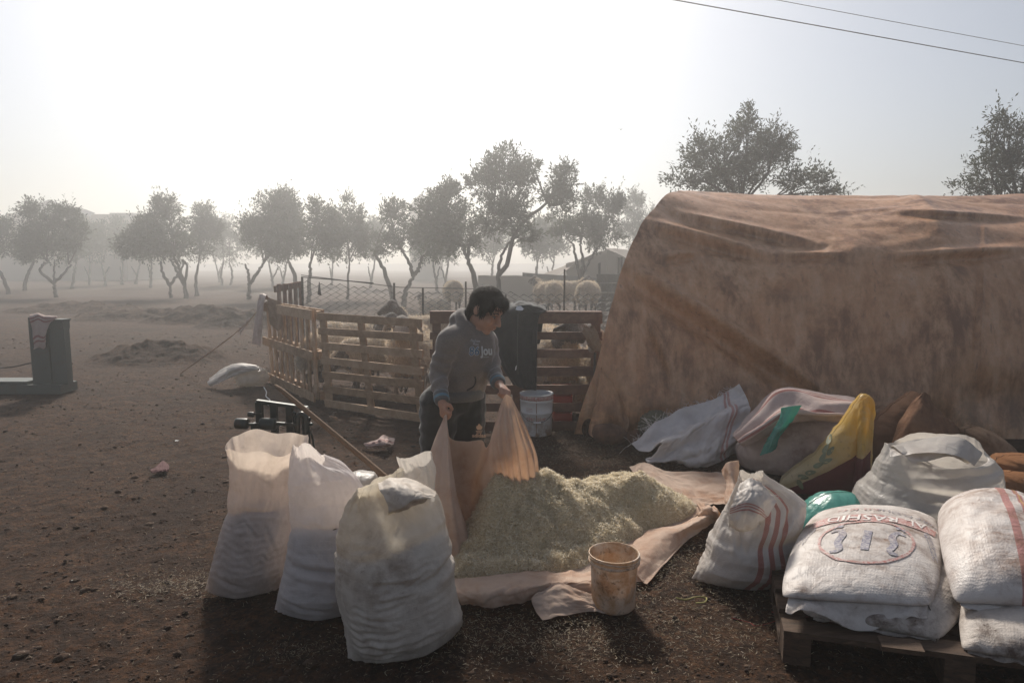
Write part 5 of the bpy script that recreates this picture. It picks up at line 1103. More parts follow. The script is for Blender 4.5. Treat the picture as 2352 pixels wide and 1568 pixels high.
# ================================================================== sheep
def fleece_mat(name, a, b):
    t = NT(name); P = t.co('Object'); n = t.noise(P, 11, 5, .7); f = t.noise(P, 60, 4, .7)
    return t.end(t.bsdf(t.mix(t.ramp(f, (.35, .6), (.6, 0.)), t.ramp(n, (.3, a), (.7, b)), tuple(v * .5 for v in a)), .95, t.bump(f, 1., .03), **{'Sheen Weight': .4}))
WOOL = fleece_mat('tan_fleece', (.42, .31, .20), (.68, .55, .41)); FACED = fleece_mat('dark_sheep_face', (.075, .048, .032), (.14, .095, .065)); FACEW = fleece_mat('pale_sheep_face', (.40, .33, .27), (.55, .47, .40)); WOOLW = fleece_mat('cream_fleece', (.42, .35, .27), (.58, .50, .41))
HAIR = straw_mat('wool_fibres', (.46, .35, .23), (.66, .54, .40), (.82, .72, .58))
def sheep_mesh(pose, face, wool, seed):
    """one continuous body: trunk, neck, head, ears, legs; x forward"""
    rng = np.random.default_rng(seed); mb = MB(); lie = pose == 'lying'; dz = -.26 if lie else 0
    mb.ell((0, 0, .54 + dz), (.43, .215, .225)); mb.ell((.24, 0, .53 + dz), (.21, .19, .23)); mb.ell((-.26, 0, .55 + dz), (.23, .215, .23)); mb.ell((-.47, 0, .44 + dz), (.07, .10, .13))
    nb = np.array((.34, 0, .62 + dz))
    hd = {'level': (.24, 0, .20), 'turn': (.16, -.16, .20), 'down': (.26, .0, -.20), 'lying': (.2, -.06, .2), 'up': (.17, .04, .28)}[pose]; hb = nb + np.array(hd)
    fd = {'level': (.9, 0, -.42), 'turn': (.25, -.9, -.40), 'down': (.55, 0, -.85), 'lying': (.7, -.5, -.35), 'up': (.75, .5, -.45)}[pose]; fd = nrm(fd); fe = hb + fd * .20
    mb.cone(nb, hb, .13, .085); mb.cone(hb, lerp(hb, fe, .6), .08, .062); mb.cone(lerp(hb, fe, .5), fe, .060, .042); mb.ell(hb + (0, 0, .02), (.082, .078, .075))
    side = nrm(np.cross(fd, (0, 0, 1.)))
    for s in (-1, 1):
        e0 = hb + side * s * .06 + (0, 0, .03); e1 = e0 + side * s * .10 + np.array((0, 0, -.06)) - fd * .02; mb.cone(e0, e1, .022, .026); mb.cone(e1, e1 + side * s * .03 + np.array((0, 0, -.06)), .026, .012)
        if lie:
            mb.cone((.26, s * .13, .16), (.42, s * .15, .06), .06, .04); mb.cone((.42, s * .15, .06), (.30, s * .16, .035), .035, .03); mb.cone((-.3, s * .17, .16), (-.12, s * .22, .06), .09, .045); mb.cone((-.12, s * .22, .05), (-.30, s * .22, .035), .035, .028)
        else:
            f = .02 * s; mb.cone((.25 + f, s * .11, .44), (.27 + f, s * .11, .24), .07, .036); mb.cone((.27 + f, s * .11, .24), (.25 + f, s * .11, .05), .032, .024); mb.cone((.25 + f, s * .11, .05), (.27 + f, s * .11, .025), .028, .024)
            mb.cone((-.30 - f, s * .12, .48), (-.22 - f, s * .13, .35), .11, .065); mb.cone((-.22 - f, s * .13, .35), (-.36 - f, s * .12, .22), .055, .034); mb.cone((-.36 - f, s * .12, .22), (-.33 - f, s * .12, .05), .028, .023); mb.cone((-.33 - f, s * .12, .05), (-.31 - f, s * .12, .025), .028, .024)
    o = mb.build('body', wool, None, True); mod(o, 'REMESH', mode='VOXEL', voxel_size=.019, use_smooth_shade=True); mod(o, 'SMOOTH', factor=.6, iterations=4); bake(o)
    me = o.data; me.materials.clear(); me.materials.append(wool); me.materials.append(face); n = len(me.vertices); co = np.empty(n * 3, np.float32); me.vertices.foreach_get('co', co); co = co.reshape(-1, 3)
    nn = np.empty(n * 3, np.float32); me.vertices.foreach_get('normal', nn); nn = nn.reshape(-1, 3)
    hdist = np.array([min(np.linalg.norm(p - lerp(hb, fe, t)) for t in (0, .25, .5, .75, 1)) for p in co]); ishead = hdist < .115; ears = np.linalg.norm(co - hb, axis=1) < .26
    isleg = (co[:, 2] < (.05 if lie else .30)) & (np.abs(co[:, 0]) < .5); trunk = ~(ishead | isleg | (ears & (np.abs((co - hb) @ side) > .07)))
    co = co + nn * (trunk * (.016 * fbm(co[:, 0] * 14, co[:, 1] * 14, co[:, 2] * 14, 3, seed) + .008))[:, None]; co[:, 2] = np.maximum(co[:, 2], .0); me.vertices.foreach_set('co', co.ravel().astype(np.float32))
    fi = [1 if not all(trunk[v] for v in p.vertices) else 0 for p in me.polygons]; me.polygons.foreach_set('material_index', fi); me.polygons.foreach_set('use_smooth', [True] * len(fi)); me.update()
    # locks of wool
    k = np.flatnonzero(trunk); s = rng.choice(k, 5200); d = nrm(nn[s] * .8 + rng.normal(0, .45, (len(s), 3)) + np.array((-.1, 0, -.35))); sd = nrm(np.cross(d, rng.normal(size=d.shape))); L = rng.uniform(.02, .05, (len(s), 1)); p = co[s] - nn[s] * .004
    q = np.stack([p - sd * .003, p + sd * .003, p + d * L + sd * .001, p + d * L - sd * .001], 1).reshape(-1, 3)
    h = obj('fleece', q, np.arange(len(q)).reshape(-1, 4), HAIR, o); h['kind'] = 'stuff'
    # eyes and nostrils are small dark spheres in the face
    for sg in (-1, 1): MB().ell(hb + fd * .085 + side * sg * .062 + (0, 0, .028), .011, None, 8, 6).build('eye', FACED, o, True)
    return o
PROTO = {}
def sheep(label, x, y, Y, rz, pose, face, wool, s=1., grp='sheep in the pen behind the gates'):
    key = (pose, face.name, wool.name)
    p = at(x, y, Y); loc = (p[0], Y, 0)
    if key not in PROTO: o = sheep_mesh(pose, face, wool, len(PROTO) + 3); PROTO[key] = o; ch = None
    else:
        src = PROTO[key]; o = src.copy(); COL.objects.link(o)
        for c in src.children: q = c.copy(); COL.objects.link(q); q.parent = o
    o.name = 'sheep'; o.location = loc; o.rotation_euler = (0, 0, rz); o.scale = (s, s, s); tag(o, label, 'sheep', grp); return o
PI = math.pi
sheep('tan sheep with a dark face standing side on behind the gate', 815, 800, 8.75, 0.05, 'turn', FACED, WOOL)
sheep('brown faced sheep at the back of the pen looking at the camera', 985, 760, 9.7, PI - .1, 'up', FACED, WOOL, 1.02)
sheep('white faced sheep looking over the top boards of the gate', 940, 850, 7.62, -PI / 2 + .05, 'level', FACEW, WOOL, 1.10)
sheep('tan sheep lowering its head behind the middle of the gate', 866, 850, 7.85, PI + .5, 'down', FACED, WOOL, .9)
sheep('dark sheep standing at the far left behind the gate', 776, 850, 8.1, .6, 'down', FACED, WOOL, .9)
sheep('curly topped sheep standing beside the black coat', 1262, 800, 7.15, -PI / 2 + .3, 'level', FACED, WOOL, 1.12)
sheep('tan sheep lying down behind the dark gate', 1278, 850, 7.9, .3, 'lying', FACED, WOOL, .95)
sheep('small cream lamb lying low behind the right post', 1342, 880, 6.95, PI + .3, 'lying', FACEW, WOOLW, .72)
sheep('pale sheep peering out between the gate post and the tent', 1400, 800, 6.95, -PI / 2 - .35, 'level', FACEW, WOOL, 1.02)
g2 = 'sheep grazing beyond the wire fence'
sheep('round bodied sheep seen from behind beyond the fence, left of the boy', 1040, 690, 20.5, PI / 2 + .2, 'down', FACED, WOOL, 1.25, g2)
sheep('small sheep lying beyond the fence near the round bodied one', 998, 700, 19, 2.6, 'lying', FACED, WOOL, 1., g2)
sheep('leftmost of three sheep beyond the fence beside the thin post', 1258, 690, 19.5, PI / 2 + .5, 'level', FACED, WOOL, 1.25, g2)
sheep('middle sheep of three beyond the fence, side on behind the post', 1296, 690, 20.5, .15, 'level', FACED, WOOL, 1.25, g2)
sheep('rightmost of three sheep beyond the fence, near the arched tent', 1352, 690, 19, PI / 2 - .3, 'down', FACED, WOOL, 1.3, g2)

# ================================================================== things on and by the gates
BLACK = NT('black_fleece_cloth'); _P = BLACK.co('Object'); BLACK = BLACK.end(BLACK.bsdf(BLACK.ramp(BLACK.noise(_P, 20, 4, .6), (.3, (.010, .011, .011)), (.7, (.022, .023, .022))), .9, BLACK.bump(BLACK.noise(_P, 60, 4, .7), .4, .01), **{'Sheen Weight': .3}))
S = lpx([[(1120, 800, 6.36), (1180, 800, 6.36), (1240, 790, 6.36)], [(1120, 735, 6.37), (1180, 715, 6.38), (1252, 712, 6.37)], [(1122, 712, 6.30), (1185, 694, 6.32), (1256, 708, 6.3)], [(1122, 722, 6.16), (1185, 712, 6.14), (1240, 722, 6.16)], [(1126, 760, 6.14), (1185, 756, 6.11), (1234, 760, 6.14)], [(1140, 810, 6.14), (1185, 812, 6.10), (1233, 815, 6.13)], [(1164, 860, 6.14), (1195, 862, 6.10), (1233, 866, 6.13)], [(1180, 882, 6.15), (1205, 892, 6.12), (1232, 897, 6.14)]], 70, 50)
cr_, cb_, S = cloth_thing('black_coat', 'black coat hanging over the dark wooden gate', S, BLACK, cat='coat', group=None, w=(.035, 5, 5, 6), thick=.012)
S2 = lpx([[(1165, 700, 6.30), (1200, 692, 6.32), (1250, 702, 6.30)], [(1168, 708, 6.2), (1206, 700, 6.16), (1256, 712, 6.2)], [(1190, 722, 6.14), (1216, 716, 6.12), (1240, 722, 6.14)]], 24, 34)
cloth_thing('', '', S2, BLACK, w=(.03, 4, 4, 9), part='hood', root=(cr_, cb_), thick=.014)
WHITE = plain('white_label', (.75, .75, .75), .6)
q = [at(*p) - cb_ for p in ((1184, 711, 6.08), (1187, 703, 6.1), (1196, 702, 6.1), (1203, 709, 6.08), (1200, 713, 6.07), (1190, 713, 6.07))]; obj('label', q, [(0, 1, 2, 3, 4, 5)], WHITE, cr_)
q = [at(*p) - cb_ for p in ((1184, 842, 6.05), (1187, 838, 6.05), (1186, 848, 6.05), (1183, 851, 6.05))]; obj('label', q, [(0, 1, 2, 3)], WHITE, cr_)
MB().tube([at(1190, 720, 6.06) - cb_, at(1188, 800, 6.04) - cb_, at(1190, 860, 6.04) - cb_], .003, 4).build('zip', plain('zip', (.05, .06, .055), .4), cr_)
# paint bucket
def paint_mat():
    t = NT('scuffed_white_tin'); P = t.co('Object'); z = t.n('SeparateXYZ', {0: P}, out=2); n = t.noise(P, 12, 6, .7)
    c = t.mix(t.math('MULTIPLY', t.n('MapRange', {0: z, 1: 0., 2: .22, 3: 1., 4: .1}), t.ramp(n, (.42, 0.), (.6, 1.))), (.60, .60, .60), (.25, .15, .08)); return t.end(t.bsdf(c, .4))
def pier_bucket():
    b = at(1232, 1000, 6.05); b[2] = 0; r = empty('paint_bucket', b); tag(r, 'white metal paint bucket with red lettering by the dark gate', 'bucket'); m = paint_mat(); Rd = .148; Hh = .375
    MB().lathe([(0, .004), (Rd - .012, .004), (Rd - .010, .012), (Rd - .004, .20), (Rd, .205), (Rd, .212), (Rd - .004, .217), (Rd - .002, .305), (Rd + .002, .31), (Rd + .002, .318), (Rd - .001, .323), (Rd, Hh - .008), (Rd + .005, Hh - .006), (Rd + .005, Hh), (Rd - .006, Hh), (Rd - .008, .30), (Rd - .01, .02), (0, .02)], n=48).build('body', m, r, True); bd = r.children[0]
    MB().lathe([(Rd + .0005, .327), (Rd + .0025, .328), (Rd + .0035, .362), (Rd + .001, .363)], n=48).build('red_band', RED, r, True)
    MB().lathe([(.135, .31), (0, .312)], n=32).build('water', plain('bucket_water', (.10, .09, .08), .05), r, True)
    def cyl(a, z, o=.002): rr = np.interp(z, [0, .2, .375], [Rd - .011, Rd - .004, Rd - .001]) + o; return np.stack([rr * np.cos(a), rr * np.sin(a), z], 1)
    for a0 in (-PI / 2 - .42, -PI / 2 + .30):
        v, f = text_mesh('pier', .052, .0016); obj('lettering', cyl(a0 + v[:, 0] / Rd, .165 + v[:, 1]), f, RED, bd)
    for a0, ln in ((-PI / 2 - .5, 3),):
        for k in range(ln): a = np.linspace(a0 - .2, a0 + .22, 8); v = np.vstack([cyl(a, np.full(8, .26 - k * .014)), cyl(a, np.full(8, .256 - k * .014))]); obj('printed_line', v, [(i, i + 1, 9 + i, 8 + i) for i in range(7)], RED, bd)
    a = np.linspace(-PI - .15, .15, 30); hz = .30 - .165 * np.sin(np.linspace(0, PI, 30)) ** .8; P = cyl(a, hz, .007); MB().tube(P, .0022, 5).build('handle', GALV, r); P = cyl(np.linspace(-PI / 2 - .22, -PI / 2 + .22, 8), np.full(8, .135), .009); MB().tube(P, .007, 8).build('grip', WHITE, [q for q in r.children if q.name.startswith('handle')][0], True)
    P = cyl(np.full(12, -PI / 2 - .06), np.linspace(.02, .36, 12), .002); Q = cyl(np.full(12, -PI / 2 - .015), np.linspace(.02, .36, 12), .002); obj('drip', np.vstack([P, Q]), [(i, i + 1, 13 + i, 12 + i) for i in range(11)], TANB, bd)
pier_bucket()
# red crate behind the gate
c = at(1291, 965, 6.62); c[2] = 0; cr = empty('red_crate', c); tag(cr, 'red plastic crate standing behind the dark gate', 'crate'); RP = plain('red_plastic', (.32, .035, .02), .5)
for x in (-1, 1): MB().box((x * .085, 0, .17), (.012, .2, .34)).build('side_panel', RP, cr)
for y in (-1, 1):
    for k in range(4): MB().box((0, y * .1, .05 + k * .085), (.16, .012, .065)).build('slat', RP, cr)
MB().box((0, 0, .012), (.16, .19, .02)).build('floor_panel', RP, cr)
# cloth on the pallet corner, rope
S = lpx([[(606, 690, 8.95), (598, 676, 8.9), (592, 690, 8.8), (586, 730, 8.72), (578, 790, 8.7)], [(612, 688, 8.85), (602, 674, 8.78), (598, 690, 8.68), (594, 740, 8.62), (590, 792, 8.62)], [(622, 692, 8.78), (612, 678, 8.70), (608, 695, 8.6), (603, 740, 8.58), (600, 800, 8.58)]], 26, 44)
cloth_thing('hung_cloth', 'dirty white cloth hung over the corner of the left pallet', S, PINK, cat='cloth', group=None, w=(.03, 4, 5, 3))
S = lpx([[(614, 682, 8.5), (616, 710, 8.46), (620, 745, 8.44)], [(630, 688, 8.4), (634, 715, 8.36), (640, 760, 8.34)], [(644, 692, 8.3), (648, 720, 8.26), (650, 742, 8.24)]], 20, 22)
cloth_thing('mesh_rag', 'brown rag hanging on the slats of the left pallet', S, TANB, cat='rag', group=None, w=(.03, 4, 4, 5))
P = curve_pts([at(600, 700, 8.8), at(572, 737, 8.85), at(515, 785, 8.75), gp(415, 857, .01)], 30); o = MB().tube(P, .007, 5).build('rope', TANB); tag(o, 'old rope stretched from the left pallet to the ground', 'rope')
S = lpx([[(571, 728, 8.86), (560, 745, 8.9), (548, 752, 8.95)], [(574, 734, 8.84), (562, 752, 8.86), (550, 760, 8.92)], [(566, 742, 8.86), (556, 760, 8.9), (552, 772, 8.9)]], 16, 16); cloth_thing('rope_rag', 'scrap of pale cloth knotted on the old rope', S, PINK, cat='rag', group=None, w=(.03, 3, 3, 8))
# white sack lying beyond the scale
wr_, wb_, _ = puff_sack('lying_sack', 'white sack lying on the dirt left of the pen', [(540, 862), (552, 846), (580, 840), (606, 848), (617, 866), (610, 882), (575, 889), (550, 884)], 8.45, .2, CLEARW, seed=41, wr=.02)
S = lpx([[(480, 868, 8.5), (510, 846, 8.55), (545, 834, 8.6), (590, 840, 8.6)], [(478, 880, 8.35), (512, 858, 8.3), (548, 842, 8.25), (596, 846, 8.25)], [(486, 888, 8.3), (520, 872, 8.26), (550, 860, 8.2), (590, 850, 8.2)]], 30, 44)
cloth_thing('', '', S, CLEARW, w=(.04, 5, 4, 7), part='loose_mouth', root=(wr_, wb_))
P = curve_pts([gp(606, 889, .05), gp(612, 900, .012), gp(611, 910, .012), gp(620, 919, .012), gp(616, 930, .012)], 24); o = MB().tube(P, .006, 5).build('string', WHITE); tag(o, 'white string on the dirt between the lying sack and the weighing beam', 'string')
for (x, y, w, lb, m, nm) in ((870, 1016, 34, 'crumpled pinkish rag on the dirt left of the boy', PINKS, 'rag'), (366, 1074, 22, 'flattened dark red rag trodden into the dirt at left', plain('red_rag', (.075, .018, .020), .9), 'rag')):
    rows = [[gp(x - w, y + 6, .012), gp(x - w * .3, y - 4, .05 if w > 30 else .02), gp(x + w * .4, y - 16, .09 if w > 30 else .02), gp(x + w, y - 6, .012)], [gp(x - w * .9, y + 8, .02), gp(x, y + 4, .06 if w > 30 else .02), gp(x + w * .5, y + 2, .08 if w > 30 else .02), gp(x + w, y + 4, .02)], [gp(x - w * .8, y + 12, .012), gp(x, y + 10, .012), gp(x + w * .5, y + 8, .012), gp(x + w * .8, y + 9, .012)]]
    cloth_thing(nm, lb, loft(rows, 24, 34), m, cat='rag', group=None, w=(.04 if w > 30 else .012, 4, 5, int(x)))

# ================================================================== weighing scales
IRON = NT('dark_green_iron'); _P = IRON.co('Object'); _n = IRON.noise(_P, 18, 6, .7); IRON = IRON.end(IRON.bsdf(IRON.mix(IRON.ramp(_n, (.5, 0.), (.65, .6)), (.030, .038, .034), (.07, .045, .03)), .38, IRON.bump(_n, .15, .005), Metallic=.35))
def beam_scale():
    Y = 3.72; off = at(650, 1100, Y); off[2] = 0; A = lambda x, y, dy=0.: at(x, y, Y + dy) - off; r = empty('beam_scale', off); tag(r, 'dark iron beam scale with round weights behind the standing sacks', 'scale')
    for x, yt in ((595, 922), (629, 926), (665, 932), (701, 937)): t = A(x, yt); MB().bar((t[0], t[1], .10), t, .034, .034, (0, 1, 0)).build('post', IRON, r)
    MB().bar(A(590, 921), A(706, 937), .03, .018, ZZ).build('top_bar', IRON, r)
    def cyl(x0, x1, y, rad, nm, dy=-.06):
        a, b = A(x0, y, dy), A(x1, y + 1, dy); d = b - a; L = np.linalg.norm(d); m = MB(); d = d / L; m.tube([a, a + d * .004, a + d * .008, b - d * .008, b - d * .004, b], [rad * .86, rad * .96, rad, rad, rad * .96, rad * .86], 24); return m.build(nm, IRON, r, True)
    cyl(541, 570, 972, .030, 'counterweight'); cyl(570, 584, 951, .014, 'small_weight'); cyl(598, 634, 973, .033, 'sliding_weight')
    MB().bar(A(566, 974, -.06), A(612, 974, -.06), .012, .012, ZZ).build('weight_rod', IRON, r); MB().bar(A(582, 950, -.06), A(602, 951, -.06), .012, .010, ZZ).build('weight_rod', IRON, r); MB().bar(A(632, 972, -.06), A(682, 976, -.06), .016, .018, ZZ).build('beam', IRON, r)
    MB().bar(A(590, 972, -.03), A(590, 1012, -.03), .05, .05, (0, 1, 0)).build('bracket', IRON, r)
    mb = MB(); P = [A(683, 1010, -.05), A(683, 965, -.05), A(686, 955, -.05), A(692, 951, -.05), A(699, 955, -.05), A(702, 966, -.05), A(702, 1010, -.05)]; mb.tube(curve_pts(P, 22), .017, 8); mb.build('bracket', IRON, r, True)
    MB().bar(A(676, 950, -.04), A(676, 968, -.04), .012, .012, (0, 1, 0)).build('latch', IRON, r); MB().ell(A(676, 948, -.04), .010).build('latch_knob', IRON, [q for q in r.children if q.name.startswith('latch')][0], True); MB().ell(A(714, 974, -.03), (.014, .014, .010)).build('adjusting_knob', IRON, r, True); MB().ell(A(710, 962, -.03), .012).build('adjusting_knob', IRON, r, True)
    MB().tube(curve_pts([A(706, 984, -.03), A(716, 1000, -.02), A(722, 1040, 0), A(723, 1100, .02)], 16), .006, 6).build('hanging_rod', IRON, r, True)
    MB().box((0, 0, .06), (.52, .46, .07)).build('platform', IRON, r); MB().box((0, .0, .13), (.10, .10, .08)).build('foot_block', IRON, r)
    for x in (-.2, .2):
        for y in (-.17, .17): MB().lathe([(0, .03), (.03, .03), (.03, .0), (0, .0)], (x, y, 0), 12).build('wheel', IRON, r)
    t = A(647, 1008); MB().bar((A(595, 1000)[0], t[1], t[2]), (A(701, 1000)[0], t[1], t[2]), .04, .04, ZZ).build('cross_bar', IRON, r); MB().lathe([(0, .0), (.026, 0), (.026, .012), (.018, .016), (.018, .028), (.026, .032), (.026, .04), (0, .04)], A(660, 1016, -.05), 20).build('knob', IRON, r, True)
beam_scale()
POLE = wood_mat('worn_handle_wood', (.10, .055, .028), (.17, .10, .055), (.22, .14, .085), 7.)
P = np.array([at(632, 884, 3.50), at(765, 994, 3.36), at(905, 1112, 3.2)]); mb = MB(); C = curve_pts(P, 22); rr = np.linspace(.0125, .0150, 22); rr[0] = .006; rr[1] = .0115; mb.tube(C, rr, 12); o = mb.build('wooden_pole', POLE, None, True); tag(o, 'long worn wooden pole slanting down behind the standing sacks', 'pole')
fs = upright_sack('plastic_sack', 'thin translucent white sack behind the largest standing sack', [(912, 1052), (922, 1080), (925, 1120), (905, 1200), (890, 1300), (885, 1372)], [(990, 1052), (998, 1080), (1000, 1120), (1002, 1200), (1004, 1300), (1000, 1372)], 3.14, 3.14, CLEARW, depth=[.6, .7, .7, .6, .45, .35], fill=.5, seed=51, lip=lambda t: .02 * np.sin(2 * t + .5) + .015 * np.sin(t), lump=.02)
puff_sack('grey_sack', 'flat grey sack lying behind the middle standing sack', [(790, 1092), (820, 1082), (862, 1088), (872, 1110), (840, 1125), (800, 1118)], 3.75, .10, CLEARW, seed=52)
GSTEEL = NT('grey_green_steel'); _P = GSTEEL.co('Object'); _n = GSTEEL.noise(_P, 7, 8, .75); GSTEEL = GSTEEL.end(GSTEEL.bsdf(GSTEEL.mix(GSTEEL.ramp(_n, (.5, 0.), (.7, .6)), (.075, .092, .082), (.09, .055, .035)), .5, GSTEEL.bump(_n, .1, .005)))
def platform_scale():
    Y = 7.9; off = at(110, 911, Y); off[2] = 0; A = lambda x, y, dy=0.: at(x, y, Y + dy) - off; r = empty('platform_scale', off); tag(r, 'grey green steel platform scale with upright column at the left edge', 'scale')
    def bx(nm, x0, x1, y0, y1, d0, d1, m=GSTEEL): a, b = A(x0, y1), A(x1, y0); MB().box(((a[0] + b[0]) / 2, (d0 + d1) / 2, (max(a[2], .003) + b[2]) / 2), (b[0] - a[0], d1 - d0, b[2] - max(a[2], .003))).build(nm, m, r)
    bx('base', -180, 140, 884, 920, -.02, .30); bx('platform_plate', -170, 62, 876, 883.5, .0, .28); bx('column_panel', 68, 98, 730, 884, .06, .16); bx('column_post', 116, 140, 757, 884, .05, .15); bx('column_head', 99, 138, 738, 757, .04, .17); bx('white_bar', 103, 113, 786, 874, .10, .13, WHITE); bx('cap', 116, 140, 734, 738, .03, .18)
    MB().tube(curve_pts([A(75, 832, .1), A(30, 842, .05), A(-40, 848, 0)], 14), .008, 6).build('chain', GALV, r)
    return off
PO = platform_scale()
S = lpx([[(70, 724, 8.10), (86, 722, 8.10), (104, 726, 8.10), (118, 730, 8.1)], [(69, 728, 7.93), (88, 722, 7.93), (104, 726, 7.93), (132, 728, 7.92)], [(74, 760, 7.92), (86, 752, 7.90), (102, 760, 7.91), (114, 744, 7.91)], [(76, 796, 7.93), (88, 790, 7.9), (102, 788, 7.91), (106, 770, 7.92)], [(78, 802, 7.94), (90, 798, 7.91), (102, 800, 7.92), (106, 785, 7.93)]], 34, 34)
cloth_thing('draped_towel', 'pinkish grey towel draped over the platform scale column', S, PINKS, cat='cloth', group=None, w=(.03, 4, 4, 2))
# ================================================================== the boy
def skin_mat():
    t = NT('skin'); P = t.co('Object'); c = t.ramp(t.noise(P, 14, 4, .6), (.3, (.38, .19, .12)), (.7, (.48, .26, .17)))
    return t.end(t.bsdf(c, .5, t.bump(t.noise(P, 90, 3, .6), .08, .003), **{'Subsurface Weight': .12, 'Subsurface Radius': (.02, .008, .005), 'Subsurface Scale': .5}))
def knit_mat(name, a, b, seed=0.):
    t = NT(name); P = t.map(t.co('Object'), loc=(seed, 0, 0)); n = t.noise(P, 7, 5, .6); f = t.noise(P, 120, 3, .6)
    return t.end(t.bsdf(t.mix(t.ramp(f, (.4, .35), (.6, 0.)), t.ramp(n, (.3, a), (.7, b)), tuple(v * .7 for v in a)), .95, t.bump(t.math('ADD', t.math('MULTIPLY', t.noise(P, 26, 4, .6, .6), .6), t.math('MULTIPLY', f, .25)), .35, .01), **{'Sheen Weight': .35}))
SKIN = skin_mat(); HOOD = knit_mat('grey_sweat_fabric', (.16, .132, .115), (.215, .18, .158)); TROU = knit_mat('black_track_fabric', (.012, .013, .012), (.022, .022, .02)); TROU2 = knit_mat('faded_olive_patch', (.024, .021, .017), (.042, .036, .029))
HAIRM = NT('dark_brown_hair'); HAIRM = HAIRM.end(HAIRM.bsdf((.020, .013, .009), .7, **{'Specular IOR Level': .15}))
def fuse(name, mb, mat, parent, voxel, smooth=4, fac=.5):
    o = mb.build(name, mat, None, True); mod(o, 'REMESH', mode='VOXEL', voxel_size=voxel, use_smooth_shade=True); mod(o, 'SMOOTH', factor=fac, iterations=smooth); bake(o); o.parent = parent
    o.data.materials.clear(); o.data.materials.append(mat); o.data.polygons.foreach_set('use_smooth', [True] * len(o.data.polygons)); return o
def verts_of(o):
    n = len(o.data.vertices); c = np.empty(n * 3, np.float32); o.data.vertices.foreach_get('co', c); m = np.empty(n * 3, np.float32); o.data.vertices.foreach_get('normal', m); return c.reshape(-1, 3).astype(float), m.reshape(-1, 3).astype(float)
def set_verts(o, c): o.data.vertices.foreach_set('co', np.asarray(c, np.float32).ravel()); o.data.update()
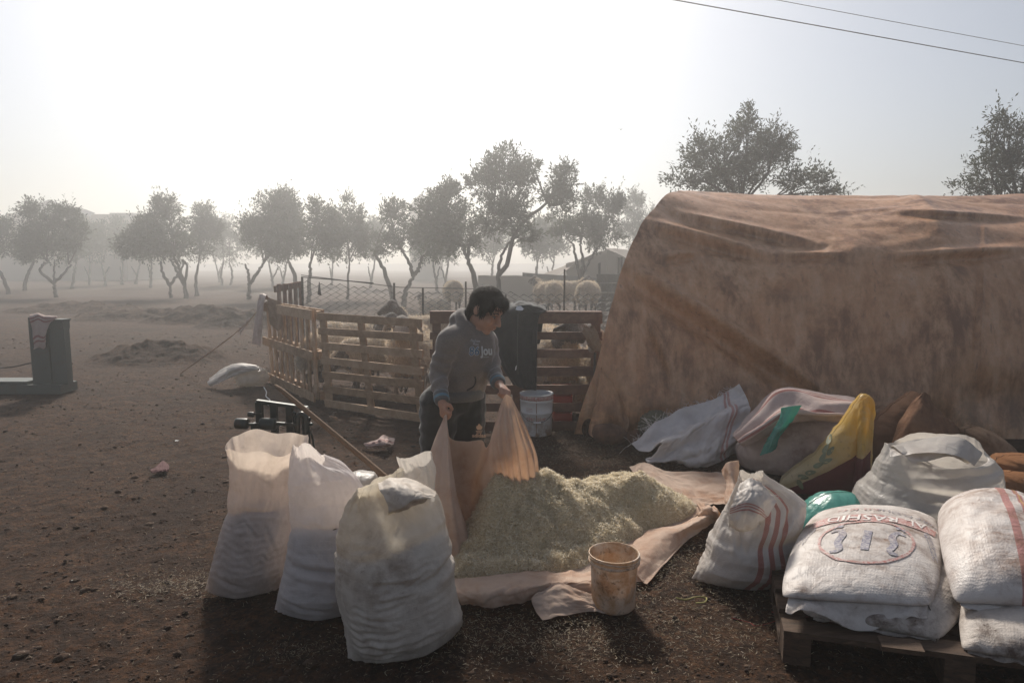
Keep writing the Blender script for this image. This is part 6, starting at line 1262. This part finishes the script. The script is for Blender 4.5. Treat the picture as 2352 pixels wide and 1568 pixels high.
def boy():
    off = np.array((at(1042, 1200, 4.02)[0], 4.02, 0)); A = lambda x, y, Y: at(x, y, Y) - off
    r = empty('person', off); tag(r, 'boy in a grey hoodie and dark track trousers lifting the cloth edge', 'person')
    pel, wai, che, nek = A(1042, 908, 4.05), A(1056, 860, 4.03), A(1072, 802, 4.0), A(1094, 746, 3.98)
    Rs, Re, Rw = A(1034, 782, 3.87), A(1006, 858, 3.86), A(1015, 921, 3.70); Ls, Le, Lw = A(1116, 784, 4.12), A(1130, 850, 4.00), A(1145, 880, 3.82)
    Rh, Lh = A(1021, 950, 3.665), A(1160, 898, 3.69)
    Rhip, Lhip = pel + (-.075, -.06, -.03), pel + (.07, .05, -.03); Rkn, Lkn = A(1000, 1060, 3.95), A(1078, 1062, 4.02); Ran, Lan = np.array((-.06, .0, .09)), np.array((.14, .10, .09))
    # head frame
    f = nrm((.74, -.44, -.46)); u = nrm(np.array((.30, -.08, 1.)) - f * np.dot(np.array((.30, -.08, 1.)), f)); s = np.cross(u, f); M = np.stack([f, s, u], 1); hc = A(1117, 709, 3.95)
    K = 1.04; Lc = lambda x, y, z: hc + M @ (np.array((x, y, z)) * K)
    body = MB()
    E = lambda c, q, mb=body: mb.ell(Lc(*c), np.array(q) * K, M, 20, 14)
    E((-.008, 0, .025), (.098, .076, .095)); E((.028, 0, -.045), (.066, .060, .074)); E((.060, 0, -.108), (.027, .029, .022)); E((.078, 0, .018), (.018, .046, .013)); E((.086, 0, -.068), (.014, .030, .022))
    for q in (-1, 1):
        E((.012, q * .038, -.072), (.046, .022, .032)); E((.058, q * .034, -.040), (.030, .025, .028)); E((-.008, q * .079, -.012), (.020, .010, .031)); E((.105, q * .010, -.046), (.010, .009, .007)); E((.070, q * .034, -.010), (.020, .020, .012))
    body.cone(Lc(.090, 0, .006), Lc(.118, 0, -.038), .009, .0125, 10); E((.0975, 0, -.066), (.010, .021, .0055)); E((.0935, 0, -.079), (.010, .019, .0065))
    body.cone(Lc(-.022, 0, -.07), nek - (0, 0, .03), .050, .056)
    body.ell(che, (.13, .12, .16)); body.ell(wai, (.125, .12, .14)); body.ell(pel, (.13, .12, .11)); body.cone(nek - (0, 0, .04), Rs, .07, .055); body.cone(nek - (0, 0, .04), Ls, .07, .055)
    for a, b, c in ((Rs, Re, Rw), (Ls, Le, Lw)): body.cone(a, b, .050, .038); body.cone(b, c, .038, .026)
    for h, k, a in ((Rhip, Rkn, Ran), (Lhip, Lkn, Lan)): body.cone(h, k, .08, .052); body.cone(k, a, .052, .035); body.cone(a + (0, 0, -.05), a + (.10, -.07, -.062), .030, .024)
    def hand(w, k, nrml, thumb_side, close):
        d = nrm(k - w); n = nrm(nrml - d * np.dot(nrml, d)); wd = np.cross(d, n) * thumb_side; L = np.linalg.norm(k - w)
        body.cone(w, w + d * .02, .025, .026); Mh = np.stack([d, wd, n], 1); body.ell(w + d * (L * .55), (L * .55, .034, .019), Mh, 16, 12)
        for i in range(4):
            o = (i - 1.5) * .0185; p0 = k + wd * o - n * .004 + d * (-.004 * abs(i - 1)); l = [.030, .033, .031, .025][i]
            p1 = p0 + nrm(d * .75 + n * .65) * l; p2 = p1 + nrm(-d * .45 + n * .75 - wd * o * 4) * l * .62; p3 = p2 + nrm(-d * .95 - n * .25) * l * .6
            body.cone(p0 - d * .015, p0, .0105, .0102, 10, 3); body.cone(p0, p1, .0102, .0092, 10, 3); body.cone(p1, p2, .0092, .0084, 10, 3); body.cone(p2, p3, .0084, .0072, 10, 3)
        body.ell(k + n * .016 + d * .010, (.020, .032, .015), Mh, 14, 10)
        t0 = w + d * L * .35 + wd * .026; t1 = t0 + nrm(wd * .75 + d * .55 + n * .5) * .034; t2 = t1 + nrm(d * .75 + n * .65 - wd * .45) * .028; body.cone(t0, t1, .0135, .011, 10, 3); body.cone(t1, t2, .011, .0085, 10, 3)
    hand(Rw, Rh, np.array((.75, .45, -.1)), 1, 1); hand(Lw, Lh, np.array((-.15, -.55, -.75)), 1, 1)
    fuse('body', body, SKIN, r, .0052, 3, .5)
    # hair
    hb = MB(); E((-.014, 0, .036), (.101, .082, .092), hb); E((.048, 0, .080), (.048, .068, .028), hb); E((.080, .0, .070), (.022, .052, .014), hb); E((-.064, 0, -.026), (.038, .058, .062), hb); E((-.066, 0, -.075), (.028, .045, .03), hb)
    for q in (-1, 1): E((.016, q * .071, .016), (.028, .013, .044), hb); E((.05, q * .062, .036), (.03, .02, .03), hb)
    ho = fuse('hair', hb, HAIRM, r, .007, 4); c, n = verts_of(ho); l = (c - hc) @ M
    set_verts(ho, c + n * (.008 * fbm(l[:, 0] * 30, l[:, 1] * 60, l[:, 2] * 22, 3, 3))[:, None])
    rng = np.random.default_rng(9); k = rng.choice(len(c), 5200); crown = np.array((-.05, 0, .12)); d = l[k] - crown; d = d - ((d * (n[k] @ M)).sum(1))[:, None] * (n[k] @ M); d = nrm(d + np.array((.3, 0, -.5)) * .05 + rng.normal(0, .012, d.shape)) @ M.T
    sd = nrm(np.cross(d, n[k])); L = rng.uniform(.02, .042, (len(k), 1)); L = np.where(((l[k][:, 0] > .045) & (l[k][:, 2] < .075))[:, None], L * .25, L); p = c[k] + n[k] * .0015; mid = p + d * L * .5 + n[k] * .006; tip = p + d * L + n[k] * .007 + np.array((0, 0, -.002))
    q = np.stack([p - sd * .0013, p + sd * .0013, mid + sd * .0011, mid - sd * .0011, mid - sd * .0011, mid + sd * .0011, tip + sd * .0003, tip - sd * .0003], 1).reshape(-1, 4, 3).reshape(-1, 3)
    st = obj('strands', q, np.arange(len(q)).reshape(-1, 4), HAIRM, ho); st['kind'] = 'stuff'
    # face details
    DARKE = plain('eye_dark', (.012, .009, .008), .25); EYEW = plain('eye_white', (.30, .24, .20), .5); LIP = plain('lip', (.30, .11, .085), .45); TEETH = plain('teeth', (.62, .58, .52), .3)
    for q in (-1, 1):
        MB().ell(Lc(.0825, q * .033, -.006), np.array((.0085, .0145, .0058)) * K, M, 14, 8).build('eye', EYEW, r, True); MB().ell(Lc(.088, q * .033, -.0085), np.array((.0055, .0062, .0048)) * K, M, 12, 8).build('iris', DARKE, r, True)
        mb = MB(); mb.tube([Lc(.086, q * .019, -.001), Lc(.0905, q * .033, .0015), Lc(.080, q * .049, -.003)], .0017, 5); mb.build('lash', DARKE, r, True); mb = MB(); mb.tube(curve_pts([Lc(.0945, q * .013, .014), Lc(.0935, q * .032, .0205), Lc(.078, q * .052, .013)], 9), np.array([.0022, .0034, .004, .004, .0038, .0034, .003, .0024, .0015]), 6); mb.build('eyebrow', HAIRM, r, True)
    mb = MB(); mb.tube(curve_pts([Lc(.083, -.025, -.069), Lc(.1005, -.012, -.0735), Lc(.1035, 0, -.0735), Lc(.1005, .012, -.0735), Lc(.083, .025, -.069)], 14), .0022, 5); mb.build('mouth', LIP, r, True); MB().ell(Lc(.1015, -.004, -.0725), np.array((.004, .011, .0022)) * K, M, 10, 6).build('teeth', TEETH, r, True)
    # hoodie
    hd = MB(); hd.ell(che, (.172, .158, .185)); hd.ell((che + wai) / 2, (.172, .165, .15)); hd.ell(wai, (.168, .166, .14)); hd.ell(wai + (-.01, 0, -.06), (.166, .160, .09)); hd.cone(nek - (.02, 0, .05), Rs, .085, .078); hd.cone(nek - (.01, 0, .06), Ls, .085, .076)
    for a, b, c_ in ((Rs, Re, Rw), (Ls, Le, Lw)): hd.cone(a, b, .077, .058); e = lerp(b, c_, .86); hd.cone(b, e, .058, .041); hd.cone(lerp(b, c_, .45), lerp(b, c_, .62), .052, .046)
    # hood folded down: a roll round the neck
    rl = [Lc(.055, .03, -.175), Lc(.03, .075, -.13), Lc(-.05, .085, -.10), Lc(-.115, .03, -.095), Lc(-.115, -.035, -.10), Lc(-.05, -.085, -.115), Lc(.02, -.075, -.145), Lc(.055, -.025, -.180)]
    C = curve_pts(rl + [rl[0]], 26); hd.tube(C, .032, 10); hd.ell(Lc(-.125, 0, -.145), np.array((.05, .075, .06)), M)
    hood = fuse('hoodie', hd, HOOD, r, .0085, 6, .5); c, n = verts_of(hood)
    def along(c, a, b): d = b - a; t = ((c - a) @ d) / (d @ d); q = c - a - np.clip(t, 0, 1)[:, None] * d; return t, np.linalg.norm(q, axis=1), q
    h = .016 * fbm(c[:, 0] * 7, c[:, 1] * 7, c[:, 2] * 9, 4, 2)
    for a, b in ((Rs, Re), (Re, Rw), (Ls, Le), (Le, Lw)):
        t, dist, q = along(c, a, b); ang = np.arctan2(q[:, 1], q[:, 0]); m = np.clip((.10 - dist) / .03, 0, 1) * np.clip(1 - np.abs(t - .5) * 1.5, 0, 1); h += m * .0045 * np.sin(t * 17 + 1.6 * np.sin(ang + t * 3) + 2 * fbm(c[:, 0] * 9, c[:, 1] * 9, c[:, 2] * 9, 2, 5))
    for a, wgt in ((Re, 1.), (Le, 1.)): dd = np.linalg.norm(c - a, axis=1); h += .006 * np.sin(dd * 90 + c[:, 2] * 60 + 3 * fbm(c[:, 0] * 9, c[:, 1] * 9, c[:, 2] * 9, 2, 15)) * np.exp(-(dd / .075) ** 2)
    low = np.clip((wai[2] + .02 - c[:, 2]) / .12, 0, 1); h += low * .004 * np.sin(c[:, 2] * 90 + 3 * fbm(c[:, 0] * 7, c[:, 1] * 7, 0, 2, 6))
    set_verts(hood, c + n * h[:, None]); hood.data.update()
    BLUEK = plain('pale_blue_knit', (.13, .22, .27), .9); RIB = knit_mat('rib_knit', (.10, .097, .094), (.14, .136, .13))
    for b, w_ in ((Re, Rw), (Le, Lw)):
        d = nrm(w_ - b); e = lerp(b, w_, .86); mb = MB(); mb.tube([e - d * .025, e - d * .01, e + d * .03, e + d * .038], [.044, .0445, .040, .036], 20); cf = mb.build('cuff', RIB, hood, True); mb = MB(); mb.tube([e + d * .004, e + d * .008, e + d * .018, e + d * .022], [.0435, .0448, .0436, .0420], 20, False); mb.build('cuff_stripe', BLUEK, hood, True)
    hm = MB(); hp = wai + (-.012, 0, -.13); 
    for zz_, k_ in ((0, 1.), (.02, 1.02), (.045, 1.03), (.06, 1.02)): pass
    a = np.linspace(0, 2 * PI, 40, endpoint=False); rows = [np.stack([hp[0] + .158 * k_ * np.cos(a), hp[1] + .154 * k_ * np.sin(a), np.full(40, hp[2] + zz_)], 1) for zz_, k_ in ((-.012, .93), (-.008, .99), (.03, 1.02), (.05, .98))]
    obj('hem_band', np.concatenate([q.reshape(1, 40, 3) for q in rows]).transpose(1, 0, 2).reshape(-1, 3), grid_faces(40, 4, True), RIB, hood, True)
    dg_v, dg_n = verts_of(hood); bv = BVHTree.FromPolygons([Vector(p) for p in (dg_v + off).tolist()], [list(p.vertices) for p in hood.data.polygons])
    def decal(body_, cx, cy, size, mat, nm, par, bvh, asp=1., rot=0., shear=0., bold=0., lift=.004, sk=0.):
        v, f_ = text_mesh(body_, 1., bold, shear); X, Yv = v[:, 0] * size * asp, -v[:, 1] * size; cc, ss = math.cos(rot), math.sin(rot); pts = [stick(bvh, cx + x * cc - y * ss, cy + x * ss + y * cc + sk * x, lift) for x, y in zip(X, Yv)]
        ok = [p is not None for p in pts]; f_ = [q for q in f_ if all(ok[i] for i in q)]; pts = [p if p is not None else off for p in pts]
        if f_: obj(nm, np.array(pts) - off, f_, mat, par)
    WINK = plain('white_print', (.55, .55, .54), .8); BINK = plain('blue_print', (.04, .10, .18), .8)
    decal('86', 1088, 807, 27, WINK, 'lettering', hood, bv, .86, R(-2), .15, .05, .0035); decal('86', 1088, 807, 27, BINK, 'lettering', hood, bv, .86, R(-2), .15, .0, .0055)
    decal('Jou', 1117, 806, 27, WINK, 'lettering', hood, bv, .72, R(-2), 0, .035, .004); decal('Fashion', 1091, 783, 9, WINK, 'lettering', hood, bv, .8, R(6), .3); decal('Boys', 1092, 790, 8, WINK, 'lettering', hood, bv, .8, R(6), .3); decal('authentic', 1115, 819, 5, WINK, 'lettering', hood, bv, .8, R(-2))
    # pocket edge and drawstring
    POCK = plain('pocket_shadow_seam', (.035, .035, .035), .9)
    P = [stick(bv, x, y, .002) for x, y in ((1091, 864), (1092, 876), (1086, 888), (1072, 896))]; 
    if all(p is not None for p in P): MB().tube(curve_pts(np.array(P) - off, 14), .004, 5).build('pocket_edge', POCK, hood, True)
    # trousers
    tr = MB(); tr.ell(pel + (-.012, .0, -.01), (.170, .150, .125)); tr.ell(pel + (-.05, .03, -.03), (.135, .125, .12))
    for h_, k_, a_, g_ in ((Rhip, Rkn, Ran, 1.), (Lhip, Lkn, Lan, 1.)): tr.cone(h_, k_, .125, .088); tr.cone(k_, a_ + (0, 0, .02), .088, .062)
    to = fuse('trousers', tr, TROU, r, .010, 5); c, n = verts_of(to); set_verts(to, c + n * (.012 * fbm(c[:, 0] * 7, c[:, 1] * 7, c[:, 2] * 5, 4, 12) + .004 * np.sin(c[:, 2] * 70 + 5 * fbm(c[:, 0] * 6, c[:, 1] * 6, c[:, 2] * 4, 2, 3)))[:, None])
    me = to.data; me.materials.append(TROU2); fi = []
    for p in me.polygons:
        q = np.array(p.center) ; d, t = seg_dist(np.array(q[0]), np.array(q[2]), (Rhip[0] - .05, Rhip[2] - .08), (Rkn[0] - .05, Rkn[2] + .12)); fi.append(1 if d < .085 and q[1] < Rhip[1] + .02 else 0)
    me.polygons.foreach_set('material_index', fi)
    c, n = verts_of(to); bt = BVHTree.FromPolygons([Vector(p) for p in (c + off).tolist()], [list(p.vertices) for p in me.polygons]); PEACH = plain('peach_print', (.50, .34, .24), .8)
    decal('adidas', 1099, 1000, 12, PEACH, 'lettering', to, bt, 1.0, 0, 0, .03, .005)
    for ang, ln in ((-32, 10), (0, 13), (32, 10)):
        q = []; a_ = R(ang)
        for t in np.linspace(0, 2 * PI, 12, endpoint=False): lx = 3.8 * math.sin(t); ly = -ln / 2 - ln / 2 * math.cos(t); q.append(stick(bt, 1099.5 + lx * math.cos(a_) - ly * math.sin(a_), 986 + lx * math.sin(a_) + ly * math.cos(a_), .005))
        if all(p is not None for p in q): obj('emblem_leaf', np.array(q) - off, [list(range(12))], PEACH, to)
    for k_ in range(3):
        q = [stick(bt, x, y, .005) for x, y in ((1092 + k_, 988 + 2.6 * k_), (1107 - k_, 988 + 2.6 * k_), (1107 - k_, 989.4 + 2.6 * k_), (1092 + k_, 989.4 + 2.6 * k_))]
        if all(p is not None for p in q): obj('emblem_stripe', np.array(q) - off, [(0, 1, 2, 3)], PEACH, to)
    for a_ in (Ran, Lan):
        sh = MB(); sh.ell(a_ + (.0, 0, -.045), (.05, .045, .045)); sh.cone(a_ + (0, 0, -.055), a_ + (.115, -.075, -.06), .040, .030); so = fuse('shoe', sh, TROU2, r, .008, 3); c, n = verts_of(so); c[:, 2] = np.maximum(c[:, 2], .002); set_verts(so, c)
boy()
# ================================================================== clods, straw and small litter on the dirt
def clods():
    rng = np.random.default_rng(77); n = 26000
    Y = np.exp(rng.uniform(np.log(1.9), np.log(15), n)); X = rng.uniform(-1, 1, n) * (Y * .82 + .4)
    dens = fbm(X * 1.3, Y * 1.3, 0, 3, 6) + .25; keep = rng.random(n) < np.clip(.55 + dens, .15, 1); keep &= ~((poly_sd(X, Y, HEAP_POLY) > -.08)); X, Y = X[keep], Y[keep]; n = len(X)
    s = np.exp(rng.normal(np.log(.0042), .6, n)) * (.75 + .11 * Y); s = np.clip(s, .0015, .028)
    base = np.array([(1, 0, 0), (-1, 0, 0), (0, 1, 0), (0, -1, 0), (0, 0, 1), (0, 0, -1), (.7, .7, .2), (-.7, .6, .3), (.6, -.7, .3), (-.6, -.7, .2)], float)
    from_hull = bmesh.new()
    for p in base: from_hull.verts.new(p)
    bmesh.ops.convex_hull(from_hull, input=from_hull.verts); bmesh.ops.triangulate(from_hull, faces=from_hull.faces); from_hull.verts.index_update(); F = np.array([[v.index for v in f.verts] for f in from_hull.faces]); B = np.array([v.co[:] for v in from_hull.verts]); from_hull.free(); m = len(B)
    a = rng.uniform(0, 2 * PI, n); c_, s_ = np.cos(a), np.sin(a); P = B[None] * rng.uniform(.7, 1.3, (n, m, 1)); P = np.stack([P[..., 0] * c_[:, None] - P[..., 1] * s_[:, None], P[..., 0] * s_[:, None] + P[..., 1] * c_[:, None], P[..., 2] * rng.uniform(.45, .8, (n, 1))], -1) * s[:, None, None]
    P[..., 0] += X[:, None]; P[..., 1] += Y[:, None]; P[..., 2] += (ground_h(X, Y) + s * .05)[:, None]
    o = obj('dirt_clods', P.reshape(-1, 3), (F[None] + (np.arange(n) * m)[:, None, None]).reshape(-1, 3), CLOD); tag(o, 'crumbs and clods of dry brown earth over the yard', 'dirt clods', kind='stuff')
def clod_mat():
    t = NT('clod_earth'); isl = t.n('NewGeometry', out='Random Per Island'); P = t.co('Object')
    c = t.ramp(isl, (0., (.026, .013, .007)), (.6, (.066, .034, .018)), (.97, (.10, .06, .036)), (1., (.14, .09, .06))); return t.end(t.bsdf(c, .95, t.bump(t.noise(P, 120, 3, .6), .5, .01)))
CLOD = clod_mat(); clods()
CHAFF = straw_mat('chaff', (.14, .10, .055), (.28, .21, .125), (.50, .42, .29))
def litter():
    rng = np.random.default_rng(78); pts = []
    def patch(cx, cy, rx, ry, n):
        p = rng.normal(size=(n, 2)) * (rx, ry) + (cx, cy); pts.append(p)
    g = gp(430, 1345); patch(g[0], g[1], .22, .10, 1500); g = gp(1140, 1460); patch(g[0], g[1], .35, .12, 2200); g = gp(690, 1500); patch(g[0], g[1], .12, .05, 400); g = gp(1560, 1300); patch(g[0], g[1], .28, .22, 2600); g = gp(1300, 1020); patch(g[0], g[1], .45, .5, 6000); g = gp(1500, 1060); patch(g[0], g[1], .5, .4, 4000); g = gp(1600, 1420); patch(g[0], g[1], .4, .2, 1500); g = gp(1300, 1480); patch(g[0], g[1], .5, .15, 1200)
    Y = np.exp(rng.uniform(np.log(2), np.log(9), 5000)); pts.append(np.stack([rng.uniform(-1, 1, 5000) * Y * .8, Y], 1))
    p = np.concatenate(pts); ok = poly_sd(p[:, 0], p[:, 1], HEAP_POLY) < -.02; p = p[ok]
    v, f = straw_blades(np.stack([p[:, 0], p[:, 1], np.maximum(ground_h(p[:, 0], p[:, 1]), -.004) + .004], 1), None, (.005, .02), rng, (.0005, .0011)); o = obj('straw_litter', v, f, CHAFF); tag(o, 'bits of straw scattered over the dirt around the heap', 'straw', kind='stuff')
litter()
# stones and old feed at the foot of the tent
def stone(label, x, y, Y, sx, sy, sz, seed, m=None):
    c = at(x, y, Y); mb = MB(); mb.ell((0, 0, sz * .75), (sx, sy, sz), None, 26, 18); v = np.vstack(mb.v); v = v * (1 + .28 * fbm(v[:, 0] * 6 + seed, v[:, 1] * 6, v[:, 2] * 7, 4, seed))[:, None]; v[:, 2] = np.maximum(v[:, 2], -.01); o = obj('stone', v, mb.f, m or STONE, None, True); o.location = (c[0], Y, 0); tag(o, label, 'stone', 'stones at the foot of the tent')
STONE = NT('muddy_stone'); _P = STONE.co('Object'); _n = STONE.noise(_P, 9, 6, .7); STONE = STONE.end(STONE.bsdf(STONE.ramp(_n, (.3, (.07, .035, .02)), (.55, (.17, .085, .05)), (.75, (.26, .15, .10))), .9, STONE.bump(_n, .8, .03)))
stone('reddish muddy stone holding down the loose tent corner', 1400, 1000, 5.75, .15, .11, .10, 3); stone('smaller reddish stone beside the frayed white sack', 1466, 1000, 5.7, .10, .08, .07, 5); stone('dark stone under the tent edge near the dark gate', 1352, 990, 6.0, .07, .06, .09, 8, DIRT)
OLDF = NT('mouldy_feed'); _P = OLDF.co('Object'); _n = OLDF.noise(_P, 30, 6, .7); OLDF = OLDF.end(OLDF.bsdf(OLDF.ramp(_n, (.3, (.05, .05, .03)), (.55, (.15, .14, .095)), (.75, (.28, .27, .20))), .95, OLDF.bump(_n, 1., .03)))
puff_sack('feed_bag', 'small grey green bag of old feed at the foot of the tent', [(1464, 985), (1472, 958), (1494, 944), (1520, 942), (1538, 956), (1540, 984), (1510, 1004), (1478, 1006)], 5.62, .14, OLDF, cat='bag', seed=61, wr=.02)
REDT = plain('red_thread', (.30, .03, .025), .7)
for k, (P, lb) in enumerate([([(1680, 1418), (1720, 1428), (1735, 1436), (1760, 1432), (1800, 1420), (1850, 1416), (1880, 1412)], 'red thread lying on the dirt in front of the striped sack'), ([(1772, 1404), (1790, 1408), (1808, 1405)], 'short piece of red thread near the pallet')]):
    o = MB().tube(curve_pts([gp(x, y, .006) for x, y in P], 40), .0018, 4).build('thread', REDT); tag(o, lb, 'thread')
YGR = plain('yellow_green_straw', (.30, .27, .09), .8); o = MB().tube(curve_pts([gp(x, y, .008) for x, y in ((1552, 1372), (1575, 1376), (1600, 1370), (1622, 1372), (1618, 1382), (1598, 1384))], 30), .0035, 5).build('straw_stalk', YGR); tag(o, 'yellow green twisted stalk lying left of the striped sack', 'stalk')
for k, (x, y, sx, lb) in enumerate([(650, 978, .03, 'small white scrap on the dirt at centre left'), (650, 1002, .02, 'tiny white scrap beside the larger one'), (408, 1012, .035, 'crushed foil scrap on the dirt at left'), (650, 828, .05, 'white scrap near the earth mound')]):
    x = x * .997 - (0 if k > 1 else 0); g = gp(x - (0, 0, 0, 220)[k], y, .008); S_ = np.array([[g + (sx * (i / 7 - .5), sx * .7 * (j / 7 - .5), 0) for j in range(8)] for i in range(8)]); S_[..., 2] += sx * .5 * np.abs(fbm(S_[..., 0] * 60, S_[..., 1] * 60, 0, 2, k)); o = cloth_obj('scrap', S_.reshape(-1, 3), 8, 8, WHITE, None, sub=1); tag(o, lb, 'scrap')
